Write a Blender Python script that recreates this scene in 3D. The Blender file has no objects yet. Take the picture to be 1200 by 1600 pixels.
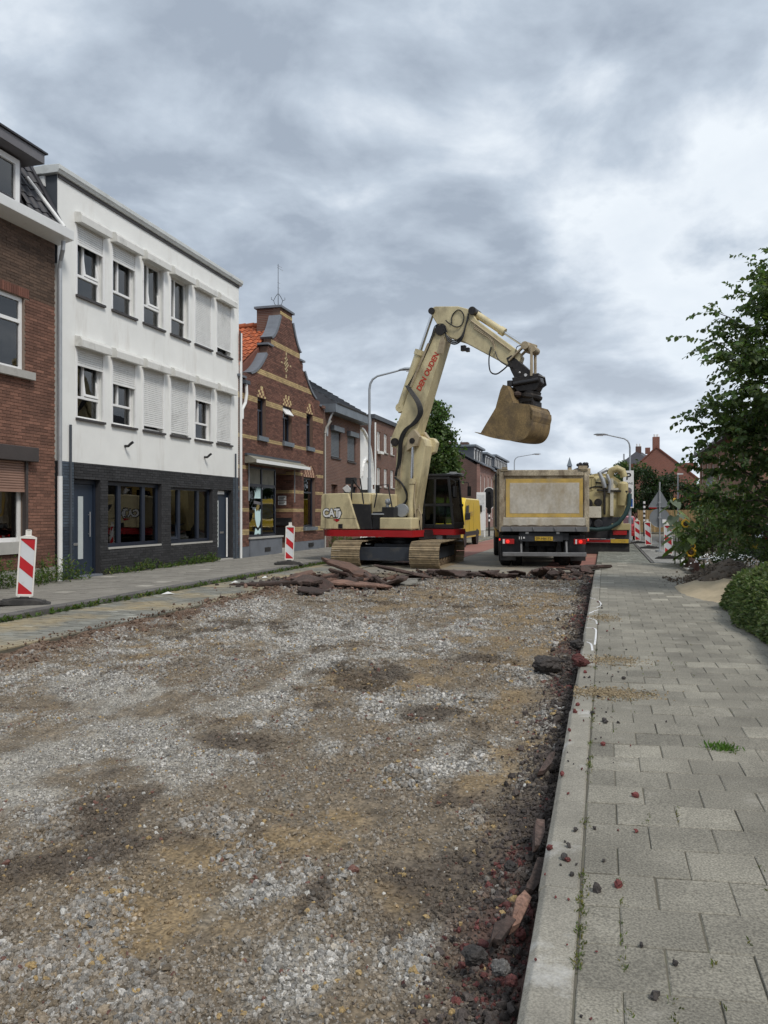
import bpy, bmesh, math, random
import numpy as np
from mathutils import Vector, Matrix, Euler

random.seed(7)
rng = np.random.default_rng(11)
S = bpy.context.scene
COL = S.collection
R = math.radians

# ---------------------------------------------------------------- camera
cam_data = bpy.data.cameras.new('camera')
cam = bpy.data.objects.new('camera', cam_data)
COL.objects.link(cam)
cam.location = (0, 0, 1.5)
cam.rotation_euler = (R(90), 0, math.atan(345 / 1220))
cam_data.sensor_fit = 'VERTICAL'
cam_data.sensor_height = 32.0
cam_data.lens = 32.0 * 1220 / 1600
cam_data.shift_y = 1 / 1600
cam_data.clip_start = 0.05
cam_data.clip_end = 2000
S.camera = cam

# ---------------------------------------------------------------- sky
RELIEF = -0.85
SUN_EL, SUN_AZ = R(52), R(128)          # azimuth clockwise from +Y
world = bpy.data.worlds.new('World')
S.world = world
world.use_nodes = True
nt = world.node_tree
nt.nodes.clear()


def N(tree, kind, **kw):
    n = tree.nodes.new(kind)
    for k, v in kw.items():
        setattr(n, k, v)
    return n


def link(tree, a, b):
    tree.links.new(a, b)


def ramp(tree, stops, interp='LINEAR'):
    n = tree.nodes.new('ShaderNodeValToRGB')
    n.color_ramp.interpolation = interp
    e = n.color_ramp.elements
    while len(e) < len(stops):
        e.new(0.5)
    for el, (p, c) in zip(e, stops):
        el.position = p
        el.color = (c[0], c[1], c[2], 1) if not isinstance(c, (int, float)) else (c, c, c, 1)
    return n


def vmath(tree, op, a, b=None):
    n = tree.nodes.new('ShaderNodeVectorMath')
    n.operation = op
    for i, x in enumerate((a, b)):
        if x is None:
            continue
        if isinstance(x, (tuple, list)):
            n.inputs[i].default_value = x
        else:
            link(tree, x, n.inputs[i])
    return n


def fmath(tree, op, a, b=None, clamp=False):
    n = tree.nodes.new('ShaderNodeMath')
    n.operation = op
    n.use_clamp = clamp
    for i, x in enumerate((a, b)):
        if x is None:
            continue
        if isinstance(x, (int, float)):
            n.inputs[i].default_value = x
        else:
            link(tree, x, n.inputs[i])
    return n.outputs[0]


def mixc(tree, fac, a, b, blend='MIX'):
    n = tree.nodes.new('ShaderNodeMix')
    n.data_type = 'RGBA'
    n.blend_type = blend
    for sock, x in ((n.inputs[0], fac), (n.inputs[6], a), (n.inputs[7], b)):
        if isinstance(x, (int, float)):
            sock.default_value = x
        elif isinstance(x, (tuple, list)):
            sock.default_value = (x[0], x[1], x[2], 1)
        else:
            link(tree, x, sock)
    return n.outputs[2]


tc = N(nt, 'ShaderNodeTexCoord')
sep = N(nt, 'ShaderNodeSeparateXYZ')
link(nt, tc.outputs['Generated'], sep.inputs[0])
zc = fmath(nt, 'ADD', fmath(nt, 'MAXIMUM', sep.outputs[2], 0.0), 0.30)
cmb = N(nt, 'ShaderNodeCombineXYZ')
link(nt, fmath(nt, 'DIVIDE', sep.outputs[0], zc), cmb.inputs[0])
link(nt, fmath(nt, 'DIVIDE', sep.outputs[1], zc), cmb.inputs[1])


def cloud_density(dx, dy):
    """height-field of the cloud layer, read at a small offset"""
    b_ = N(nt, 'ShaderNodeTexNoise')
    b_.inputs['Scale'].default_value = 1.15
    b_.inputs['Detail'].default_value = 9
    b_.inputs['Roughness'].default_value = 0.53
    b_.inputs['Distortion'].default_value = 0.2
    o_ = vmath(nt, 'ADD', cmb.outputs[0], (-1.237 + dx, -10.137 + dy, 4.894))
    link(nt, o_.outputs[0], b_.inputs['Vector'])
    w_ = N(nt, 'ShaderNodeTexNoise')
    w_.inputs['Scale'].default_value = 3.6
    w_.inputs['Detail'].default_value = 8
    w_.inputs['Roughness'].default_value = 0.55
    w_.inputs['Distortion'].default_value = 0.35
    o2 = vmath(nt, 'ADD', cmb.outputs[0], (dx, dy, 0))
    link(nt, o2.outputs[0], w_.inputs['Vector'])
    return fmath(nt, 'ADD', fmath(nt, 'MULTIPLY', b_.outputs[0], 0.72), fmath(nt, 'MULTIPLY', w_.outputs[0], 0.28))


dens = cloud_density(0, 0)
# cloud edges facing the hidden sun are brighter than those turned from it
relief = fmath(nt, 'MULTIPLY', fmath(nt, 'SUBTRACT', dens, cloud_density(0.07, -0.085)), RELIEF)
cloud = ramp(nt, [(0.385, (0.60, 0.645, 0.69)), (0.445, (0.50, 0.55, 0.61)), (0.52, (0.375, 0.43, 0.50)), (0.63, (0.26, 0.305, 0.37))])
link(nt, fmath(nt, 'SUBTRACT', dens, relief), cloud.inputs[0])
# thinner, brighter cloud low down, as under any even layer seen edge-on
low = ramp(nt, [(0.02, 1.0), (0.30, 0.0)])
link(nt, sep.outputs[2], low.inputs[0])
cloudc = mixc(nt, fmath(nt, 'MULTIPLY', low.outputs[0], 0.40), cloud.outputs[0], (0.60, 0.65, 0.71))
sky = N(nt, 'ShaderNodeTexSky')
sky.sky_type = 'NISHITA'
sky.sun_disc = False
sky.sun_elevation = SUN_EL
sky.sun_rotation = SUN_AZ
bg_sky = N(nt, 'ShaderNodeBackground')
bg_sky.inputs[1].default_value = 0.08
link(nt, sky.outputs[0], bg_sky.inputs[0])
bg_cl = N(nt, 'ShaderNodeBackground')
bg_cl.inputs[1].default_value = 0.92
link(nt, cloudc, bg_cl.inputs[0])
cover = ramp(nt, [(0.30, 0.80), (0.42, 1.0)])
link(nt, dens, cover.inputs[0])
mx = N(nt, 'ShaderNodeMixShader')
link(nt, cover.outputs[0], mx.inputs[0])
link(nt, bg_sky.outputs[0], mx.inputs[1])
link(nt, bg_cl.outputs[0], mx.inputs[2])
wout = N(nt, 'ShaderNodeOutputWorld')
link(nt, mx.outputs[0], wout.inputs[0])

sun_data = bpy.data.lights.new('sun', 'SUN')
sun_data.energy = 1.5
sun_data.angle = R(14)
sun_data.color = (1.0, 0.95, 0.88)
sun = bpy.data.objects.new('sun', sun_data)
COL.objects.link(sun)
sun_dir = Vector((math.sin(SUN_AZ) * math.cos(SUN_EL), math.cos(SUN_AZ) * math.cos(SUN_EL), math.sin(SUN_EL)))
sun.rotation_euler = sun_dir.to_track_quat('Z', 'Y').to_euler()

vs = S.view_settings
vs.view_transform = 'Standard'
vs.look = 'None'
vs.exposure = 0.65
vs.gamma = 1
vs.use_curve_mapping = False

# ---------------------------------------------------------------- materials
MATS = {}


def mat(name, base, rough=0.7, metal=0.0, var=0.18, vs=3.0, dirt=None, dirt_amt=0.5, dscale=2.0, speck=0.0, sscale=150.0,
        bump=0.0, bscale=40.0, rnd=0.0, attr=None, spec=0.5, brick=None, streak=0.0, emit=None, inst=False, coat=0.0):
    """One procedural surface: large noise for uneven colour, a second colour where dirt sits, fine specks and relief."""
    m = bpy.data.materials.new(name)
    m.use_nodes = True
    t = m.node_tree
    b = t.nodes['Principled BSDF']
    geo = N(t, 'ShaderNodeNewGeometry')
    P = geo.outputs['Position']
    if attr:
        a = N(t, 'ShaderNodeAttribute', attribute_name=attr)
        if inst:
            a.attribute_type = 'INSTANCER'
        c = a.outputs['Color']
    elif brick:
        axis, c1, c2, mortar = brick
        sp = N(t, 'ShaderNodeSeparateXYZ')
        link(t, P, sp.inputs[0])
        cb = N(t, 'ShaderNodeCombineXYZ')
        link(t, sp.outputs[1 if axis == 'y' else 0], cb.inputs[0])
        link(t, sp.outputs[2], cb.inputs[1])
        br = N(t, 'ShaderNodeTexBrick')
        link(t, cb.outputs[0], br.inputs['Vector'])
        br.inputs['Color1'].default_value = (*c1, 1)
        br.inputs['Color2'].default_value = (*c2, 1)
        br.inputs['Mortar'].default_value = (*mortar, 1)
        br.inputs['Scale'].default_value = 1.0
        br.inputs['Brick Width'].default_value = 0.22
        br.inputs['Row Height'].default_value = 0.065
        br.inputs['Mortar Size'].default_value = 0.008
        c = br.outputs['Color']
    else:
        rgb = N(t, 'ShaderNodeRGB')
        rgb.outputs[0].default_value = (*base, 1)
        c = rgb.outputs[0]
    if var:
        n1 = N(t, 'ShaderNodeTexNoise')
        n1.inputs['Scale'].default_value = vs
        n1.inputs['Detail'].default_value = 7
        n1.inputs['Roughness'].default_value = 0.6
        link(t, P, n1.inputs['Vector'])
        r1 = ramp(t, [(0.3, 1 - var), (0.7, 1 + var)])
        link(t, n1.outputs[0], r1.inputs[0])
        c = mixc(t, 1.0, c, r1.outputs[0], 'MULTIPLY')
    if rnd:
        oi = N(t, 'ShaderNodeObjectInfo')
        r2 = ramp(t, [(0.0, 1 - rnd), (0.88, 1 + rnd * 0.6), (1.0, 1 + rnd * 1.9)])
        link(t, oi.outputs['Random'], r2.inputs[0])
        c = mixc(t, 1.0, c, r2.outputs[0], 'MULTIPLY')
    if speck:
        n3 = N(t, 'ShaderNodeTexNoise')
        n3.inputs['Scale'].default_value = sscale
        n3.inputs['Detail'].default_value = 3
        link(t, P, n3.inputs['Vector'])
        r3 = ramp(t, [(0.32, 1 - speck), (0.5, 1.0), (0.68, 1 + speck)])
        link(t, n3.outputs[0], r3.inputs[0])
        c = mixc(t, 1.0, c, r3.outputs[0], 'MULTIPLY')
    if dirt:
        n2 = N(t, 'ShaderNodeTexNoise')
        n2.inputs['Scale'].default_value = dscale
        n2.inputs['Detail'].default_value = 9
        n2.inputs['Roughness'].default_value = 0.68
        v2 = P
        if streak:
            v2 = vmath(t, 'MULTIPLY', P, (1, 1, 1 - streak)).outputs[0]
        link(t, v2, n2.inputs['Vector'])
        r4 = ramp(t, [(0.62 - 0.3 * dirt_amt, 0.0), (0.78 - 0.2 * dirt_amt, min(1.0, 0.5 + dirt_amt * 0.5))])
        link(t, n2.outputs[0], r4.inputs[0])
        c = mixc(t, r4.outputs[0], c, dirt)
    link(t, c, b.inputs['Base Color'])
    b.inputs['Roughness'].default_value = rough
    b.inputs['Metallic'].default_value = metal
    b.inputs['Specular IOR Level'].default_value = spec
    if coat:
        b.inputs['Coat Weight'].default_value = coat
        b.inputs['Coat Roughness'].default_value = 0.08
    if emit:
        b.inputs['Emission Color'].default_value = (*emit[0], 1)
        b.inputs['Emission Strength'].default_value = emit[1]
    if bump:
        n5 = N(t, 'ShaderNodeTexNoise')
        n5.inputs['Scale'].default_value = bscale
        n5.inputs['Detail'].default_value = 5
        link(t, P, n5.inputs['Vector'])
        bp = N(t, 'ShaderNodeBump')
        bp.inputs['Strength'].default_value = bump
        bp.inputs['Distance'].default_value = 0.01
        link(t, n5.outputs[0], bp.inputs['Height'])
        link(t, bp.outputs[0], b.inputs['Normal'])
    MATS[name] = m
    return m


def glass_mat(name, tint=(0.78, 0.82, 0.82), ior=2.0, rough=0.01):
    m = bpy.data.materials.new(name)
    m.use_nodes = True
    t = m.node_tree
    t.nodes.clear()
    tr = N(t, 'ShaderNodeBsdfTransparent')
    tr.inputs[0].default_value = (*tint, 1)
    gl = N(t, 'ShaderNodeBsdfGlossy')
    gl.inputs['Roughness'].default_value = rough
    geo = N(t, 'ShaderNodeNewGeometry')
    nz = N(t, 'ShaderNodeTexNoise')
    nz.inputs['Scale'].default_value = 1.3
    link(t, geo.outputs['Position'], nz.inputs['Vector'])
    bp = N(t, 'ShaderNodeBump')
    bp.inputs['Strength'].default_value = 0.06
    bp.inputs['Distance'].default_value = 0.05
    link(t, nz.outputs[0], bp.inputs['Height'])
    link(t, bp.outputs[0], gl.inputs['Normal'])
    fr = N(t, 'ShaderNodeFresnel')
    fr.inputs[0].default_value = ior
    mxs = N(t, 'ShaderNodeMixShader')
    link(t, fr.outputs[0], mxs.inputs[0])
    link(t, tr.outputs[0], mxs.inputs[1])
    link(t, gl.outputs[0], mxs.inputs[2])
    o = N(t, 'ShaderNodeOutputMaterial')
    link(t, mxs.outputs[0], o.inputs[0])
    MATS[name] = m
    return m


mat('plaster', (0.80, 0.805, 0.78), 0.85, var=0.05, vs=1.2, dirt=(0.56, 0.53, 0.48), dirt_amt=0.24, dscale=1.5, streak=0.8, bump=0.25, bscale=30)
mat('white_paint', (0.78, 0.79, 0.78), 0.45, var=0.05, dirt=(0.4, 0.4, 0.38), dirt_amt=0.1, dscale=3)
mat('white_plastic', (0.80, 0.80, 0.79), 0.35, var=0.04, dirt=(0.5, 0.49, 0.46), dirt_amt=0.15, dscale=5)
mat('shutter_white', (0.77, 0.775, 0.76), 0.5, var=0.05, dirt=(0.45, 0.45, 0.43), dirt_amt=0.2, dscale=1.6)
mat('shutter_box', (0.66, 0.655, 0.62), 0.5, var=0.08, dirt=(0.35, 0.34, 0.31), dirt_amt=0.35, dscale=3)
mat('coping_metal', (0.56, 0.58, 0.57), 0.5, var=0.08, dirt=(0.3, 0.3, 0.28), dirt_amt=0.25, dscale=2)
mat('dark_sill', (0.05, 0.045, 0.045), 0.6, var=0.2)
mat('slate_cladding', (0.065, 0.075, 0.09), 0.6, var=0.15, vs=1)
mat('blackbrick', (1, 1, 1), 0.75, attr='col', var=0.12, vs=3, speck=0.15, sscale=90)
mat('brick_attr', (1, 1, 1), 0.88, attr='col', var=0.12, vs=1.5, speck=0.22, sscale=70)
mat('brick_single', (0.175, 0.087, 0.06), 0.88, var=0.15, vs=1.5, speck=0.22, sscale=70, rnd=0.28)
mat('mortar', (0.23, 0.175, 0.14), 0.95, var=0.15, vs=2)
mat('mortar_dark', (0.03, 0.03, 0.033), 0.9, var=0.15)
mat('mortar_gable', (0.165, 0.105, 0.08), 0.95, var=0.15, vs=2)
mat('worn_blue', (0.055, 0.075, 0.10), 0.55, var=0.5, vs=3, dirt=(0.16, 0.20, 0.24), dirt_amt=0.55, dscale=3, streak=0.5)
mat('navy_frame', (0.017, 0.024, 0.04), 0.35, var=0.08)
mat('navy_door', (0.022, 0.034, 0.055), 0.4, var=0.08)
mat('frosted', (0.50, 0.54, 0.54), 0.25, var=0.05)
mat('steel', (0.55, 0.56, 0.57), 0.35, metal=0.9, var=0.08)
mat('galvanised', (0.40, 0.42, 0.44), 0.5, metal=0.5, var=0.12, dirt=(0.25, 0.25, 0.25), dirt_amt=0.2, dscale=4)
mat('lamp_grey', (0.34, 0.37, 0.40), 0.5, metal=0.2, var=0.08)
mat('window_backing', (0.62, 0.64, 0.64), 0.9, var=0.2, vs=6)  # cloth of the pale curtains
mat('curtain_warm', (0.22, 0.21, 0.17), 0.9, var=0.2, vs=4)
mat('room_dark', (0.03, 0.031, 0.032), 0.9, var=0.3, vs=2)  # darkness of unlit interiors put into the colour
mat('grey_stone', (0.15, 0.165, 0.19), 0.7, var=0.2, vs=2, dirt=(0.07, 0.07, 0.075), dirt_amt=0.3, dscale=2)
mat('pale_stone', (0.42, 0.41, 0.38), 0.8, var=0.12, dirt=(0.2, 0.19, 0.17), dirt_amt=0.35, dscale=3)
mat('concrete_plinth', (0.34, 0.33, 0.30), 0.9, var=0.2, vs=2)
mat('brown_alu', (0.055, 0.045, 0.042), 0.5, var=0.1)
mat('shutter_pink', (0.30, 0.18, 0.135), 0.55, var=0.08)
mat('roof_black', (0.035, 0.034, 0.04), 0.55, var=0.2, rnd=0.15, bump=0.2)
mat('roof_grey', (0.075, 0.083, 0.095), 0.55, var=0.2, vs=2, rnd=0.12)
mat('roof_orange', (0.36, 0.095, 0.035), 0.8, var=0.3, vs=3, rnd=0.28, dirt=(0.12, 0.06, 0.04), dirt_amt=0.3, dscale=4)
mat('roof_red_dark', (0.16, 0.06, 0.04), 0.85, var=0.25, vs=3)
mat('fascia_grey', (0.14, 0.135, 0.145), 0.55, var=0.12)
mat('zinc', (0.16, 0.185, 0.21), 0.5, metal=0.3, var=0.2)
mat('cream_brick', (0.46, 0.33, 0.15), 0.85, var=0.2, vs=4, speck=0.2, sscale=60)
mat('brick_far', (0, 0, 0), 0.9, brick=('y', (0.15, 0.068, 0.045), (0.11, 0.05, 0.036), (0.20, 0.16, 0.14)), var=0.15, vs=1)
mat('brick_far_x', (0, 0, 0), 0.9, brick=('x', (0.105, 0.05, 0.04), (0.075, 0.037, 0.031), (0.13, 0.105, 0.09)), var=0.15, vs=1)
mat('brick_pink', (0, 0, 0), 0.9, brick=('y', (0.27, 0.125, 0.095), (0.20, 0.095, 0.075), (0.3, 0.25, 0.22)), var=0.15, vs=1)
mat('brick_gable_far', (0, 0, 0), 0.9, brick=('x', (0.235, 0.082, 0.055), (0.18, 0.062, 0.044), (0.22, 0.15, 0.12)), var=0.12, vs=0.5)
mat('brick_orange', (0, 0, 0), 0.9, brick=('y', (0.25, 0.12, 0.075), (0.20, 0.10, 0.062), (0.22, 0.16, 0.12)), var=0.12, vs=0.6)
mat('shutter_grey', (0.115, 0.13, 0.145), 0.5, var=0.08)
mat('brown_wood', (0.06, 0.025, 0.018), 0.6, var=0.2)
glass_mat('glass')
glass_mat('glass_clear', (0.75, 0.8, 0.78), 1.5)
glass_mat('glass_cab', (0.35, 0.45, 0.42), 1.5)
# machines
mat('cream_paint', (0.58, 0.50, 0.30), 0.5, var=0.13, vs=1.6, dirt=(0.22, 0.175, 0.11), dirt_amt=0.45, dscale=1.9, streak=0.45, speck=0.06, sscale=40)
mat('red_paint', (0.37, 0.012, 0.016), 0.4, var=0.1, dirt=(0.15, 0.06, 0.045), dirt_amt=0.2, dscale=4)
mat('black_paint', (0.016, 0.016, 0.018), 0.45, var=0.2, dirt=(0.07, 0.065, 0.055), dirt_amt=0.2, dscale=3)
mat('navy_steel', (0.028, 0.034, 0.045), 0.55, var=0.2, dirt=(0.1, 0.09, 0.07), dirt_amt=0.3, dscale=4)
mat('rubber', (0.018, 0.018, 0.019), 0.8, var=0.25, dirt=(0.09, 0.08, 0.065), dirt_amt=0.25, dscale=5)
mat('hose', (0.012, 0.012, 0.013), 0.5, var=0.1)
mat('chrome', (0.62, 0.64, 0.66), 0.2, metal=1.0, var=0.05)
mat('track_steel', (0.29, 0.225, 0.14), 0.75, metal=0.15, var=0.25, vs=6, rnd=0.12, dirt=(0.11, 0.085, 0.06), dirt_amt=0.45, dscale=7, bump=0.2)
mat('track_dirt', (0.16, 0.115, 0.07), 0.9, var=0.35, vs=5, bump=0.4)
mat('bucket_steel', (0.25, 0.172, 0.078), 0.7, metal=0.1, var=0.32, vs=2.5, speck=0.25, sscale=30, dirt=(0.09, 0.068, 0.048), dirt_amt=0.62, dscale=2.2, bump=0.15, bscale=15)
mat('grease', (0.022, 0.019, 0.018), 0.5, metal=0.3, var=0.4, vs=6, dirt=(0.09, 0.075, 0.06), dirt_amt=0.3, dscale=8)
mat('rust_tan', (0.40, 0.33, 0.22), 0.65, metal=0.1, var=0.2, dirt=(0.16, 0.11, 0.07), dirt_amt=0.45, dscale=6)
mat('red_letter', (0.45, 0.035, 0.012), 0.5, var=0.05)
mat('white_letter', (0.75, 0.75, 0.75), 0.5, var=0.03)
mat('black_letter', (0.012, 0.012, 0.012), 0.5, var=0)
mat('tipper_panel', (0.50, 0.465, 0.40), 0.6, metal=0.1, var=0.14, vs=1.3, speck=0.10, sscale=14, dirt=(0.31, 0.24, 0.14), dirt_amt=0.58, dscale=1.7, streak=0.55, bump=0.15, bscale=9)
mat('tipper_yellow', (0.50, 0.335, 0.085), 0.55, var=0.2, vs=4, dirt=(0.36, 0.29, 0.18), dirt_amt=0.4, dscale=3)
mat('tipper_frame', (0.42, 0.36, 0.26), 0.65, var=0.28, vs=3, speck=0.25, sscale=30, dirt=(0.15, 0.105, 0.065), dirt_amt=0.62, dscale=4, streak=0.5)
mat('dark_chassis', (0.022, 0.024, 0.03), 0.6, var=0.3, vs=4, dirt=(0.10, 0.09, 0.075), dirt_amt=0.25, dscale=4)
mat('grey_bar', (0.17, 0.17, 0.175), 0.55, metal=0.3, var=0.15, dirt=(0.1, 0.09, 0.08), dirt_amt=0.3)
mat('lamp_red', (0.35, 0.012, 0.012), 0.25, var=0.05)
mat('lamp_lit', (0.5, 0.02, 0.015), 0.25, var=0, emit=((1.0, 0.03, 0.02), 0.5))
mat('lamp_clear', (0.6, 0.6, 0.6), 0.2, var=0.05)
mat('plate_yellow', (0.52, 0.34, 0.035), 0.5, var=0.15, dirt=(0.2, 0.13, 0.05), dirt_amt=0.4, dscale=9)
mat('tank_cream', (0.44, 0.37, 0.185), 0.45, var=0.15, vs=2, dirt=(0.20, 0.155, 0.085), dirt_amt=0.35, dscale=2.5, streak=0.5)
mat('tank_pale', (0.58, 0.55, 0.46), 0.5, var=0.15, dirt=(0.2, 0.17, 0.13), dirt_amt=0.4, dscale=6)
mat('green_hose', (0.012, 0.04, 0.04), 0.5, var=0.2)
mat('van_yellow', (0.72, 0.50, 0.012), 0.32, var=0.04, coat=0.4, dirt=(0.4, 0.3, 0.06), dirt_amt=0.12)
mat('van_black', (0.02, 0.02, 0.022), 0.5, var=0.1)
mat('car_red', (0.36, 0.016, 0.02), 0.3, var=0.05, coat=0.5)
mat('car_blue', (0.018, 0.028, 0.05), 0.25, var=0.05, coat=0.6)
# street furniture
mat('beacon_red', (0.47, 0.015, 0.022), 0.4, var=0.06, dirt=(0.25, 0.1, 0.09), dirt_amt=0.12)
mat('beacon_white', (0.62, 0.64, 0.66), 0.4, var=0.05, dirt=(0.42, 0.4, 0.37), dirt_amt=0.25, dscale=6)
mat('beacon_frame', (0.74, 0.72, 0.67), 0.5, var=0.05, dirt=(0.45, 0.4, 0.33), dirt_amt=0.2, dscale=6)
mat('black_rubber', (0.035, 0.034, 0.033), 0.85, var=0.25, dirt=(0.10, 0.09, 0.08), dirt_amt=0.35, dscale=6)
mat('sign_back', (0.21, 0.225, 0.24), 0.5, metal=0.3, var=0.1)
mat('sign_blue', (0.012, 0.085, 0.38), 0.4, var=0.03)
mat('logo_cyan', (0.60, 0.80, 0.80), 0.5, var=0.02)
mat('fence_wood', (0.27, 0.185, 0.085), 0.8, var=0.25, vs=5, rnd=0.2)
# ground
mat('paver', (0.228, 0.214, 0.176), 0.9, var=0.26, vs=1.6, rnd=0.16, speck=0.42, sscale=110, dirt=(0.40, 0.38, 0.34), dirt_amt=0.12, dscale=3.2, bump=0.5, bscale=160)
mat('paver_attr', (1, 1, 1), 0.9, attr='col', var=0.18, vs=1.2, speck=0.22, sscale=90)
mat('kerb', (0.262, 0.246, 0.206), 0.9, var=0.2, vs=2.5, rnd=0.08, speck=0.28, sscale=130, dirt=(0.66, 0.66, 0.65), dirt_amt=0.22, dscale=2.6, bump=0.4, bscale=150)
mat('kerb_dark', (0.12, 0.115, 0.11), 0.9, var=0.25, vs=2, rnd=0.15, speck=0.2, sscale=60)
mat('cobble_attr', (1, 1, 1), 0.85, attr='col', var=0.2, vs=0.9, dirt=(0.40, 0.31, 0.165), dirt_amt=0.55, dscale=0.8)
mat('joint_soil', (0.115, 0.105, 0.08), 0.95, var=0.3, vs=3, dirt=(0.07, 0.10, 0.03), dirt_amt=0.3, dscale=3)
mat('sub_soil', (0.11, 0.085, 0.06), 0.95, var=0.3, vs=1)
mat('garden_soil', (0.105, 0.082, 0.06), 0.95, var=0.4, vs=3, bump=0.6, bscale=25)
mat('road_asphalt', (0.20, 0.185, 0.155), 0.9, var=0.2, vs=0.7, dirt=(0.36, 0.29, 0.18), dirt_amt=0.45, dscale=0.5, speck=0.2, sscale=50)
mat('road_red', (0.26, 0.115, 0.09), 0.9, var=0.18, vs=0.9, dirt=(0.36, 0.27, 0.18), dirt_amt=0.3, dscale=0.7, speck=0.15, sscale=50)
mat('bed', (1, 1, 1), 0.95, attr='col', var=0.35, vs=7, speck=0.45, sscale=48, bump=1.0, bscale=55)
mat('stone', (1, 1, 1), 0.85, attr='col', inst=True, var=0.25, vs=45, speck=0.3, sscale=180)
mat('stone_mesh', (1, 1, 1), 0.88, attr='col', var=0.35, vs=30, speck=0.25, sscale=120, bump=0.5, bscale=90)
mat('slab_top', (0.165, 0.095, 0.07), 0.9, var=0.35, vs=4, rnd=0.4, speck=0.35, sscale=60, dirt=(0.07, 0.05, 0.043), dirt_amt=0.5, dscale=2.5, bump=0.8, bscale=60)
mat('slab_dark', (0.066, 0.046, 0.039), 0.92, var=0.4, vs=4, rnd=0.35, speck=0.4, sscale=50, dirt=(0.12, 0.06, 0.05), dirt_amt=0.35, dscale=3, bump=0.9, bscale=50)
mat('slab_grey', (0.20, 0.19, 0.165), 0.92, var=0.3, vs=4, speck=0.3, sscale=60, bump=0.7, bscale=60)
mat('sand', (0.43, 0.355, 0.24), 0.95, var=0.15, vs=3, speck=0.15, sscale=150, bump=0.4, bscale=60)
# plants
lm = mat('leaf', (1, 1, 1), 0.5, attr='col', var=0.25, vs=6, spec=0.35)
_t = lm.node_tree
_b = _t.nodes['Principled BSDF']
_tr = N(_t, 'ShaderNodeBsdfTranslucent')
_c = _b.inputs['Base Color'].links[0].from_socket
link(_t, mixc(_t, 1.0, _c, (1.5, 1.6, 0.9), 'MULTIPLY'), _tr.inputs[0])
_mx = N(_t, 'ShaderNodeMixShader')
_mx.inputs[0].default_value = 0.4
link(_t, _b.outputs[0], _mx.inputs[1])
link(_t, _tr.outputs[0], _mx.inputs[2])
link(_t, _mx.outputs[0], _t.nodes['Material Output'].inputs[0])
mat('bark', (0.07, 0.058, 0.045), 0.9, var=0.35, vs=8, bump=0.6, bscale=30)
mat('stem_green', (0.10, 0.14, 0.045), 0.6, var=0.2)
mat('petal_yellow', (0.68, 0.40, 0.015), 0.6, var=0.15)
mat('seed_brown', (0.06, 0.035, 0.015), 0.8, var=0.3)
M = MATS

# ---------------------------------------------------------------- helpers
def tag(o, label=None, cat=None, group=None, kind=None):
    if label:
        o['label'] = label
    if cat:
        o['category'] = cat
    if group:
        o['group'] = group
    if kind:
        o['kind'] = kind
    elif cat and 'kind' not in o:
        o['kind'] = 'thing'
    return o


def thing(name, label, cat, loc=(0, 0, 0), rotz=0.0, group=None):
    o = bpy.data.objects.new(name, None)
    COL.objects.link(o)
    o.empty_display_size = 0.2
    o.location = loc
    o.rotation_euler = (0, 0, rotz)
    return tag(o, label, cat, group)


def root_offset(p):
    v = Vector((0, 0, 0))
    while p is not None:
        v += p.location
        p = p.parent
    return v


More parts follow.
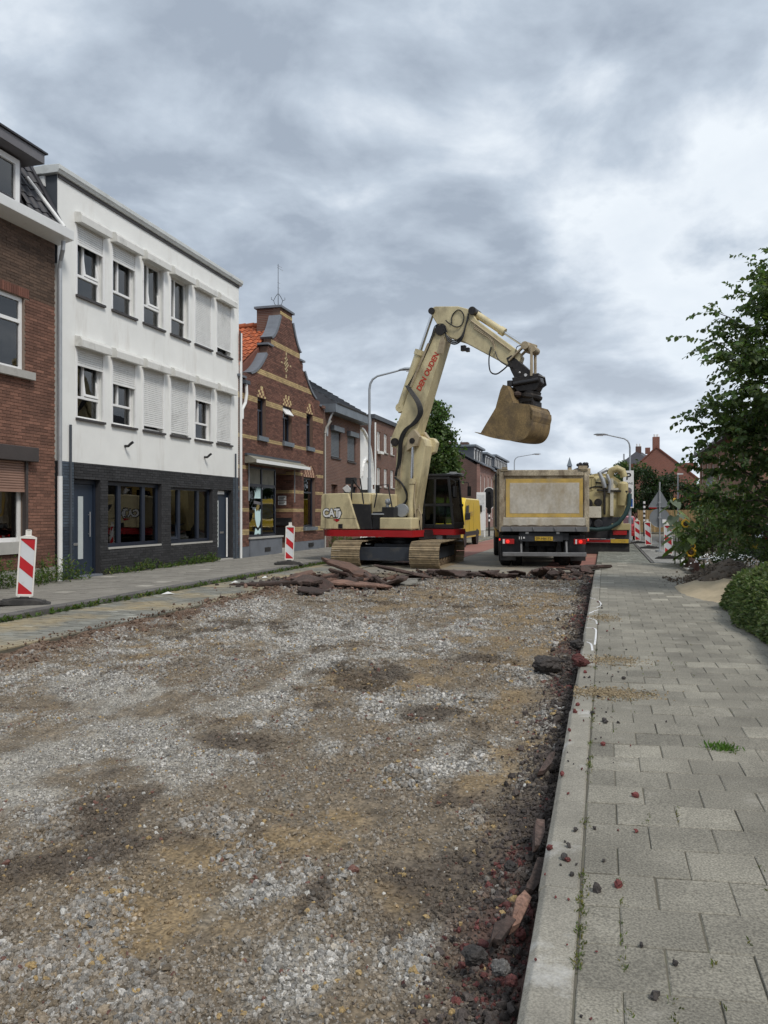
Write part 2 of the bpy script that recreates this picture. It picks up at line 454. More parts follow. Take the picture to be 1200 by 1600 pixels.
class MB:
    def __init__(s):
        s.v, s.f, s.c, s.has_c = [], [], [], False

    def add(s, vs, fs, col=None):
        o = len(s.v)
        s.v.extend([tuple(p) for p in vs])
        for f in fs:
            s.f.append(tuple(i + o for i in f))
            s.c.append(col)
        if col is not None:
            s.has_c = True
        return s

    def box(s, x0, x1, y0, y1, z0, z1, col=None):
        x0, x1 = min(x0, x1), max(x0, x1)
        y0, y1 = min(y0, y1), max(y0, y1)
        z0, z1 = min(z0, z1), max(z0, z1)
        v = [(x0, y0, z0), (x1, y0, z0), (x1, y1, z0), (x0, y1, z0), (x0, y0, z1), (x1, y0, z1), (x1, y1, z1), (x0, y1, z1)]
        return s.add(v, [(0, 3, 2, 1), (4, 5, 6, 7), (0, 1, 5, 4), (1, 2, 6, 5), (2, 3, 7, 6), (3, 0, 4, 7)], col)

    def prism(s, poly, axis, a, b, col=None):
        n = len(poly)

        def P(u, w, t):
            return (t, u, w) if axis == 'x' else (u, t, w) if axis == 'y' else (u, w, t)
        v = [P(u, w, a) for u, w in poly] + [P(u, w, b) for u, w in poly]
        f = [tuple(range(n))[::-1], tuple(range(n, 2 * n))]
        f += [(i, (i + 1) % n, n + (i + 1) % n, n + i) for i in range(n)]
        return s.add(v, f, col)

    def tube(s, pts, r, n=8, col=None):
        pts = [Vector(p) for p in pts]
        rs = r if isinstance(r, (list, tuple)) else [r] * len(pts)
        v, prev = [], None
        for i, p in enumerate(pts):
            d = (pts[min(i + 1, len(pts) - 1)] - pts[max(i - 1, 0)]).normalized()
            if prev is None:
                a = d.orthogonal().normalized()
            else:
                a = (prev - d * prev.dot(d))
                a = a.normalized() if a.length > 1e-6 else d.orthogonal().normalized()
            prev = a
            b = d.cross(a)
            for k in range(n):
                t = 2 * math.pi * k / n
                v.append(p + (a * math.cos(t) + b * math.sin(t)) * rs[i])
        m = len(pts)
        f = [(i * n + k, i * n + (k + 1) % n, (i + 1) * n + (k + 1) % n, (i + 1) * n + k) for i in range(m - 1) for k in range(n)]
        f += [tuple(range(n))[::-1], tuple(range((m - 1) * n, m * n))]
        return s.add(v, f, col)

    def cyl(s, p0, p1, r0, r1=None, n=16, col=None):
        return s.tube([p0, p1], [r0, r0 if r1 is None else r1], n, col)

    def beam(s, p0, p1, w, h, up=(0, 0, 1), col=None):
        p0, p1 = Vector(p0), Vector(p1)
        d = (p1 - p0).normalized()
        u = Vector(up)
        a = d.cross(u)
        a = a.normalized() if a.length > 1e-5 else d.orthogonal().normalized()
        b = a.cross(d)
        a, b = a * w / 2, b * h / 2
        v = [p0 - a - b, p0 + a - b, p0 + a + b, p0 - a + b, p1 - a - b, p1 + a - b, p1 + a + b, p1 - a + b]
        return s.add(v, [(0, 3, 2, 1), (4, 5, 6, 7), (0, 1, 5, 4), (1, 2, 6, 5), (2, 3, 7, 6), (3, 0, 4, 7)], col)

    def lathe(s, prof, c, axis='z', n=24, col=None):
        v = []
        for r, h in prof:
            for k in range(n):
                t = 2 * math.pi * k / n
                a, b = r * math.cos(t), r * math.sin(t)
                p = (a, b, h) if axis == 'z' else (h, a, b) if axis == 'x' else (a, h, b)
                v.append((p[0] + c[0], p[1] + c[1], p[2] + c[2]))
        m = len(prof)
        f = [(i * n + k, i * n + (k + 1) % n, (i + 1) * n + (k + 1) % n, (i + 1) * n + k) for i in range(m - 1) for k in range(n)]
        f += [tuple(range(n))[::-1], tuple(range((m - 1) * n, m * n))]
        return s.add(v, f, col)

    def ball(s, c, rx, ry=None, rz=None, n=12, m=8, col=None):
        ry, rz = ry or rx, rz or rx
        v = [(c[0] + rx * math.sin(math.pi * i / m) * math.cos(2 * math.pi * k / n), c[1] + ry * math.sin(math.pi * i / m) * math.sin(2 * math.pi * k / n), c[2] - rz * math.cos(math.pi * i / m)) for i in range(m + 1) for k in range(n)]
        f = [(i * n + k, i * n + (k + 1) % n, (i + 1) * n + (k + 1) % n, (i + 1) * n + k) for i in range(m) for k in range(n)]
        return s.add(v, f, col)

    def xf(s, mtx):
        s.v = [tuple(mtx @ Vector(p)) for p in s.v]
        return s

    def mesh(s, name, material, smooth=False, off=None):
        v = s.v if off is None else [(p[0] - off[0], p[1] - off[1], p[2] - off[2]) for p in s.v]
        me = bpy.data.meshes.new(name)
        me.from_pydata(v, [], s.f)
        if len(s.f) < 30000:
            bm = bmesh.new()
            bm.from_mesh(me)
            if smooth:
                bmesh.ops.remove_doubles(bm, verts=bm.verts, dist=1e-5)
            bmesh.ops.recalc_face_normals(bm, faces=bm.faces)
            bm.to_mesh(me)
            bm.free()
        if s.has_c:
            at = me.attributes.new('col', 'FLOAT_COLOR', 'FACE')
            buf = np.ones((len(me.polygons), 4), np.float32)
            cc = np.array([c if c is not None else (1, 1, 1) for c in s.c], np.float32)
            buf[:, :3] = cc[:len(buf)]
            at.data.foreach_set('color', buf.ravel())
        if smooth:
            me.polygons.foreach_set('use_smooth', np.ones(len(me.polygons), bool))
            me.set_sharp_from_angle(angle=R(38))
        me.materials.append(material if not isinstance(material, str) else M[material])
        return me

    def build(s, name, material, parent=None, world=True, bevel=0.0, smooth=False, kind=None, loc=None):
        """world: coordinates are world ones (parents are only moved, not turned); otherwise they are the parent's own."""
        off = root_offset(parent) if (world and parent is not None) else None
        if loc is not None:
            off = (off if off is not None else Vector((0, 0, 0))) + Vector(loc)
        o = bpy.data.objects.new(name, s.mesh(name, material, smooth, off))
        COL.objects.link(o)
        if parent is not None:
            o.parent = parent
        if loc is not None:
            o.location = loc
        if bevel:
            b = o.modifiers.new('bevel', 'BEVEL')
            b.width = bevel
            b.segments = 2
            b.limit_method = 'ANGLE'
            b.angle_limit = R(40)
        if kind:
            o['kind'] = kind
        return o


def np_mesh(name, verts, faces, material, cols=None, parent=None, kind=None, smooth=False, domain='FACE'):
    """verts (n,3), faces (m,k) all with k corners, cols per face or per point."""
    verts = np.asarray(verts, np.float32)
    faces = np.asarray(faces, np.int32)
    me = bpy.data.meshes.new(name)
    m, k = faces.shape
    me.vertices.add(len(verts))
    me.vertices.foreach_set('co', verts.ravel())
    me.loops.add(m * k)
    me.loops.foreach_set('vertex_index', faces.ravel())
    me.polygons.add(m)
    me.polygons.foreach_set('loop_start', np.arange(0, m * k, k, dtype=np.int32))
    me.polygons.foreach_set('loop_total', np.full(m, k, np.int32))
    me.polygons.foreach_set('use_smooth', np.full(m, bool(smooth)))
    me.update(calc_edges=True)
    if cols is not None:
        at = me.attributes.new('col', 'FLOAT_COLOR', domain)
        buf = np.ones((len(cols), 4), np.float32)
        buf[:, :3] = cols
        at.data.foreach_set('color', buf.ravel())
    me.materials.append(M[material] if isinstance(material, str) else material)
    o = bpy.data.objects.new(name, me)
    COL.objects.link(o)
    if parent is not None:
        o.parent = parent
    if kind:
        o['kind'] = kind
    return o


def boxes_mesh(name, B, cols, material, parent=None, kind=None, off=(0, 0, 0), drop=()):
    """B: (n,6) x0,x1,y0,y1,z0,z1; drop: names of faces left out ('-x','-z')."""
    B = np.asarray(B, np.float64)
    n = len(B)
    idx = np.array([[0, 2, 4], [1, 2, 4], [1, 3, 4], [0, 3, 4], [0, 2, 5], [1, 2, 5], [1, 3, 5], [0, 3, 5]])
    V = np.stack([B[:, idx[:, 0]], B[:, idx[:, 1]], B[:, idx[:, 2]]], -1) - np.asarray(off)
    F = {'-z': (0, 3, 2, 1), '+z': (4, 5, 6, 7), '-y': (0, 1, 5, 4), '+x': (1, 2, 6, 5), '+y': (2, 3, 7, 6), '-x': (3, 0, 4, 7)}
    fs = np.array([v for k, v in F.items() if k not in drop])
    faces = (fs[None] + (np.arange(n) * 8)[:, None, None]).reshape(-1, 4)
    return np_mesh(name, V.reshape(-1, 3), faces, material, np.repeat(np.asarray(cols), len(fs), 0), parent, kind)


def copy_of(o, parent=None, loc=None):
    c = o.copy()
    COL.objects.link(c)
    c.parent = parent if parent is not None else o.parent
    if loc is not None:
        c.location = loc
    return c


def copy_tree(o, parent=None):
    c = o.copy()
    COL.objects.link(c)
    c.parent = parent
    for ch in list(o.children):
        copy_tree(ch, c)
    return c


def text_mesh(name, body, size, material, mtx, parent=None, shear=0.0, extrude=0.004, squeeze=1.0, bold=0.0):
    cu = bpy.data.curves.new(name, 'FONT')
    cu.body = body
    cu.size = size
    cu.shear = shear
    cu.extrude = extrude
    cu.offset = bold
    cu.align_x = 'CENTER'
    cu.align_y = 'CENTER'
    cu.materials.append(M[material])
    o = bpy.data.objects.new(name, cu)
    COL.objects.link(o)
    me = bpy.data.meshes.new_from_object(o.evaluated_get(bpy.context.evaluated_depsgraph_get()))
    bpy.data.objects.remove(o)
    me.name = name
    o = bpy.data.objects.new(name, me)
    COL.objects.link(o)
    if parent is not None:
        o.parent = parent
    o.matrix_local = mtx @ Matrix.Diagonal((squeeze, 1, 1, 1))
    return o


def smooth_path(pts, n=5):
    """points along a rounded curve through PTS (Catmull-Rom)"""
    P = [Vector(p) for p in pts]
    P = [P[0] * 2 - P[1]] + P + [P[-1] * 2 - P[-2]]
    out = []
    for i in range(1, len(P) - 2):
        a, b, c, d = P[i - 1:i + 3]
        for k in range(n):
            t = k / n
            out.append(.5 * ((2 * b) + (c - a) * t + (2 * a - 5 * b + 4 * c - d) * t * t + (3 * b - a - 3 * c + d) * t ** 3))
    return out + [P[-2]]


def every(name, material, parent, mbs, world=True, **kw):
    """one object for each builder in MBS"""
    return [m.build(name, material, parent, world=world, **kw) for m in mbs]


# value noise in numpy
def _hash(ix, iy, seed):
    h = (ix.astype(np.int64) * 374761393 + iy.astype(np.int64) * 668265263 + seed * 1442695041) & 0x7fffffff
    h = ((h ^ (h >> 13)) * 1274126177) & 0x7fffffff
    return ((h ^ (h >> 16)) & 0xffff) / 65535.0


def vnoise(x, y, seed=0):
    ix, iy = np.floor(x), np.floor(y)
    fx, fy = x - ix, y - iy
    fx, fy = fx * fx * (3 - 2 * fx), fy * fy * (3 - 2 * fy)
    a, b = _hash(ix, iy, seed), _hash(ix + 1, iy, seed)
    c, d = _hash(ix, iy + 1, seed), _hash(ix + 1, iy + 1, seed)
    return (a * (1 - fx) + b * fx) * (1 - fy) + (c * (1 - fx) + d * fx) * fy


def fbm(x, y, seed=0, oct=5, gain=0.55):
    s, a, t = 0, 1.0, 0
    for o in range(oct):
        s = s + a * vnoise(x * 2 ** o + 17.3 * o, y * 2 ** o - 9.1 * o, seed + o)
        t += a
        a *= gain
    return s / t


def leaf_cloud(name, pts, size, cols, parent=None, kind='stuff', wide=0.55, droop=0.25, seed=1, dirs=None, off=(0, 0, 0), jitter=0.35):
    """Leaf-sized folded blades (two quads) at PTS, each its own direction, size and colour."""
    g = np.random.default_rng(seed)
    pts = np.asarray(pts, float) - np.asarray(off)
    n = len(pts)
    d = g.normal(size=(n, 3)) if dirs is None else np.asarray(dirs, float) + g.normal(size=(n, 3)) * 0.35
    d[:, 2] -= droop
    d /= np.linalg.norm(d, axis=1)[:, None] + 1e-9
    up = g.normal(size=(n, 3)) * 0.6 + np.array([0, 0, 1.0])
    a = np.cross(d, up)
    a /= np.linalg.norm(a, axis=1)[:, None] + 1e-9
    b = np.cross(a, d)
    L = size * (1 + jitter * g.uniform(-1, 1, n))[:, None]
    w = L * wide
    base = pts
    tip = pts + d * L
    m1 = pts + d * L * 0.42 + a * w * 0.5 + b * w * 0.16
    m2 = pts + d * L * 0.42 - a * w * 0.5 + b * w * 0.16
    mid = pts + d * L * 0.72 + a * w * 0.32 + b * w * 0.08
    mid2 = pts + d * L * 0.72 - a * w * 0.32 + b * w * 0.08
    V = np.stack([base, m1, mid, tip, mid2, m2], 1).reshape(-1, 3)
    f = np.array([[0, 1, 2, 3], [0, 3, 4, 5]])
    F = (f[None] + (np.arange(n) * 6)[:, None, None]).reshape(-1, 4)
    return np_mesh(name, V, F, 'leaf', np.repeat(np.asarray(cols), 2, 0), parent, kind)


def leaf_cols(n, base, spread=0.35, seed=3, alt=None, altp=0.15):
    g = np.random.default_rng(seed)
    c = np.asarray(base)[None] * (1 + spread * g.uniform(-1, 1, (n, 1))) * (1 + 0.12 * g.uniform(-1, 1, (n, 3)))
    if alt is not None:
        k = g.random(n) < altp
        c[k] = np.asarray(alt) * (1 + 0.2 * g.uniform(-1, 1, (k.sum(), 1)))
    return np.clip(c, 0.002, 1)


def add_weeds(name, label, y0, y1, x, n, h, seed, z=0.0, spread=0.18, col=(0.075, 0.125, 0.03)):
    g = np.random.default_rng(seed)
    k = n
    cx = x + np.abs(g.normal(size=k)) * spread
    cy = g.uniform(y0, y1, k)
    hh = h * g.uniform(0.25, 1, k) * (0.4 + 0.6 * vnoise(cy * 1.7, cy * 0 + seed, seed))
    pts, dirs = [], []
    for i in range(k):
        m = int(4 + hh[i] * 26)
        t = np.sort(g.uniform(0, 1, m))
        lean = g.normal(size=2) * 0.22 * hh[i]
        pts.append(np.stack([cx[i] + lean[0] * t, cy[i] + lean[1] * t, z + t * hh[i]], 1))
        dd = g.normal(size=(m, 3))
        dd[:, 2] = np.abs(dd[:, 2]) * 0.7 + 0.3
        dirs.append(dd)
    pts, dirs = np.concatenate(pts), np.concatenate(dirs)
    o = leaf_cloud(name, pts, 0.075, leaf_cols(len(pts), col, 0.4, seed, (0.19, 0.19, 0.06), 0.12), None, 'stuff', 0.34, 0.0, seed, dirs)
    return tag(o, label, 'weeds')

# ---------------------------------------------------------------- setting: ground, road, kerbs, pavements
def sheet(name, x0, x1, y0, y1, z, material, thick=0.12):
    o = MB().box(x0, x1, y0, y1, z - thick, z).build(name, material)
    o['kind'] = 'structure'
    return o


sheet('ground', -900, 900, -300, 1500, -0.6, 'sub_soil', 0.4)
road = sheet('road', -6.76, -0.26, 20.2, 400, -0.124, 'road_asphalt', 0.14)
MB().box(-1.7, -0.28, 23.4, 400, -0.123, -0.118).build('cycle_lane', 'road_red')['kind'] = 'structure'
MB().box(-6.6, -4.9, 24.0, 400, -0.123, -0.118).build('cycle_lane', 'road_red')['kind'] = 'structure'
sheet('side_street', -80, -6.78, 53.5, 70.5, -0.13, 'road_asphalt')
far_l = sheet('pavement', -12.0, -6.78, 70.5, 400, 0.0, 'joint_soil', 0.3)
sheet('pavement', -0.24, 6.0, 62.0, 400, -0.02, 'joint_soil', 0.3)
sheet('side_street', -0.24, 60, 44.2, 61.9, -0.13, 'road_asphalt')

# excavated bed: uneven dug soil with pale, dark and ochre patches
PALE = [(-3.66, 4.81, 1.02, 1.17), (-3.53, 4.14, .49, .92), (-4.22, 10.52, 1.48, 1.78), (-3.43, 11.42, .78, 1.12), (-6.0, 12.9, .9, 1.1), (-2.43, 10.15, .6, 1.85), (-3.1, 6.1, .45, 1.02), (-1.1, 2.61, .3, .25), (-1.78, 6.71, .46, .77), (-.97, 5.41, .27, .48), (-.78, 2.95, .22, .3), (-1.54, 3.16, .14, .25), (-5.61, 7.01, .68, .8), (-5.6, 8.62, .8, .63), (-3.05, 8.16, .42, .79), (-4.4, 6.6, 1.0, .9)]
DARK = [(-2.74, 3.3, .42, .55), (-2.78, 4.07, .41, .56), (-2.88, 5.45, .25, .48), (-.66, 3.89, .22, .5), (-.93, 4.54, .23, .45), (-5.5, 11.12, 1.0, .97), (-5.9, 9.97, .5, .67), (-2.43, 7.63, .4, .67), (-1.3, 6.61, .33, .72), (-1.69, 2.36, .14, .12), (-1.17, 3.67, .16, .25), (-4.6, 8.9, .6, .4), (-2.2, 14.2, .9, .4), (-4.3, 14.3, .8, .4), (-1.6, 9.0, .5, .3)]
OCHRE = [(-1.29, 13.19, .97, 4.46), (-.74, 10.1, .49, 1.7), (-.85, 7.48, .36, .92), (-1.86, 2.96, .38, .24), (-1.47, 4.61, .24, .18), (-2.14, 4.48, .24, .14), (-.52, 4.26, .18, .28), (-.87, 4.07, .1, .26), (-1.43, 3.83, .27, .35), (-2.18, 7.71, .79, .66), (-3.12, 14.62, 1.47, 1.81), (-1.03, 3.25, .16, .17), (-.63, 5.51, .23, .65), (-5.06, 9.4, .52, .68), (-1.2, 16.2, .9, 2.4), (-3.0, 17.0, 1.2, 1.2), (-1.9, 3.5, .3, .3)]


def patches(X, Y, L, seed):
    wx = X + 0.5 * (fbm(X * 1.1, Y * 1.1, seed) - 0.5) * 1.6
    wy = Y + 0.9 * (fbm(X * 0.9 + 5, Y * 0.9, seed + 3) - 0.5) * 1.8
    s = np.zeros_like(X)
    for (cx, cy, rx, ry) in L:
        d = ((wx - cx) / (rx * 1.15)) ** 2 + ((wy - cy) / (ry * 1.05)) ** 2
        s = np.maximum(s, np.exp(-d * 1.1))
    return s


def bed_fields(X, Y):
    """weights of pale gravel, dark crumbs, ochre sand; height"""
    f1, f2, f3 = fbm(X * 1.6, Y * 0.9, 21), fbm(X * 2.3, Y * 1.2, 22), fbm(X * 1.9, Y * 0.8, 23)
    hf, hg = fbm(X * 2.6, Y * 2.0, 24, 6, .62), fbm(X * 3.2, Y * 2.4, 25, 6, .62)
    sm = lambda v: np.clip(v, 0, 1) ** 2 * (3 - 2 * np.clip(v, 0, 1))
    pale = sm((patches(X, Y, PALE, 5) * 0.75 + (f1 - 0.5) * 0.9 + (hf - 0.5) * 2.2 - 0.14) / 0.72)
    dark = sm((patches(X, Y, DARK, 6) * 0.85 + (f2 - 0.5) * 1.0 + (hg - 0.5) * 2.3 - 0.28) / 0.66) * 0.88
    ochre = sm((patches(X, Y, OCHRE, 7) * 0.8 + (f3 - 0.5) * 0.9 - (hf - 0.5) * 1.6 - 0.28) / 0.5)
    edge_r = np.clip((X + 0.62 + 0.5 * (fbm(X * 0, Y * 0.9, 30) - 0.5)) / 0.28, 0, 1) * (0.6 + 0.8 * (fbm(X * 2, Y * 1.5, 31) - 0.3))
    edge_l = np.clip((-6.15 - X) / 0.5, 0, 1)
    dark = np.clip(np.maximum(dark, edge_r * 1.1), 0, 1)
    rut = 0.022 * np.sin(Y * 9 + X * 3 + 6 * fbm(X * 0.7, Y * 0.5, 41)) * np.clip((fbm(X * 0.5, Y * 0.4, 44) - 0.42) * 5, 0, 1)
    tread, tz = np.zeros_like(X), np.zeros_like(X)
    for (cx, cy, rx, ry, a) in ((-1.95, 3.15, .75, .5, .55), (-1.6, 3.75, .55, .35, .5), (-2.2, 7.7, .9, .6, 1.2), (-3.2, 14.3, 1.3, 1.6, 1.35), (-1.3, 12.5, .8, 2.4, 1.4), (-4.9, 9.4, .7, .7, 1.2)):
        w = np.exp(-(((X - cx) / rx) ** 2 + ((Y - cy) / ry) ** 2) * 1.3) * np.clip((fbm(X * 2, Y * 2, 47) - .35) * 4, 0, 1)
        tread = np.maximum(tread, w)
        tz = tz + w * (np.abs(np.sin((X * math.sin(a) + Y * math.cos(a)) * math.pi / .17 + 1.5 * fbm(X * 2, Y * 2, 48))) - .5)
    rut = rut + 0.030 * tz
    ochre = np.maximum(ochre, tread * 0.75)
    pale = pale * (1 - 0.7 * tread)
    h = -0.235 + 0.10 * (fbm(X * 0.7, Y * 0.6, 51) - 0.5) + 0.045 * (fbm(X * 3.1, Y * 3.1, 52) - 0.5) + 0.03 * (fbm(X * 9, Y * 9, 53, 3) - 0.5) + rut
    h = h + edge_r * (0.03 + 0.13 * (fbm(X * 7, Y * 6, 61, 5) - 0.3)) + edge_l * (0.11 + 0.06 * (fbm(X * 3, Y * 2.2, 62) - 0.5))
    end = np.clip((Y - 15.5) / 4.5, 0, 1)
    h = h + end * 0.05 - np.clip((Y - 20.15) / 0.3, 0, 1) * 0.14
    pale = pale * (1 - 0.75 * dark)
    return pale, dark, ochre, edge_r, edge_l, h


def bed_colour(X, Y, pale, dark, ochre, edge_r, edge_l):
    base = np.array([0.158, 0.126, 0.088])
    c = base[None] * (0.75 + 0.5 * fbm(X * 6, Y * 6, 71))[:, None]

    def put(c, w, col):
        w = np.clip(w, 0, 1)[:, None]
        return c * (1 - w) + np.asarray(col)[None] * w
    c = put(c, ochre * 0.85, (0.215, 0.155, 0.084))
    c = put(c, pale * 0.8, (0.29, 0.275, 0.24))
    c = put(c, dark * 0.78, (0.066, 0.053, 0.044))
    red = np.clip((fbm(X * 5, Y * 1.3, 81) - 0.53) * 7, 0, 1)
    c = put(c, edge_r * 0.8, (0.050, 0.038, 0.033))
    c = put(c, edge_r * red * 0.7, (0.085, 0.026, 0.023))
    c = put(c, edge_l * 0.6, (0.14, 0.082, 0.055))
    return c


ys = [1.2]
while ys[-1] < 20.5:
    ys.append(ys[-1] + max(0.016, 0.0052 * ys[-1] ** 1.1))
xs = np.arange(-6.84, -0.24, 0.032)
GX, GY = np.meshgrid(xs, np.array(ys))
p_, d_, o_, er_, el_, h_ = bed_fields(GX.ravel(), GY.ravel())
nx, ny = len(xs), len(ys)
ii = (np.arange(ny - 1)[:, None] * nx + np.arange(nx - 1)[None]).ravel()
np_mesh('excavated_roadbed', np.stack([GX.ravel(), GY.ravel(), h_], 1), np.stack([ii, ii + 1, ii + nx + 1, ii + nx], 1), 'bed',
        bed_colour(GX.ravel(), GY.ravel(), p_, d_, o_, er_, el_), None, 'structure', True, 'POINT')

# loose stones over the bed: one object, its points carry size, turn and colour
NST = 310000
yy = 1.75 * (19.6 / 1.75) ** rng.random(NST) ** 1.12
xx = rng.uniform(-6.6, -0.34, NST)
keep = xx > -0.62 * yy - 2.6
xx, yy = xx[keep], yy[keep]
pale, dark, ochre, er, el, hh = bed_fields(xx, yy)
cl = fbm(xx * 2.4, yy * 2.0, 91)
want = np.clip(0.66 + 0.4 * pale + 0.10 * dark + (cl - 0.45) * 1.8 - 0.45 * ochre, 0.14, 1.0) * (1 - 0.6 * np.clip(er, 0, 1))
k = rng.random(len(xx)) < want
xx, yy, pale, dark, ochre, er, el, hh, cl = [a[k] for a in (xx, yy, pale, dark, ochre, er, el, hh, cl)]
n = len(xx)
fine = np.clip(patches(xx, yy, [(-3.9, 4.7, 1.1, 1.2), (-4.6, 6.2, 1.2, 1.0)], 9) * 1.2, 0, 1)
size = (0.0042 + 0.0085 * rng.random(n) ** 2.2 + 0.010 * (cl > 0.54) * rng.random(n) ** 2) * (1 - 0.5 * fine) * (0.8 + 0.048 * yy)
big_s = rng.random(n) < 0.012
size[big_s] *= 1.5
grey = np.stack([0.16 + (0.27 + 0.17 * pale) * rng.random(n) ** 1.5] * 3, 1) * np.array([1.0, 0.965, 0.90])
soil = bed_colour(xx, yy, pale, dark, ochre, er, el) * rng.uniform(0.8, 1.7, (n, 1))
wsoil = np.clip(0.70 - 0.72 * pale - 0.5 * (cl > 0.53) * (rng.random(n) < .6) + rng.normal(size=n) * 0.25 + 0.9 * dark, 0, 1)[:, None]
scol = (grey * (1 - wsoil) + soil * wsoil) * (1 - 0.25 * dark)[:, None]
odd = rng.random(n)
scol[odd < 0.010] = (0.44, 0.43, 0.40)
scol[(odd > 0.988)] = (0.15, 0.075, 0.058)
scol[(odd > 0.96) & (odd < 0.985)] = (0.33, 0.235, 0.11)


def stone_tree():
    ng = bpy.data.node_groups.new('scatter_stones', 'GeometryNodeTree')
    ng.interface.new_socket('Geometry', in_out='INPUT', socket_type='NodeSocketGeometry')
    ng.interface.new_socket('Geometry', in_out='OUTPUT', socket_type='NodeSocketGeometry')
    gi, go = ng.nodes.new('NodeGroupInput'), ng.nodes.new('NodeGroupOutput')
    join = ng.nodes.new('GeometryNodeJoinGeometry')
    sm = ng.nodes.new('GeometryNodeSetMaterial')
    sm.inputs['Material'].default_value = M['stone']
    for i in range(6):
        ico = ng.nodes.new('GeometryNodeMeshIcoSphere')
        ico.inputs['Radius'].default_value = 1.0
        ico.inputs['Subdivisions'].default_value = 2
        pos = ng.nodes.new('GeometryNodeInputPosition')
        mul = ng.nodes.new('ShaderNodeVectorMath')
        mul.operation = 'ADD'
        ng.links.new(pos.outputs[0], mul.inputs[0])
        mul.inputs[1].default_value = (7.7 * i, 3.1 * i, 1.3 * i)
        nz = ng.nodes.new('ShaderNodeTexNoise')
        nz.inputs['Scale'].default_value = 0.85
        nz.inputs['Detail'].default_value = 1
        ng.links.new(mul.outputs[0], nz.inputs['Vector'])
        sub = ng.nodes.new('ShaderNodeVectorMath')
        sub.operation = 'SUBTRACT'
        ng.links.new(nz.outputs['Color'], sub.inputs[0])
        sub.inputs[1].default_value = (0.5, 0.5, 0.5)
        sc = ng.nodes.new('ShaderNodeVectorMath')
        sc.operation = 'SCALE'
        sc.inputs['Scale'].default_value = 2.3
        ng.links.new(sub.outputs[0], sc.inputs[0])
        sp = ng.nodes.new('GeometryNodeSetPosition')
        ng.links.new(ico.outputs['Mesh'], sp.inputs['Geometry'])
        ng.links.new(sc.outputs[0], sp.inputs['Offset'])
        gti = ng.nodes.new('GeometryNodeGeometryToInstance')
        ng.links.new(sp.outputs[0], gti.inputs[0])
        ng.links.new(gti.outputs[0], join.inputs[0])
    ng.links.new(join.outputs[0], sm.inputs['Geometry'])
    iop = ng.nodes.new('GeometryNodeInstanceOnPoints')
    ng.links.new(gi.outputs[0], iop.inputs['Points'])
    ng.links.new(sm.outputs[0], iop.inputs['Instance'])
    iop.inputs['Pick Instance'].default_value = True

    def att(name, typ):
        a = ng.nodes.new('GeometryNodeInputNamedAttribute')
        a.data_type = typ
        a.inputs['Name'].default_value = name
        return a.outputs['Attribute']
    ng.links.new(att('pick', 'INT'), iop.inputs['Instance Index'])
    ng.links.new(att('turn', 'FLOAT_VECTOR'), iop.inputs['Rotation'])
    ng.links.new(att('size', 'FLOAT_VECTOR'), iop.inputs['Scale'])
    ng.links.new(iop.outputs[0], go.inputs[0])
    return ng


STONES = stone_tree()


def scatter(name, P, size3, cols, label=None, cat=None):
    n = len(P)
    me = bpy.data.meshes.new(name)
    me.vertices.add(n)
    me.vertices.foreach_set('co', np.asarray(P, np.float32).ravel())
    a = me.attributes.new('size', 'FLOAT_VECTOR', 'POINT')
    a.data.foreach_set('vector', np.asarray(size3, np.float32).ravel())
    a = me.attributes.new('turn', 'FLOAT_VECTOR', 'POINT')
    a.data.foreach_set('vector', rng.uniform(0, 6.28, (n, 3)).astype(np.float32).ravel())
    a = me.attributes.new('pick', 'INT', 'POINT')
    a.data.foreach_set('value', rng.integers(0, 6, n).astype(np.int32))
    a = me.attributes.new('col', 'FLOAT_COLOR', 'POINT')
    buf = np.ones((n, 4), np.float32)
    buf[:, :3] = cols
    a.data.foreach_set('color', buf.ravel())
    me.materials.append(M['stone'])
    o = bpy.data.objects.new(name, me)
    COL.objects.link(o)
    md = o.modifiers.new('scatter', 'NODES')
    md.node_group = STONES
    o['kind'] = 'stuff'
    return tag(o, label, cat)


s3 = size[:, None] * rng.uniform(0.6, 1.25, (n, 3))
scatter('gravel', np.stack([xx, yy, hh + size * 0.28], 1), s3, np.clip(scol, 0.01, 0.75), 'pale grey and brown loose gravel over the dug-up road bed', 'gravel')

# red and dark crumbs of old surfacing along the right kerb and the left edge
n = 6500
cy = 1.9 * (20 / 1.9) ** rng.random(n)
cx = -0.29 - np.abs(rng.normal(size=n)) * 0.15
_, _, _, _, _, ch = bed_fields(cx, cy)
cs = (0.004 + 0.008 * rng.random(n) ** 2 + 0.011 * (rng.random(n) < 0.05)) * (0.85 + 0.045 * cy)
redw = (fbm(cx * 5, cy * 1.3, 81) > 0.53)
cc = np.where((redw & (rng.random(n) < 0.28))[:, None], np.array([[0.085, 0.027, 0.024]]), np.array([[0.052, 0.042, 0.037]])) * rng.uniform(0.6, 1.7, (n, 1))
n2 = 2600
ly = rng.uniform(6.5, 20, n2)
lx = -6.62 + rng.normal(size=n2) * 0.17 + 0.10 * (fbm(ly * 0.8, ly * 0, 33) - 0.5)
lz = np.where(lx < -6.78, -0.095, bed_fields(lx, ly)[5])
ls = 0.007 + 0.010 * rng.random(n2) ** 2 + 0.022 * (rng.random(n2) < 0.05)
lc = np.array([[0.115, 0.075, 0.052]]) * rng.uniform(0.5, 1.6, (n2, 1))
n3 = 260
ky = 2.2 * (17 / 2.2) ** rng.random(n3)
kx = -0.24 + np.abs(rng.normal(size=n3)) * 0.22
ks = 0.004 + 0.014 * rng.random(n3) ** 3
kc = np.where((rng.random(n3) < 0.5)[:, None], np.array([[0.11, 0.03, 0.028]]), np.array([[0.045, 0.04, 0.038]])) * rng.uniform(0.7, 1.6, (n3, 1))
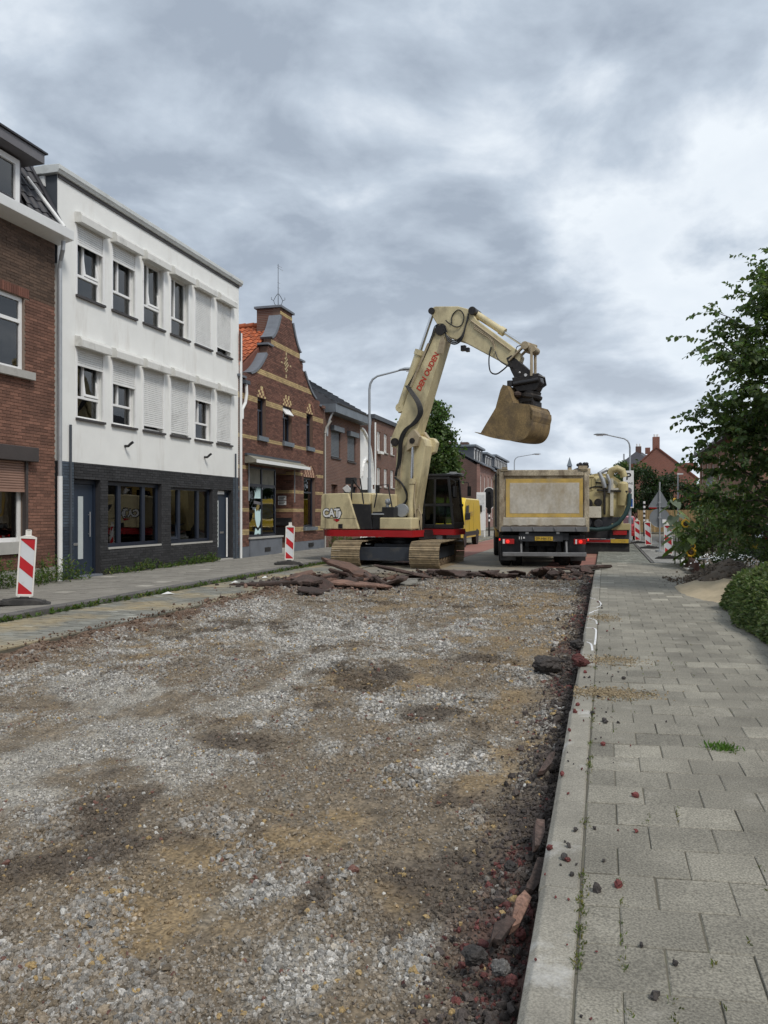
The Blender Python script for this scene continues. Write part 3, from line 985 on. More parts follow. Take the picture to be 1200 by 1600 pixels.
cl_ = np.exp(-((ky - 6.9) / 1.6) ** 2) + 0.25
kk = rng.random(n3) < cl_
P = np.concatenate([np.stack([cx, cy, ch + cs * 0.6], 1), np.stack([lx, ly, lz + ls * 0.3], 1), np.stack([kx, ky, ks * 0.5 + 0.002], 1)[kk]])
SZ = np.concatenate([cs, ls, ks[kk]])
scatter('surfacing_rubble', P, SZ[:, None] * rng.uniform(0.6, 1.3, (len(P), 3)), np.concatenate([cc, lc, kc[kk]]), 'dark red and black crumbs of old surfacing along the kerbs', 'rubble')

# right pavement: kerb stones and slabs laid in running bond
rp = MB().box(-0.095, 1.95, 0.9, 24.6, -0.4, -0.007).build('right_pavement', 'joint_soil')
rp['kind'] = 'structure'
rk = MB().box(-0.225, -0.115, 0.9, 24.6, -0.4, -0.05).build('right_kerb', 'joint_soil')
rk['kind'] = 'structure'
SK = math.tan(R(7.5))
kb = MB().prism([(-0.082, 0.0), (0.082, 0.0), (0.082, 0.115), (0.07, 0.125), (-0.055, 0.125), (-0.082, 0.10)], 'y', 0.006, 0.989)
ks0 = None
for i in range(23):
    loc = (-0.173 + random.uniform(-.004, .004), 1.24 + 0.98 * i, -0.125 + random.uniform(-.003, .003))
    if ks0 is None:
        ks0 = kb.build('kerb_stone', 'kerb', rk, world=False, bevel=0.006)
        ks0.location = loc
    else:
        c = copy_of(ks0, rk, loc)
        c.rotation_euler = (random.uniform(-.003, .003), 0, random.uniform(-.004, .004))
TW, TL = 0.287, 0.273


def slab_mb(w, jx=0.0022, t=0.07, jit=0.0, seed=0):
    g = np.random.default_rng(seed)
    m = MB()
    a, b = jx, w - jx
    v = []
    for z, e in ((-t, 0), (-0.004, 0), (0, 0.004)):
        for (x, y) in ((a + e, jx + e), (b - e, jx + e), (b - e, TL - jx - e), (a + e, TL - jx - e)):
            v.append((x + jit * g.uniform(-1, 1), y + x * SK + jit * g.uniform(-1, 1), z))
    f = [(8, 9, 10, 11)]
    for l in (0, 4):
        f += [(l + q, l + (q + 1) % 4, l + 4 + (q + 1) % 4, l + 4 + q) for q in range(4)]
    return m.add(v, f)


slab_src = {}
count = 0
rest_v, rest_c = [], []
for r_ in range(84):
    y0 = 1.45 + TL * r_
    x = -0.0885
    half = r_ % 2 == 1
    j = 0
    while x < 1.85:
        w = TW / 2 if (half and j == 0) else TW
        loc = (x, y0 + (x + 0.083) * SK, random.uniform(-.0035, .0025))
        if count < 300 and y0 + x * 0.3 < 13.6 and x < 0.20 * y0 + 0.75:
            key = (w < TW, random.randrange(8))
            src = slab_src.get(key)
            if src is None:
                src = slab_mb(w, jit=0.0022, seed=key[1] + 10 * key[0]).build('paving_slab', 'paver', rp, world=False)
                src.location = loc
                slab_src[key] = src
            else:
                c = copy_of(src, rp, loc)
                c.rotation_euler = (random.uniform(-.004, .004), random.uniform(-.004, .004), random.uniform(-.006, .006))
            count += 1
        else:
            m = slab_mb(w)
            s_ = random.choice([0.9, 0.95, 1, 1, 1.05, 1.1, 1.15, 1.6 if random.random() < .3 else 1])
            rest_v.append([(p[0] + loc[0], p[1] + loc[1], p[2] + loc[2]) for p in m.v])
            rest_c.append(np.array([0.228, 0.214, 0.176]) * s_)
        x += w
        j += 1
fs = np.array(slab_mb(TW).f)
V = np.array(rest_v).reshape(-1, 3)
F = (fs[None] + (np.arange(len(rest_v)) * 12)[:, None, None]).reshape(-1, 4)
np_mesh('paving', V, F, 'paver_attr', np.repeat(np.array(rest_c), len(fs), 0), rp, 'stuff')

# far right: cobbled bay and the pavement beside it
def laid(name, parent, x0, x1, y0, y1, w, l, z, col, material, bond=True, spread=0.16, j=0.006, light=0.04, h=0.05, dz=0.004):
    B, C = [], []
    r, y = 0, y0
    g = np.random.default_rng(int(abs(x0 * 97) + y0 * 13))
    while y < y1:
        x = x0 - (w / 2 if (bond and r % 2) else 0)
        while x < x1:
            a, b = max(x, x0), min(x + w, x1)
            if b - a > 0.02:
                t = z + g.uniform(-dz, dz)
                B.append((a + j / 2, b - j / 2, y + j / 2, y + l - j / 2, t - h, t))
                C.append(np.asarray(col) * (1 + g.uniform(-spread, spread)) * (1.6 if g.random() < light else 1))
            x += w
        y += l
        r += 1
    return boxes_mesh(name, B, C, material, parent, 'stuff', drop=('-z',))


bay = MB().box(-0.25, 1.34, 24.62, 44.0, -0.5, -0.045).build('cobbled_bay', 'joint_soil')
bay['kind'] = 'structure'
laid('cobbles', bay, -0.24, 1.33, 24.65, 44.0, 0.21, 0.105, -0.02, (0.19, 0.195, 0.165), 'paver_attr')
fp = MB().box(1.42, 2.6, 24.62, 44.0, -0.5, -0.02).build('right_footpath', 'joint_soil')
fp['kind'] = 'structure'
laid('paving', fp, 1.44, 2.6, 24.65, 44.0, 0.3, 0.3, 0.0, (0.225, 0.222, 0.205), 'paver_attr')
fk = MB().box(1.345, 1.415, 24.62, 44.0, -0.5, -0.06).build('bay_kerb', 'joint_soil')
fk['kind'] = 'structure'
k1 = MB().box(-0.035, 0.035, 0.004, 0.976, -0.06, 0.09).build('kerb_stone', 'kerb_dark', fk, world=False, bevel=0.006)
k1.location = (1.38, 24.64, -0.085)
for i in range(1, 19):
    copy_of(k1, fk, (1.38, 24.64 + 0.98 * i, -0.085))
MB().box(1.96, 2.6, 14.4, 24.6, -0.4, -0.004).build('pavement_edge', 'joint_soil')['kind'] = 'structure'
MB().box(1.965, 9.0, -2.0, 14.39, -0.4, 0.0).build('garden_ground', 'garden_soil')['kind'] = 'structure'
MB().box(2.61, 9.0, 14.4, 44.0, -0.4, 0.0).build('garden_ground', 'garden_soil')['kind'] = 'structure'

# left pavement, kerb and cobbled strip
lp = MB().box(-12.2, -8.62, -6, 53.4, -0.5, -0.018).build('left_pavement', 'joint_soil')
lp['kind'] = 'structure'
laid('paving', lp, -11.62, -8.63, 5.5, 53.3, 0.3, 0.3, 0.0, (0.225, 0.212, 0.185), 'paver_attr', light=0.015, spread=0.06, j=0.004)
lk = MB().box(-8.615, -8.47, -6, 53.4, -0.5, -0.1).build('left_kerb', 'joint_soil')
lk['kind'] = 'structure'
k2 = MB().prism([(-0.07, 0), (0.07, 0), (0.07, 0.10), (0.055, 0.118), (-0.07, 0.122)], 'y', 0.004, 0.976).build('kerb_stone', 'kerb_dark', lk, world=False, bevel=0.005)
k2.location = (-8.543, 6.0, -0.12)
for i in range(1, 48):
    copy_of(k2, lk, (-8.543 + random.uniform(-.004, .004), 6.0 + 0.98 * i, -0.12 + random.uniform(-.004, .003)))
ls_ = MB().box(-8.46, -6.80, -6, 53.4, -0.5, -0.118).build('cobbled_strip', 'joint_soil')
ls_['kind'] = 'structure'
laid('cobbles', ls_, -8.45, -6.80, 5.5, 52.0, 0.21, 0.105, -0.10, (0.20, 0.20, 0.175), 'cobble_attr', spread=0.2)

# ---------------------------------------------------------------- buildings, left side (fronts in the plane x = XF)
XF = -11.6


def cells(mb, y0, y1, z0, z1, holes, xa, xb):
    """wall slab with rectangular openings"""
    zs = sorted({z0, z1, *[h[2] for h in holes], *[h[3] for h in holes]})
    zs = [z for z in zs if z0 <= z <= z1]
    for a, b in zip(zs, zs[1:]):
        cut = sorted((h[0], h[1]) for h in holes if h[2] < (a + b) / 2 < h[3])
        y = y0
        for c, d in cut:
            if c > y:
                mb.box(xa, xb, y, min(c, y1), a, b)
            y = max(y, d)
        if y < y1:
            mb.box(xa, xb, y, y1, a, b)
    return mb


def brick_list(y0, y1, z0, z1, holes, colf, outline=None, seed=1, L=0.22, H=0.065, j=0.010, x=XF, proud=0.010):
    g = np.random.default_rng(seed)
    B, C = [], []
    k, z = 0, z0
    while z < z1 - 0.02:
        zt = min(z + H, z1)
        zm = (z + zt) / 2
        iv = [(y0, y1)] if outline is None else [outline(zm)]
        for h in holes:
            a, b = h[0], h[1]
            if len(h) > 4 and zm > h[3]:
                t = (zm - h[3]) / h[4]
                if t >= 1:
                    continue
                w = (b - a) / 2 * math.sqrt(1 - t * t)
                a, b = (a + b) / 2 - w, (a + b) / 2 + w
            elif not (h[2] <= zm <= h[3]):
                continue
            nv = []
            for (p, q) in iv:
                if b <= p or a >= q:
                    nv.append((p, q))
                else:
                    if a > p:
                        nv.append((p, a))
                    if b < q:
                        nv.append((b, q))
            iv = nv
        off = (k % 2) * L / 2 + g.uniform(-0.008, 0.008)
        for (p, q) in iv:
            s = y0 + math.floor((p - y0) / L - 1) * L + off
            while s < q:
                a, b = max(s + j / 2, p + 0.002), min(s + L - j / 2, q - 0.002)
                if b - a > 0.025:
                    pr = proud + g.uniform(-0.003, 0.004)
                    B.append((x - 0.02, x + pr, a, b, z + j / 2, zt - j / 2))
                    C.append(colf(zm, (a + b) / 2, g))
                s += L
        z += H
        k += 1
    return B, C


def window(root, y0, y1, z0, z1, mat_frame='white_plastic', setback=0.12, fw=0.065, vbars=(), hbars=(), back='window_backing', sill=None, glass='glass', bar=0.055, x=XF, name='window', backd=0.18):
    """frame (part) with pane, sill and curtain (sub-parts)"""
    xa, xb = x - setback - 0.06, x - setback
    m = MB()
    m.box(xa, xb, y0, y0 + fw, z0, z1).box(xa, xb, y1 - fw, y1, z0, z1)
    m.box(xa, xb, y0 + fw, y1 - fw, z0, z0 + fw).box(xa, xb, y0 + fw, y1 - fw, z1 - fw, z1)
    for v in vbars:
        if isinstance(v, tuple):
            yv, za, zb = v
        else:
            yv, za, zb = v, z0 + fw, z1 - fw
        m.box(xa - 0.002, xb + 0.012, yv - bar / 2, yv + bar / 2, za, zb)
    for v in hbars:
        m.box(xa - 0.004, xb + 0.016, y0 + fw, y1 - fw, v - bar / 2, v + bar / 2)
    f = m.build(name, mat_frame, root)
    MB().box(xa + 0.02, xa + 0.028, y0 + fw * .5, y1 - fw * .5, z0 + fw * .5, z1 - fw * .5).build('pane', glass, f)
    if back:
        MB().box(xa - backd - 0.02, xa - backd, y0, y1, z0, z1).build('window_backing', back, f)  # with room_dark, a dark sheet coloured for the unlit room, no cloth
    if sill:
        ms, h, pr, over = sill
        MB().box(x - setback + 0.002, x + pr, y0 - over, y1 + over, z0 - h, z0 - 0.002).build('sill', ms, f)
    return f


def shutter(parent, y0, y1, z0, z1, x, material, pitch=0.052):
    m = MB()
    z = z1
    prof = [(0, 0), (0.012, -0.006), (0.014, -pitch * .5), (0.010, -pitch + 0.008), (0, -pitch + 0.003)]
    while z - pitch > z0 - 0.01:
        m.prism([(x + a, z + b) for a, b in prof], 'y', y0, y1)
        z -= pitch
    m.box(x - 0.006, x + 0.018, y0, y1, z - 0.012, z + 0.045)
    return m.build('roller_shutter', material, parent, kind='stuff')


def xyz_prism(m, poly, a, b):
    """poly in (x,z) run along y"""
    return m.prism(poly, 'y', a, b)


# ---- white three-storey building
wb = thing('apartment_building', 'white plastered three-storey building with shutters over a black brick ground floor', 'building', (XF, 19.0, 0))
ups = [(15.22 + 1.336 * i, 16.24 + 1.336 * i) for i in range(6)]
holes = [(a, b, 6.48, 8.12) for a, b in ups] + [(a, b, 3.67, 5.30) for a, b in ups]
cells(MB(), 14.60, 23.44, 2.65, 8.96, holes, XF - 0.3, XF).build('wall', 'plaster', wb)
MB().box(-22, XF - 0.302, 14.60, 14.9, 0, 8.96).build('side_wall', 'slate_cladding', wb)
MB().box(XF - 0.302, XF - .012, 14.592, 14.598, 7.0, 8.955).build('side_cladding', 'slate_cladding', wb)
MB().box(-22, XF - 0.302, 23.14, 23.44, 0, 8.95).build('side_wall', 'plaster', wb)
MB().box(-22, -21.7, 14.9, 23.14, 0, 8.95).box(-21.7, XF - 0.302, 14.9, 23.14, 8.8, 8.95).build('roof', 'slate_cladding', wb)
m = MB()
m.prism([(XF + 0.10, 9.02), (XF + 0.12, 9.04), (XF + 0.12, 9.14), (XF - 0.35, 9.16), (XF - 0.35, 8.962), (XF + 0.07, 8.962)], 'y', 14.5, 23.54)
m.box(-22, XF - 0.351, 14.5, 14.95, 8.97, 9.15).box(-22, XF - 0.351, 23.1, 23.54, 8.97, 9.15)
m.build('coping', 'coping_metal', wb, bevel=0.01)
MB().box(XF + 0.002, XF + 0.03, 14.6, 23.44, 8.885, 8.955).build('fascia_strip', 'dark_sill', wb)
MB().box(-22, XF - 0.31, 14.55, 14.598, 8.72, 8.95).build('fascia_strip', 'white_paint', wb)
UB = [7.66, 7.68, None, None, 6.50, 6.66]
LB = [4.87, 4.68, 3.80, 3.70, 4.83, 3.70]
for row, (z0, z1, bots) in enumerate(((6.48, 8.12, UB), (3.67, 5.30, LB))):
    for i, (a, b) in enumerate(ups):
        zt = z0 + 0.50
        back = 'window_backing' if (i, row) in ((1, 1), (2, 0), (0, 0)) else 'room_dark'
        f = window(wb, a + 0.01, b - 0.01, z0, z1, vbars=((a + 0.40, zt, z1 - .06),), hbars=(zt,), back=back, sill=('dark_sill', 0.055, 0.06, 0.03))
        if (row, i) in ((0, 0), (0, 2), (1, 0)):       # right sash tilted inwards at its top
            s = MB()
            w0, w1, h0, h1 = a + 0.43, b - 0.06, zt + 0.05, z1 - 0.09
            s.box(-0.025, 0.025, w0, w0 + .055, 0, h1 - h0).box(-0.025, 0.025, w1 - .055, w1, 0, h1 - h0)
            s.box(-0.025, 0.025, w0 + .055, w1 - .055, 0, .055).box(-0.025, 0.025, w0 + .055, w1 - .055, h1 - h0 - .055, h1 - h0)
            s.xf(Matrix.Translation((XF - 0.125, 0, h0)) @ Matrix.Rotation(R(-7.5), 4, 'Y'))
            s.build('sash', 'white_plastic', f)
        every('guide_rail', 'white_plastic', f, [MB().box(XF - 0.028, XF + 0.012, a - 0.02, a + 0.035, z0, z1), MB().box(XF - 0.028, XF + 0.012, b - 0.035, b + 0.02, z0, z1)])
        MB().prism([(XF + 0.003, z1 - 0.01), (XF + 0.20, z1 - 0.03), (XF + 0.20, z1 + 0.13), (XF + 0.15, z1 + 0.21), (XF + 0.003, z1 + 0.24)], 'y', a - 0.05, b + 0.06).build('shutter_box', 'shutter_box', f, bevel=0.008)
        if bots[i] is not None:
            shutter(f, a + 0.036, b - 0.036, bots[i], z1, XF - 0.022, 'shutter_white')
gh = [(15.13, 16.10, -0.1, 2.28), (16.40, 18.77, 0.66, 2.27), (19.25, 21.64, 0.64, 2.24), (21.98, 22.93, -0.1, 2.24)]
cells(MB(), 14.60, 23.44, 0.0, 2.65, gh, XF - 0.3, XF - 0.004).build('ground_floor_wall', 'mortar_dark', wb)
B, C = brick_list(15.14, 23.02, 0.0, 2.65, gh, lambda z, y, g: np.array([0.030, 0.030, 0.032]) * g.uniform(0.7, 1.35), seed=4)
boxes_mesh('bricks', B, C, 'blackbrick', wb, 'stuff', off=(XF, 19, 0), drop=('-x',))
B, C = brick_list(14.60, 15.13, 0.0, 2.65, [], lambda z, y, g: np.array([0.06, 0.08, 0.105]) * g.uniform(0.8, 1.25) if z > 1.2 else np.array([0.032, 0.045, 0.065]) * g.uniform(0.8, 1.25), seed=5)
b2, c2 = brick_list(23.03, 23.44, 0.0, 2.65, [], lambda z, y, g: np.array([0.075, 0.095, 0.12]) * g.uniform(0.8, 1.2), seed=6)
boxes_mesh('painted_bricks', B + b2, C + c2, 'blackbrick', wb, 'stuff', off=(XF, 19, 0), drop=('-x',))
MB().box(XF - 3.5, XF - 3.4, 15, 23, 0, 2.6).box(XF - 3.4, XF - 0.5, 15, 23, 2.5, 2.6).box(XF - 3.4, XF - .5, 19.0, 19.1, 0, 2.5).build('interior', 'room_dark', wb)
every('interior_panel', 'curtain_warm', wb, [MB().box(XF - 1.6, XF - 1.5, 16.6, 18.2, 0.4, 1.75), MB().box(XF - 1.2, XF - 0.8, 19.5, 20.3, 0.4, 1.3)])
f = window(wb, 16.41, 18.76, 0.66, 2.26, 'navy_frame', 0.10, 0.085, vbars=(16.99, 18.06), back=None, sill=('pale_stone', 0.05, 0.02, 0.0), bar=0.13)
f = window(wb, 19.26, 21.63, 0.64, 2.23, 'navy_frame', 0.10, 0.085, vbars=(19.84, 20.92), back=None, sill=('pale_stone', 0.05, 0.02, 0.0), bar=0.13)
s = MB()
s.box(-.03, .03, 19.36, 19.44, 0, 1.4).box(-.03, .03, 19.72, 19.80, 0, 1.4).box(-.03, .03, 19.44, 19.72, 0, .08).box(-.03, .03, 19.44, 19.72, 1.32, 1.4)
s.xf(Matrix.Translation((XF - 0.12, 0, 0.74)) @ Matrix.Rotation(R(-6), 4, 'Y'))
s.build('sash', 'navy_frame', f)
# left door
d = MB().box(XF - 0.20, XF - 0.12, 15.14, 15.21, 0.02, 2.27).box(XF - 0.20, XF - 0.12, 16.02, 16.09, 0.02, 2.27).box(XF - 0.20, XF - 0.12, 15.21, 16.02, 2.17, 2.27).build('door', 'navy_frame', wb)
MB().box(XF - 0.19, XF - 0.15, 15.215, 16.015, 0.05, 2.165).build('door_leaf', 'navy_door', d, bevel=0.006)
MB().box(XF - 0.149, XF - 0.144, 15.48, 15.66, 0.42, 1.88).build('frosted_pane', 'frosted', d)
MB().box(XF - 0.149, XF - 0.135, 15.25, 15.47, 0.74, 0.80).build('letter_slot', 'steel', d, bevel=0.004)
MB().cyl((XF - .11, 15.87, .93), (XF - .11, 15.87, 1.52), .016).cyl((XF - .15, 15.87, 1.0), (XF - .11, 15.87, 1.0), .01).cyl((XF - .15, 15.87, 1.45), (XF - .11, 15.87, 1.45), .01).build('handle', 'steel', d)
MB().box(XF - 0.2, XF + 0.06, 15.1, 16.12, -0.02, 0.045).build('doorstep', 'grey_stone', d)
# right door with white film left on its frame
d = MB().box(XF - 0.18, XF - 0.10, 21.99, 22.05, 0.02, 2.23).box(XF - 0.18, XF - 0.10, 22.86, 22.92, 0.02, 2.23).box(XF - 0.18, XF - 0.10, 22.05, 22.86, 2.14, 2.23).build('door', 'navy_frame', wb)
MB().box(XF - 0.17, XF - 0.13, 22.055, 22.855, 0.05, 2.135).build('door_leaf', 'navy_door', d, bevel=0.006)
MB().box(XF - 0.129, XF - 0.124, 22.13, 22.28, 0.42, 1.88).build('frosted_pane', 'frosted', d)
MB().box(XF - 0.098, XF - 0.088, 22.06, 22.58, 2.08, 2.19).box(XF - .098, XF - .088, 22.74, 22.83, 0.08, 1.98).build('protective_film', 'white_plastic', d)
MB().box(XF - 0.129, XF - 0.115, 22.36, 22.6, 0.84, 0.90).build('letter_slot', 'steel', d)
MB().cyl((XF - .09, 22.1, 1.0), (XF - .09, 22.1, 1.6), .014).build('handle', 'steel', d)
MB().box(XF - 0.2, XF + 0.05, 21.95, 22.95, -0.02, 0.04).build('doorstep', 'pale_stone', d)
for y, z in ((14.99, 3.48), (23.16, 3.42)):
    MB().box(XF + .014, XF + .05, y - .025, y + .025, 0, z).build('cable_duct', 'slate_cladding', wb)
for y in (17.1, 21.15):
    MB().tube([(XF, y, 3.17), (XF + .10, y, 3.17), (XF + .17, y + .02, 3.24), (XF + .22, y + .03, 3.27)], .035).build('vent_spout', 'black_paint', wb)
MB().tube([(XF - .75, 14.59, 8.2), (XF - .75, 14.45, 8.25), (XF - .82, 14.2, 8.33)], .05).build('vent_spout', 'black_paint', wb)
MB().cyl((XF - .75, 14.57, 7.3), (XF - .75, 14.57, 8.2), .02).build('cable_duct', 'fascia_grey', wb)
MB().cyl((XF + .07, 23.46, 0), (XF + .07, 23.46, 7.4), .045, n=10).build('drain_pipe', 'white_paint', wb)
MB().cyl((XF + .07, 23.40, 6.5), (XF + .07, 23.40, 7.45), .03, n=8).build('drain_pipe', 'dark_sill', wb)

# ---- brown brick house at the left edge
bh = thing('brick_house', 'brown brick terraced house with white gutter and dark tiled mansard roof', 'house', (XF, 11.5, 0))
lh = [(11.4, 13.58, 4.42, 5.96), (11.2, 13.60, 0.88, 2.80)]
cells(MB(), 7.0, 14.50, 0, 7.45, lh, XF - 0.3, XF - 0.002).build('wall', 'mortar', bh)


def lcol(z, y, g):
    if z > 5.95 + 0.1 * g.random():
        b = np.array([0.098, 0.062, 0.043])
    else:
        b = np.array([0.195, 0.096, 0.066]) if z > 1.0 else np.array([0.155, 0.075, 0.053])
    return b * g.uniform(0.72, 1.3)


B, C = brick_list(7.0, 14.50, 0.32, 7.45, lh + [(11.4, 13.7, 5.96, 6.16)], lcol, seed=8, H=0.066)
B, C = np.array(B), np.array(C)
near = (B[:, 2] > 12.6)
pick = np.where(near & (B[:, 4] > 2.9) & (B[:, 5] < 6.0) & (B[:, 3] > 13.6))[0]
pick = pick[np.argsort(-(B[pick, 3] - B[pick, 2]))][:300]
mask = np.zeros(len(B), bool)
mask[pick] = True
sing = {}
for q in np.where(mask)[0]:
    b = B[q]
    key = round(b[3] - b[2], 2)
    loc = (b[0] - XF, b[2] - 11.5, b[4])
    if key not in sing:
        o = MB().box(0, 0.032, 0, key, 0, 0.056).build('brick', 'brick_single', bh, world=False)
        o.location = loc
        sing[key] = o
    else:
        copy_of(sing[key], bh, loc)
boxes_mesh('bricks', B[~mask], C[~mask], 'brick_attr', bh, 'stuff', off=(XF, 11.5, 0), drop=('-x',))
yb, Bs, Cs = 11.4, [], []
while yb < 13.68:
    Bs.append((XF - .02, XF + .014, yb + .004, yb + .058, 5.965, 6.16))
    Cs.append(np.array([0.155, 0.065, 0.045]) * random.uniform(.75, 1.25))
    yb += .064
boxes_mesh('brick_arch', Bs, Cs, 'brick_attr', bh, 'stuff', off=(XF, 11.5, 0), drop=('-x',))
MB().box(XF, XF + .025, 7, 14.5, 0, 0.318).build('plinth', 'concrete_plinth', bh)
window(bh, 11.42, 13.57, 4.43, 5.955, 'white_plastic', 0.06, 0.08, vbars=(12.55,), hbars=(5.45,), back='window_backing', sill=('pale_stone', 0.16, 0.12, 0.2), bar=.07, backd=.0)
window(bh, 11.22, 13.58, 0.90, 2.79, 'white_plastic', 0.10, 0.085, back='window_backing', sill=('pale_stone', 0.24, 0.07, 0.03), backd=.0)
f = MB().box(XF - .05, XF + .16, 10.9, 13.82, 2.56, 2.86).build('shutter_box', 'brown_alu', bh, bevel=.01)
MB().box(XF - .04, XF + .05, 13.56, 13.63, 0.9, 2.56).build('guide_rail', 'brown_alu', f)
shutter(f, 11.2, 13.56, 1.92, 2.56, XF + .0, 'shutter_pink')
MB().prism([(XF + .01, 7.38), (XF + .40, 7.46), (XF + .42, 7.66), (XF + .37, 7.66), (XF + .36, 7.58), (XF - .1, 7.58), (XF - .1, 7.46)], 'y', 7, 14.62).build('gutter', 'white_paint', bh, bevel=.008)
# mansard slope
sa, sb = Vector((XF + .26, 0, 7.60)), Vector((XF - .68, 0, 9.22))
sl = (sb - sa).normalized()
nrm = Vector((-sl.z, 0, sl.x)) * -1
rf = MB().prism([(sa.x - .06, sa.z - .02), (sb.x - .06, sb.z), (sb.x - 3, sb.z + .5), (sb.x - 3, sa.z - .02)], 'y', 7.0, 14.40).build('roof', 'roof_black', bh)
tile = MB()
pr = [(0, .0), (.05, .035), (.11, .03), (.17, .0), (.23, -.006), (.262, .004)]
tv = []
for t in (0, 1):
    for (u, h) in pr:
        tv.append(Vector((0, u, 0)) + sl * (t * .33) + nrm * (h + .035 - t * .025))
for (u, h) in pr:
    tv.append(Vector((0, u, 0)) + nrm * (h + .012))
k = len(pr)
tile.add(tv, [(i, i + 1, k + i + 1, k + i) for i in range(k - 1)] + [(2 * k + i, 2 * k + i + 1, i + 1, i) for i in range(k - 1)])
t0 = None
for r_ in range(6):
    for c_ in range(4):
        p = sa + sl * (r_ * .305)
        loc = (p.x - XF, 13.50 + c_ * .246 - 11.5, p.z)
        if t0 is None:
            t0 = tile.build('roof_tile', 'roof_black', rf, world=False)
            t0.location = loc
        else:
            copy_of(t0, rf, loc)
m = MB().beam(sa + Vector((-.02, 14.47, 0)) + nrm * .03, sb + Vector((-.02, 14.47, 0)) + nrm * .03, .14, .1, nrm)
m.build('verge_board', 'roof_black', bh)
MB().cyl(sa + Vector((0, 14.36, .02)) + nrm * .11, Vector((XF - .42, 14.02, 8.62)) + nrm * .12, .045, n=10).build('overflow_pipe', 'white_paint', bh)
dm = MB().box(XF - 2, XF - .02, 9.0, 13.50, 7.6, 8.75).build('dormer', 'fascia_grey', bh)
dw = MB()
dw.box(XF - .015, XF + .05, 11.0, 11.1, 7.68, 8.72).box(XF - .015, XF + .05, 13.26, 13.38, 7.68, 8.72).box(XF - .015, XF + .05, 11.1, 13.26, 7.68, 7.78).box(XF - .015, XF + .05, 11.1, 13.26, 8.60, 8.72)
dw.build('dormer_frame', 'white_plastic', dm)
MB().box(XF - .01, XF + .0, 11.1, 13.26, 7.78, 8.60).build('pane', 'glass', dm)
MB().box(XF - .018, XF - .012, 11.1, 13.26, 7.78, 8.60).build('window_backing', 'window_backing', dm)
fb = MB().box(XF - 2.2, XF + .33, 8.0, 13.78, 8.78, 8.99).build('fascia', 'fascia_grey', bh, bevel=.006)
MB().box(XF - 2.2, XF + .37, 8.0, 13.84, 8.995, 9.03).box(XF - 2.2, XF + .30, 8.0, 13.76, 9.035, 9.08).build('roof_edge', 'roof_black', fb)
MB().cyl((XF + .10, 14.545, 0), (XF + .10, 14.545, 2.3), .055, n=12).build('drain_pipe', 'white_paint', bh)
MB().tube([(XF + .10, 14.545, 2.3), (XF + .10, 14.545, 6.85), (XF + .14, 14.52, 7.02), (XF + .26, 14.44, 7.22), (XF + .28, 14.43, 7.4)], .046, 10).build('drain_pipe', 'galvanised', bh)

# ---- gabled brick house with yellow bands
GY0, GY1, GC = 23.50, 31.52, 27.42
gx = thing('gabled_house', 'brown brick shop house with stepped curved gable and yellow brick bands', 'house', (XF, GC, 0))
half = [(4.02, 0.0), (4.02, 5.92), (3.62, 5.98), (3.62, 6.17), (3.1, 6.22)]
half += [(3.1 - 1.3 * t, 6.22 + 0.92 * (0.35 * t + 0.65 * t * t)) for t in (.15, .3, .45, .6, .75, .9, 1.0)]
half += [(1.68, 7.16), (1.68, 7.46), (1.38, 7.52), (1.38, 7.80)]
half += [(1.38 - .82 * t, 7.80 + .98 * (0.25 * t + .75 * t * t)) for t in (.15, .3, .45, .6, .75, .9, 1.0)]
half += [(0.56, 9.12)]


def half_w(z):
    for (w0, z0), (w1, z1) in zip(half, half[1:]):
        if z0 <= z <= z1 and z1 > z0:
            return w0 + (w1 - w0) * (z - z0) / (z1 - z0)
    return 0.56


arch = [(24.86, 25.58, 4.15, 5.52, .42), (27.08, 27.96, 4.15, 5.52, .46), (29.48, 30.20, 4.15, 5.52, .42), (29.18, 30.50, 0.90, 2.93, .50)]
rect = [(24.20, 26.66, 0.0, 3.12), (26.66, 28.10, -0.1, 3.12)]
BANDS = [(5.33, 5.52), (3.97, 4.16), (6.34, 6.53), (7.56, 7.74), (2.96, 3.12), (2.24, 2.40), (1.52, 1.68), (0.76, 0.92)]


def gcol(z, y, g):
    for a, b in BANDS:
        if a <= z <= b:
            return np.array([0.44, 0.325, 0.165]) * g.uniform(0.82, 1.15)
    if z > 8.86 and z < 9.0:
        return np.array([0.50, 0.38, 0.18]) * g.uniform(.85, 1.1)
    return np.array([0.150, 0.070, 0.050]) * g.uniform(0.65, 1.35)


wm = cells(MB(), GY0, GY1, 0, 5.52, [(h[0], h[1], h[2], h[3]) for h in arch] + rect, XF - .3, XF - .004)
wm.prism([(GC - w, max(z, 5.52)) for w, z in half if z > 5.0] + [(GC + w, max(z, 5.52)) for w, z in reversed(half) if z > 5.0] + [(GY1, 5.52), (GY0, 5.52)], 'x', XF - .3, XF - .004)
wm.build('wall', 'mortar_gable', gx)
B, C = brick_list(GY0, GY1, 0.36, 9.10, arch + rect, gcol, lambda z: (GC - half_w(z) + .003, GC + half_w(z) - .003), seed=9)
boxes_mesh('bricks', B, C, 'brick_attr', gx, 'stuff', off=(XF, GC, 0), drop=('-x',))
MB().box(XF, XF + .03, GY0, 24.19, 0, .355).box(XF, XF + .03, 28.11, GY1, 0, .355).box(XF - .25, XF + .06, 24.2, 26.9, 0, .60).build('plinth', 'grey_stone', gx)
MB().box(XF - .06, XF + .10, 24.15, 26.95, .60, .66).build('shop_sill', 'pale_stone', gx)
for y in (25.6, 29.9):
    MB().box(XF + .031 if y > 28 else XF + .061, XF + .07, y - .25, y + .25, .12, .27).build('cellar_vent', 'black_paint', gx)
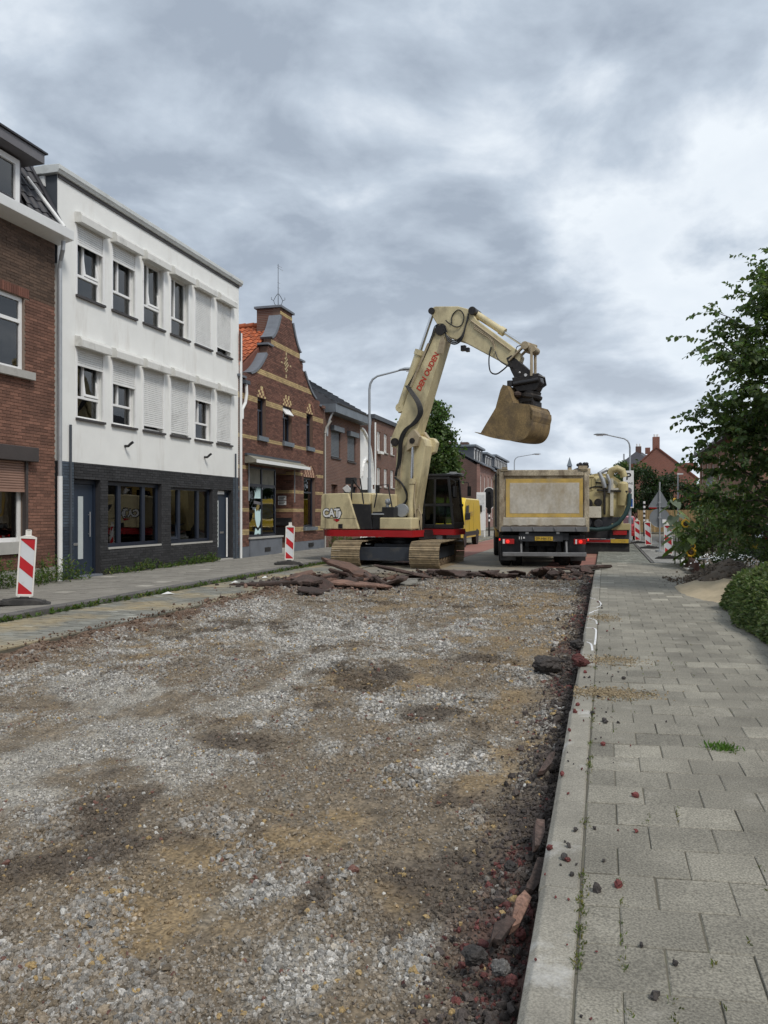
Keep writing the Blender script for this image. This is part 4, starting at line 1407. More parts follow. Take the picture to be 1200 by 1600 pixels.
for i, a in enumerate(arch):
    y0, y1, z0, z1, rise = a
    if i < 3:
        f = window(gx, y0 + .005, y1 - .005, z0 + .02, z1, 'navy_frame', .13, .07, vbars=(((y0 + y1) / 2, z0 + .09, z0 + .95),), hbars=(z0 + .95,), back='window_backing', sill=('zinc', .16, .10, .05), backd=.0)
        if i == 1:
            s = MB().box(-.02, .02, y0 + .08, y0 + .13, -.34, 0).box(-.02, .02, y1 - .13, y1 - .08, -.34, 0).box(-.02, .02, y0 + .13, y1 - .13, -.34, -.29).box(-.02, .02, y0 + .13, y1 - .13, -.05, 0)
            s.box(-.008, .0, y0 + .13, y1 - .13, -.29, -.05)
            s.xf(Matrix.Translation((XF - .10, 0, z1 - .06)) @ Matrix.Rotation(R(-38), 4, 'Y'))
            s.build('top_hung_sash', 'white_plastic', f)
    else:
        f = window(gx, y0 + .005, y1 - .005, z0 + .02, z1, 'navy_frame', .13, .08, hbars=(z0 + 1.42,), back='room_dark', sill=('zinc', .14, .10, .06), backd=.6)
    # chequered brick infill in the arch
    Bs, Cs = [], []
    hw = (y1 - y0) / 2
    zc, r_ = z1 + .01, 0
    ph = .085 if i < 3 else .10
    while zc < z1 + rise:
        w = hw * math.sqrt(max(0, 1 - ((zc + ph / 2 - z1) / rise) ** 2))
        n_ = max(1, int(2 * w / .13))
        for q in range(n_):
            a0 = (y0 + y1) / 2 - w + 2 * w * q / n_
            yel = (q + r_) % 2 == 0
            Bs.append((XF - .03, XF + .000 + (.006 if yel else 0), a0 + .004, a0 + 2 * w / n_ - .004, zc + .003, zc + ph - .003))
            cY = np.array([.55, .42, .22]) if i < 3 else np.array([.46, .30, .20])
            Cs.append((cY if yel else np.array([.17, .07, .05])) * random.uniform(.85, 1.15))
        zc += ph
        r_ += 1
    boxes_mesh('arch_infill', Bs, Cs, 'brick_attr', f, 'stuff', off=(XF, GC, 0))
    # ring of bricks on edge round the arch
    n_ = 17
    for q in range(n_):
        t = math.pi * (q + .5) / n_
        c = Vector((XF, (y0 + y1) / 2 - hw * math.cos(t), z1 + rise * math.sin(t)))
        o = Vector((0, -math.cos(t) / hw, math.sin(t) / rise)).normalized()
        if q == 0:
            rm = MB()
        rm.beam(c + Vector((.002, 0, 0)) + o * .01, c + Vector((.002, 0, 0)) + o * .17, .036, .050 if i < 3 else .075, (0, o.z, -o.y))
    rm.build('arch_ring', 'brick_single', f, kind='stuff')
# gable copings: caps on the steps, curved strips between
for sgn in (-1, 1):
    for (w0, w1, z) in ((3.52, 4.10, 5.99), (1.30, 1.80, 7.50)):
        MB().box(XF - .36, XF + .07, GC + sgn * w0, GC + sgn * w1, z, z + .07).build('coping', 'grey_stone', gx)
    for a, b in ((4, 12), (15, 23)):
        pts = half[a:b]
        m = MB()
        v = []
        for (w, z) in pts:
            v += [(XF - .42, GC + sgn * (w - .02), z), (XF + .06, GC + sgn * (w - .02), z), (XF + .06, GC + sgn * (w + .09), z + .05), (XF - .42, GC + sgn * (w + .09), z + .05)]
        fcs = []
        for q in range(len(pts) - 1):
            for e in range(4):
                fcs.append((4 * q + e, 4 * q + (e + 1) % 4, 4 * q + 4 + (e + 1) % 4, 4 * q + 4 + e))
        fcs += [(3, 2, 1, 0), tuple(4 * (len(pts) - 1) + e for e in range(4))]
        m.add(v, fcs).build('coping', 'grey_stone', gx)
ch = MB().box(XF - .95, XF - .301, GC - .56, GC + .56, 8.0, 9.1).build('chimney', 'brick_far', gx)
MB().box(XF - 1.02, XF + .08, GC - .66, GC + .66, 9.12, 9.20).build('chimney_cap', 'grey_stone', ch)
# brick ornament in the gable
B, C = [], []
for (dy, dz) in [(0, .42), (0, .36), (-.42, 0), (.42, 0), (0, -.42), (0, -.49)] + [(.085 * a, .066 * b) for a in range(-2, 3) for b in range(-4, 5) if abs(a) / 2.6 + abs(b) / 5 < 1 and (a + b) % 2 == 0]:
    B.append((XF - .01, XF + .035, GC - .05 + dy - .04, GC - .05 + dy + .04, 7.10 + dz - .03, 7.10 + dz + .03))
    C.append(np.array([.50, .40, .24]) * random.uniform(.85, 1.1))
boxes_mesh('brick_ornament', B, C, 'brick_attr', gx, 'stuff', off=(XF, GC, 0))
# tiled roof behind the gable, ridge square to the street
RZ, EZ = 8.62, 5.95
RDG = Vector((0, GC, RZ))
rf = MB().prism([(GY0 - .1, EZ - .06), (GC, RZ - .04), (GY1 + .1, EZ - .06)], 'x', XF - 9, XF - .31).build('roof', 'roof_red_dark', gx)
sd = Vector((0, GC - GY0 + .12, RZ - EZ)).normalized()
sn = Vector((0, -sd.z, sd.y))
tile = MB()
pr = [(0, .0), (.045, .04), (.10, .035), (.15, .0), (.19, -.006), (.228, .004)]
tv = []
for t in (0, 1):
    for (u, h) in pr:
        tv.append(Vector((-u, 0, 0)) + sd * (t * .36) + sn * (h + .045 - t * .032))
for (u, h) in pr:
    tv.append(Vector((-u, 0, 0)) + sn * (h + .015))
k = len(pr)
tile.add(tv, [(i, i + 1, k + i + 1, k + i) for i in range(k - 1)] + [(2 * k + i, 2 * k + i + 1, i + 1, i) for i in range(k - 1)])
t0 = None
for r_ in range(14):
    for c_ in range(13):
        p = Vector((XF - .36 - c_ * .215, GY0 - .12, EZ - .02)) + sd * (r_ * .335)
        loc = p - Vector((XF, GC, 0))
        if t0 is None:
            t0 = tile.build('roof_tile', 'roof_orange', rf, world=False, smooth=False)
            t0.location = loc
        else:
            copy_of(t0, rf, loc)
r0 = None
for i in range(9):
    loc = (-.62 - i * .36, 0, RZ + .02)
    if r0 is None:
        r0 = MB().cyl((0, 0, 0), (.38, 0, 0.015), .11, .125, 10).build('ridge_tile', 'roof_orange', rf, world=False)
        r0.location = loc
    else:
        copy_of(r0, rf, loc)
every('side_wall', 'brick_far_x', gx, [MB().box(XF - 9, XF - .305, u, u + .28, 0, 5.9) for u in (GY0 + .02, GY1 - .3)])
# shop front
sf = MB()
for y in (24.22, 25.42, 26.60):
    sf.box(XF - .16, XF - .08, y - .035, y + .035, .66, 3.12)
sf.box(XF - .16, XF - .08, 24.25, 26.6, .66, .74).box(XF - .16, XF - .08, 24.25, 26.6, 2.40, 2.50).box(XF - .16, XF - .08, 24.25, 26.6, 3.03, 3.12)
sf = sf.build('shop_window', 'navy_frame', gx)
MB().box(XF - .125, XF - .118, 24.25, 26.6, .70, 2.44).build('pane', 'glass', sf)
for y0, y1 in ((24.28, 25.36), (25.48, 26.55)):
    MB().box(XF - .15, XF - .12, y0, y1, 2.50, 3.03).build('blind', 'curtain_warm', sf)
MB().box(XF - 2.2, XF - 2.1, 24.1, 26.8, 0, 3.1).build('interior', 'room_dark', sf)
MB().box(XF - .14, XF - .119, 24.26, 26.59, .74, .98).build('lower_strip', 'fascia_grey', sf)
# shop emblem on the glass: swept hair, band, beard, bow tie in a coat
lx0, lx1 = XF - .1175, XF - .113
cy_, cz_ = 25.17, 1.0


def emblem(name, polys, material):
    m = MB()
    for p in polys:
        m.prism([(cy_ + a * .83, cz_ + b * 1.02) for a, b in p], 'x', lx0, lx1)
    m.build(name, material, sf)


emblem('emblem_hair', [[(-.36, .98), (.36, .98), (.40, 1.14), (.34, 1.36), (.26, 1.18), (.28, 1.42), (.14, 1.20), (.15, 1.46), (.02, 1.20), (.0, 1.44), (-.10, 1.18), (-.18, 1.36), (-.20, 1.14), (-.32, 1.26), (-.30, 1.10)]], 'logo_cyan')
emblem('emblem_band', [[(-.42, .80), (.44, .74), (.46, .84), (-.40, .90)]], 'fascia_grey')
emblem('emblem_beard', [[(-.30, .64), (-.22, .60), (-.12, .52), (0, .58), (.12, .52), (.22, .60), (.30, .64), (.28, .28), (.16, .06), (0, -.04), (-.16, .06), (-.28, .28)]], 'logo_cyan')
emblem('emblem_tie', [[(-.17, -.06), (0, -.15), (.17, -.06), (.17, -.30), (0, -.21), (-.17, -.30)]], 'logo_cyan')
emblem('emblem_coat', [[(-.24, -.04), (-.18, -.06), (-.20, -.44), (-.22, -.62), (-.40, -.62), (-.36, -.30)], [(.24, -.04), (.18, -.06), (.20, -.44), (.22, -.62), (.40, -.62), (.36, -.30)], [(-.45, -.66), (.45, -.66), (.45, -.63), (-.45, -.63)]], 'logo_cyan')
aw = MB().prism([(XF + .01, 3.42), (XF + .16, 3.42), (XF + .44, 3.27), (XF + .44, 3.19), (XF + .01, 3.16)], 'y', 23.86, 28.72).build('awning', 'curtain_warm', gx)
MB().box(XF + .441, XF + .47, 23.86, 28.75, 3.17, 3.28).build('awning_rail', 'white_paint', aw)
MB().box(XF + .02, XF + .12, 23.84, 28.60, 3.43, 3.50).build('awning_cover', 'slate_cladding', aw)
MB().box(XF + .02, XF + .05, 24.12, 24.15, 1.9, 3.16).build('awning_arm', 'galvanised', aw)
MB().box(XF + .02, XF + .05, 28.16, 28.19, 1.9, 3.16).build('awning_arm', 'galvanised', aw)
# recessed porch
B, C = [], []
for (b, c) in zip(*brick_list(0.0, 1.5, .36, 3.1, [], gcol, seed=12)):
    B.append((XF - 1.5 + b[2], XF - 1.5 + b[3], 28.10 - (b[1] - XF) , 28.13, b[4], b[5]))
    C.append(c)
po = MB().box(XF - 1.5, XF - .301, 28.105, 28.3, 0, 3.12).box(XF - 1.6, XF - 1.5, 26.66, 28.1, 0, 3.12).box(XF - 1.5, XF - .3, 26.5, 26.66, 0, 3.12).box(XF - 1.5, XF - .3, 26.66, 28.1, 3.0, 3.12).build('porch', 'mortar_gable', gx)
boxes_mesh('bricks', B, C, 'brick_attr', po, 'stuff', off=(XF, GC, 0))
MB().box(XF - 1.49, XF - 1.44, 26.75, 28.0, .1, 2.3).build('door', 'navy_door', po)
MB().box(XF - 1.5, XF + .02, 26.92, 28.1, 0, .14).build('doorstep', 'pale_stone', po)
MB().box(XF - .95, XF - .04, 27.96, 28.08, 1.0, 1.30).box(XF - .95, XF - .04, 27.96, 28.08, .62, .93).build('letter_boxes', 'black_paint', po)
for i, z in enumerate((2.07, 1.88)):
    pl = MB().box(XF - .62, XF - .28, 28.075, 28.088, z - .08, z + .08).build('name_plate', 'white_plastic', po)
    MB().box(XF - .58, XF - .33, 28.07, 28.074, z + .015, z + .045).box(XF - .58, XF - .38, 28.07, 28.074, z - .05, z - .02).build('lettering', 'black_letter', pl)
MB().tube([(XF + .1, 23.78, 5.86), (XF + .12, 23.78, 5.45), (XF + .1, 23.72, 5.15), (XF + .08, 23.54, 4.92), (XF + .08, 23.53, 4.6)], .055, 10).build('drain_pipe', 'white_paint', gx)
MB().box(XF - .1, XF + .18, 23.6, 23.95, 5.78, 5.90).build('rainwater_head', 'slate_cladding', gx)
MB().cyl((XF + .06, GY1 + .02, 0), (XF + .06, GY1 + .02, 4.9), .035, n=8).tube([(XF + .06, GY1 + .02, 4.9), (XF + .1, GY1 + .05, 5.15), (XF + .3, GY1 + .1, 5.45)], .05).build('drain_pipe', 'pale_stone', gx)
MB().box(XF - .1, XF + .1, GY1 - .42, GY1 - .05, 5.93, 6.05).build('pinnacle', 'brick_far', gx)

# aerial on the gable
ae = thing('roof_aerial', 'thin metal television aerial with scrolled base on the gable top', 'aerial', (XF - .35, GC + .05, 9.2))
mb = MB().cyl((0, 0, 0), (0, 0, 1.75), .014, .009, 8)
mb.build('mast', 'black_paint', ae, world=False)
m = MB()
for a in range(4):
    t = a * math.pi / 2 + .4
    m.tube([(.0, 0, .12), (.13 * math.cos(t), .13 * math.sin(t), .22), (.17 * math.cos(t), .17 * math.sin(t), .36), (.10 * math.cos(t), .10 * math.sin(t), .50), (.02 * math.cos(t), .02 * math.sin(t), .62)], .011, 6)
    m.tube([(.17 * math.cos(t), .17 * math.sin(t), .36), (.26 * math.cos(t), .26 * math.sin(t), .40), (.25 * math.cos(t), .25 * math.sin(t), .48)], .009, 6)
m.build('scrollwork', 'black_paint', ae, world=False)
m = MB()
for z, l in ((1.70, .30), (1.62, .42), (1.05, .16), (.86, .13)):
    m.cyl((-.02, -.06 * l, z), (.02, l, z), .006, n=5)
m.build('aerial_rods', 'galvanised', ae, world=False)

# ---- brick house with grey roof and closed shutters
gr = thing('brick_house', 'small brown brick house with grey tiled roof and closed grey shutters', 'house', (XF, 34.2, 0))
hg = [(32.45, 33.70, 3.95, 5.15), (34.72, 35.95, 3.92, 5.12), (32.5, 33.32, -.1, 2.75), (34.2, 36.2, .9, 2.75)]
cells(MB(), 31.53, 36.70, 0, 5.9, hg, XF - .3, XF).build('wall', 'brick_far', gr)
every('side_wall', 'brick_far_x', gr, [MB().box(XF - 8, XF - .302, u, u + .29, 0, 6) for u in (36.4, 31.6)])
for (a, b, z0, z1) in hg[:2]:
    f = window(gr, a, b, z0, z1, 'slate_cladding', .1, .05, back='room_dark', sill=('dark_sill', .06, .05, .03))
    shutter(f, a + .03, b - .03, z0 + .02, z1, XF - .06, 'shutter_grey', .06)
    MB().box(XF + .003, XF + .18, a - .06, b + .08, z1 - .02, z1 + .20).build('shutter_box', 'shutter_grey', f)
d = MB().box(XF - .2, XF - .14, 32.5, 33.32, 0, 2.75).build('door', 'brown_wood', gr)
MB().cyl((XF - .12, 33.2, 1.0), (XF - .12, 33.2, 1.25), .015).build('handle', 'steel', d)
window(gr, 34.2, 36.2, .9, 2.75, 'navy_frame', .1, .07, vbars=(35.2,), back='room_dark', sill=('dark_sill', .08, .06, .05))
MB().box(XF - .2, XF + .52, 31.62, 36.9, 5.82, 6.18).build('fascia', 'zinc', gr)
rs = Vector((-.52, 0, .31)).normalized()
re, rl = Vector((XF + .55, 0, 6.18)), 6.2
rf = MB().prism([(re.x, re.z), (re.x + rs.x * rl, re.z + rs.z * rl), (re.x + rs.x * rl - 3.5, re.z - .3)], 'y', 31.7, 36.85).build('roof', 'roof_grey', gr)
rn = Vector((-rs.z, 0, rs.x)) * -1
t0 = None
for r_ in range(17):
    p = re + rs * (r_ * .34)
    m = MB().beam((0, 31.72, 0), (0, 36.85, 0), .36, .03, rn)
    if t0 is None:
        m = MB()
        a0, a1 = rn * .06, rs * .36 + rn * .02
        v = []
        for y in (31.70, 36.86):
            yy_ = Vector((0, y - 34.2, 0))
            v += [yy_, yy_ + a0, yy_ + a1]
        t0 = m.add(v, [(0, 1, 2), (5, 4, 3), (0, 3, 4, 1), (1, 4, 5, 2)]).build('tile_course', 'roof_grey', rf, world=False)
        t0.location = p - Vector((XF, 0, 0))
    else:
        copy_of(t0, rf, p - Vector((XF, 0, 0)))
MB().tube([(XF + .35, 31.75, 5.85), (XF + .2, 31.7, 5.5), (XF + .1, 31.68, 5.1), (XF + .1, 31.68, 4.8)], .05).build('drain_pipe', 'galvanised', gr)

# ---- narrow white front with a curved top
wa = thing('arched_gateway', 'narrow white plastered front with curved shoulder and blind arch', 'building', (XF, 37.7, 0))
cur = [(36.72, 5.62)] + [(36.72 + 2.1 * t, 5.62 - 2.6 * (1 - math.sqrt(max(0, 1 - t * t)))) for t in (.12, .25, .4, .55, .7, .82, .92, .98)] + [(38.86, 2.9)]
MB().prism([(36.72, 0)] + cur + [(38.86, 0)], 'x', XF - .3, XF).build('wall', 'white_paint', wa)
m = MB()
for (a, b) in zip(cur, cur[1:]):
    m.beam((XF - .12, a[0], a[1] + .05), (XF - .12, b[0], b[1] + .05), .42, .1, (0, .3, 1))
m.build('moulding', 'white_paint', wa)
m = MB()
n_ = 12
for q in range(n_):
    t0_, t1_ = math.pi * q / n_, math.pi * (q + 1) / n_
    m.beam((XF + .02, 37.7 - .72 * math.cos(t0_), 3.3 + .9 * math.sin(t0_)), (XF + .02, 37.7 - .72 * math.cos(t1_), 3.3 + .9 * math.sin(t1_)), .08, .14, (1, 0, 0))
m.build('arch_moulding', 'white_plastic', wa)
MB().box(XF - .02, XF + .03, 37.1, 38.3, 0, 2.4).build('door', 'white_paint', wa)
MB().box(XF - .1, XF + .12, 38.2, 38.9, 2.5, 2.72).build('cornice', 'white_paint', wa)

# ---- flat-roofed brick house with white windows
fl = thing('brick_house', 'brown brick house with flat roof and small white windows behind the boom', 'house', (XF, 45, 0))
fy = [(39.65 + 1.36 * i, 40.35 + 1.36 * i) for i in range(8)]
hf = [(a, b, z0, z1) for a, b in fy for z0, z1 in ((4.78, 5.82), (2.90, 3.90))] + [(a, b + .4, .7, 2.1) for a, b in fy[1::2]]
cells(MB(), 38.9, 52.6, 0, 6.38, hf, XF - .3, XF).build('wall', 'brick_far', fl)
every('side_wall', 'brick_far_x', fl, [MB().box(XF - 9, XF - .302, u, u + .3, 0, 6.38) for u in (38.9, 52.3)])
MB().box(XF - 9, XF + .12, 38.82, 52.7, 6.40, 6.62).build('roof', 'slate_cladding', fl)
for (a, b, z0, z1) in hf:
    window(fl, a, b, z0, z1, 'white_plastic', .06, .09, vbars=((a + b) / 2,), back='window_backing', sill=('pale_stone', .06, .05, .03), bar=.06)
MB().box(XF + .03, XF + .2, 39.68, 40.32, 4.62, 4.76).build('flower_box', 'white_paint', fl)
MB().cyl((XF + .08, 39.05, 0), (XF + .08, 39.05, 6.2), .05, n=8).build('drain_pipe', 'white_paint', fl)

# ---- row with dormers beyond the side street
def row_house(y0, y1, label, wall_m, dormer=True, eave=6.2, ridge=8.6):
    h = thing('terraced_house', label, 'house', (XF, (y0 + y1) / 2, 0))
    n_ = max(2, int((y1 - y0) / 1.9))
    st = (y1 - y0) / n_
    hs = [(y0 + st * i + .45, y0 + st * i + 1.25, z0, z1) for i in range(n_) for z0, z1 in ((3.4, 5.2), (.9, 2.7))]
    cells(MB(), y0, y1, 0, eave, hs, XF - .3, XF).build('wall', wall_m, h)
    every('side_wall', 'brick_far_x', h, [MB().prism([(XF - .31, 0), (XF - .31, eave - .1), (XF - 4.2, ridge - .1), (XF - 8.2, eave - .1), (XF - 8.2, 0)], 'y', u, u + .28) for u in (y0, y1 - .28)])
    rf = MB().prism([(XF + .3, eave), (XF - 4.2, ridge + .12), (XF - 8.6, eave), (XF - 8.6, eave - .12), (XF - 4.2, ridge - .03), (XF + .3, eave - .12)], 'y', y0 - .12, y1 - .004).build('roof', 'roof_grey', h)
    MB().box(XF + .28, XF + .42, y0 - .1, y1 - .01, eave - .14, eave - .01).build('gutter', 'zinc', rf)
    MB().box(XF - 4.7, XF - 3.8, y0 + .4, y0 + 1.6, ridge - .3, ridge + .95).build('chimney', 'brick_far_x', rf)
    if dormer:
        d = MB().box(XF - 3.6, XF - .72, y0 + .8, y1 - 1.0, eave + .28, eave + 1.75).build('dormer', 'slate_cladding', h)
        MB().box(XF - 3.8, XF - .45, y0 + .6, y1 - .8, eave + 1.76, eave + 1.96).build('dormer_roof', 'zinc', d)
        k = max(2, int((y1 - y0 - 2.4) / 1.3))
        for i in range(k):
            a = y0 + 1.0 + i * (y1 - y0 - 2.4) / k
            MB().box(XF - .73, XF - .66, a, a + .85, eave + .42, eave + 1.62).build('dormer_frame', 'white_plastic', d)
            MB().box(XF - .659, XF - .652, a + .1, a + .75, eave + .52, eave + 1.52).build('pane', 'room_dark', d)
    for (a, b, z0, z1) in hs:
        window(h, a, b, z0, z1, 'white_plastic', .08, .08, back='room_dark', sill=('pale_stone', .08, .05, .04), glass='glass')
    return h


row_house(75.0, 82.5, 'corner brick house with dark dormer beyond the side street', 'brick_pink')
row_house(82.5, 90.0, 'pink brick terraced house with dormer next to the corner house', 'brick_pink', eave=6.0, ridge=8.2)
row_house(90.0, 104.0, 'long brick terrace running on behind the tipper truck', 'brick_far', eave=6.3, ridge=8.8)

# ---- right side: brick house with gable end far off, dark-roofed house, church turret
gf = thing('gable_house', 'red brick house with plain gable end and chimney above the trees', 'house', (7, 110, 0))
MB().prism([(2.3, 0), (2.3, 5.9), (6.35, 9.75), (11.1, 5.9), (11.1, 0)], 'y', 105.5, 116).build('wall', 'brick_gable_far', gf)
MB().prism([(2.0, 5.62), (6.35, 9.80), (11.4, 5.62), (11.55, 5.75), (6.35, 10.02), (1.85, 5.75)], 'y', 105.4, 116.3).build('roof', 'roof_red_dark', gf)
c = MB().box(5.9, 6.75, 105.55, 106.3, 9.3, 11.2).build('chimney', 'brick_gable_far', gf)
MB().cyl((6.15, 105.9, 11.2), (6.15, 105.9, 11.55), .13).cyl((6.5, 105.9, 11.2), (6.5, 105.9, 11.55), .13).build('chimney_pot', 'white_plastic', c)
MB().box(5.1, 5.7, 107.5, 108.2, 9.2, 10.0).build('chimney', 'brick_gable_far', gf)
MB().box(9.3, 11.4, 107, 109.5, 7.2, 7.9).build('dormer', 'roof_red_dark', gf)
dk = thing('hipped_house', 'house with dark hipped roof and twin chimney pots near the red brick gable', 'house', (4, 122, 0))
MB().box(.8, 9, 118, 126, 0, 7.2).build('wall', 'brick_far_x', dk)
r = MB().add([(.4, 117.6, 7.2), (9.4, 117.6, 7.2), (9.4, 126.4, 7.2), (.4, 126.4, 7.2), (4.4, 121, 10.5), (5.4, 123, 10.5)], [(0, 1, 4), (1, 2, 5, 4), (2, 3, 5), (3, 0, 4, 5), (3, 2, 1, 0)]).build('roof', 'roof_black', dk)
c = MB().box(4.4, 5.2, 121.3, 122.1, 10.2, 11.3).build('chimney', 'brick_far_x', dk)
MB().cyl((4.6, 121.7, 11.3), (4.6, 121.7, 11.7), .12).cyl((5.0, 121.7, 11.3), (5.0, 121.7, 11.7), .12).build('chimney_pot', 'white_plastic', c)
ff = thing('flat_annex', 'low house with red mansard and white flat eaves behind the parking sign', 'house', (1.5, 112, 0))
MB().box(.9, 3.6, 111, 117, 0, 6.6).build('wall', 'brick_far_x', ff)
MB().box(.0, 1.6, 110.6, 117, 6.65, 7.0).box(.2, 1.7, 110.8, 117, 6.2, 6.45).build('eaves', 'white_plastic', ff)
MB().prism([(1.7, 6.6), (1.9, 8.1), (4.6, 8.1), (4.6, 6.6)], 'y', 110.7, 117).build('roof', 'roof_red_dark', ff)
MB().box(2.4, 2.6, 111, 111.2, 8.1, 9.5).build('vent_pipe', 'galvanised', ff)
tu = thing('church_turret', 'small grey church turret far off above the tipper truck', 'turret', (-9.54, 225.9, 0))
MB().box(-10.1, -9.0, 225.3, 226.5, 0, 14.6).build('tower', 'grey_stone', tu)
MB().add([(-10.3, 225.1, 14.6), (-8.8, 225.1, 14.6), (-8.8, 226.7, 14.6), (-10.3, 226.7, 14.6), (-9.54, 225.9, 17.2)], [(0, 1, 4), (1, 2, 4), (2, 3, 4), (3, 0, 4), (3, 2, 1, 0)]).build('spire', 'zinc', tu)
rh = thing('brick_house', 'orange brick house half hidden behind the hanging leafy tree', 'house', (9, 45, 0))
XR = 6.0
hs = [(b - .9, b, z0, z1) for b in (54.4, 51.8, 49.2, 46.6, 44.0, 41.4, 38.8) for z0, z1 in ((3.3, 4.7), (.8, 2.5))]
cells(MB(), 34.0, 55.0, 0, 5.25, hs, XR, XR + .3).build('wall', 'brick_orange', rh)
every('side_wall', 'brick_gable_far', rh, [MB().box(XR + .302, 14, u, u + .3, 0, 5.2) for u in (54.7, 34.0)])
MB().prism([(XR - .45, 5.25), (XR + 3.8, 8.4), (14.3, 5.25)], 'y', 33.7, 55.3).build('roof', 'roof_black', rh)
MB().box(XR - .5, XR - .25, 33.7, 55.3, 5.10, 5.24).build('gutter', 'dark_sill', rh)
for (a, b, z0, z1) in hs:
    f = MB().box(XR + .08, XR + .14, a, a + .07, z0, z1).box(XR + .08, XR + .14, b - .07, b, z0, z1).box(XR + .08, XR + .14, a + .07, b - .07, z0, z0 + .07).box(XR + .08, XR + .14, a + .07, b - .07, z1 - .07, z1).build('window', 'white_plastic', rh)
    MB().box(XR + .10, XR + .11, a + .07, b - .07, z0 + .07, z1 - .07).build('pane', 'glass', f)
    MB().box(XR + .3, XR + .32, a, b, z0, z1).build('window_backing', 'room_dark', f)  # dark sheet standing for the unlit room behind the pane
sd_ = MB().lathe([(.02, .16), (.22, .10), (.38, .0), (.37, -.01), (.2, .07), (.01, .12)], (0, 0, 0), 'x', 20)
sd_.xf(Matrix.Translation((XR - .45, 46.4, 3.25)) @ Matrix.Rotation(R(20), 4, 'Z'))
tag(sd_.build('satellite_dish', 'sign_back'), 'grey satellite dish on the orange brick house front', 'satellite dish')
# houses across the street behind the camera, seen only in window reflections
rb = thing('brick_house', 'brick terrace facing the white building from across the street', 'house', (9, 10, 0))
MB().box(7.0, 12, -12, 20, 0, 6.6).build('wall', 'brick_orange', rb)
MB().prism([(6.7, 6.6), (9.5, 9.0), (12.3, 6.6)], 'y', -12.2, 20.2).build('roof', 'roof_red_dark', rb)

# ---------------------------------------------------------------- excavator
EX = thing('excavator', 'cream tracked excavator with red skirt raising a bucket on its bent boom', 'excavator', (-6.18, 23.95, -0.15), R(-9.2))
# undercarriage lies along the street, the house is swung towards the truck
UC = Matrix.Rotation(R(99.2), 4, 'Z')
A_LOC = math.pi * .40
TL_, TR_, TZ = 1.72, 0.385, 0.405     # half wheelbase, wheel radius, axle height


def track_point(s):
    """centre line of the shoes, s in metres along the loop: returns x, z, angle"""
    st = 2 * TL_
    arc = math.pi * TR_
    s %= 2 * (st + arc)
    if s < st:
        return -TL_ + s, TZ + TR_, 0.0
    s -= st
    if s < arc:
        a = s / TR_
        return TL_ + TR_ * math.sin(a), TZ + TR_ * math.cos(a), a
    s -= arc
    if s < st:
        return TL_ - s, TZ - TR_, math.pi
    s -= st
    a = s / TR_
    return -TL_ - TR_ * math.sin(a), TZ - TR_ * math.cos(a), math.pi + a


shoe = MB()
shoe.prism([(-.088, -.012), (.088, -.012), (.088, .002), (.082, .004), (.078, .022), (.068, .022), (.064, .004), (.012, .004), (.008, .018), (-.002, .018), (-.006, .004), (-.058, .004), (-.062, .022), (-.072, .022), (-.076, .002), (-.088, .002)], 'y', -.44, .44)
shoe.box(-.05, .05, -.16, -.08, -.05, -.012).box(-.05, .05, .08, .16, -.05, -.012)
for yy_ in (-.05, .05):
    shoe.box(.018, .05, yy_ - .03, yy_ + .03, .0041, .0075)
NSH = 49
LOOP = 2 * (2 * TL_ + math.pi * TR_)
sh0 = None
for side in (-1.19, 1.19):
    tf = MB()
    tf.box(-1.62, 1.62, side - .19, side + .19, .26, .60)
    tf.prism([(-1.62, .26), (1.62, .26), (1.5, .16), (-1.5, .16)], 'y', side - .14, side + .14)
    tf.xf(UC)
    fr = tf.build('track', 'navy_steel', EX, world=False, bevel=.012)
    for s_, r_ in ((-TL_, .33), (TL_, .345)):
        w = MB().lathe([(.05, -.16), (r_ - .06, -.16), (r_, -.09), (r_, .09), (r_ - .06, .16), (.05, .16)], (s_, side, TZ), 'y', 24)
        w.lathe([(.12, -.2), (.17, -.2), (.17, .2), (.12, .2)], (s_, side, TZ), 'y', 16)
        w.xf(UC).build('idler_wheel' if s_ < 0 else 'drive_sprocket', 'track_dirt', fr, world=False)
    ro = MB()
    for q in range(7):
        ro.lathe([(.04, -.18), (.10, -.18), (.11, -.1), (.09, -.08), (.09, .08), (.11, .1), (.10, .18), (.04, .18)], (-1.25 + q * .42, side, .15), 'y', 12)
    for q in (-.6, .6):
        ro.lathe([(.03, -.15), (.075, -.15), (.075, .15), (.03, .15)], (q, side, .70), 'y', 12)
    ro.xf(UC).build('rollers', 'track_dirt', fr, world=False)
    # links under the shoes and the earth packed round them
    lk_ = MB()
    v_ = []
    for q in range(64):
        x, z, a = track_point(LOOP * q / 64)
        nx_, nz_ = math.sin(a), math.cos(a)
        for dz_ in (-.02, -.10):
            for dy in (-.17, .17):
                v_.append((x + nx_ * dz_, side + dy, z + nz_ * dz_))
    f_ = []
    for q in range(64):
        a, b = 4 * q, 4 * ((q + 1) % 64)
        f_ += [(a, a + 1, b + 1, b), (a + 2, b + 2, b + 3, a + 3), (a, b, b + 2, a + 2), (a + 1, a + 3, b + 3, b + 1)]
    lk_.add(v_, f_).xf(UC).build('track_chain', 'track_dirt', fr, world=False)
    for q in range(NSH):
        x, z, a = track_point(LOOP * q / NSH)
        mt = UC @ Matrix.Translation((x, side, z)) @ Matrix.Rotation(a, 4, 'Y')
        if sh0 is None:
            sh0 = shoe.build('track_shoe', 'track_steel', fr, world=False)
            o = sh0
        else:
            o = copy_of(sh0, fr)
        o.matrix_local = mt
        o.parent = fr
m = MB()
m.box(-1.0, 1.0, -.62, .62, .34, .70)
m.prism([(-.55, .34), (.55, .34), (.8, .22), (-.8, .22)], 'y', -.5, .5)
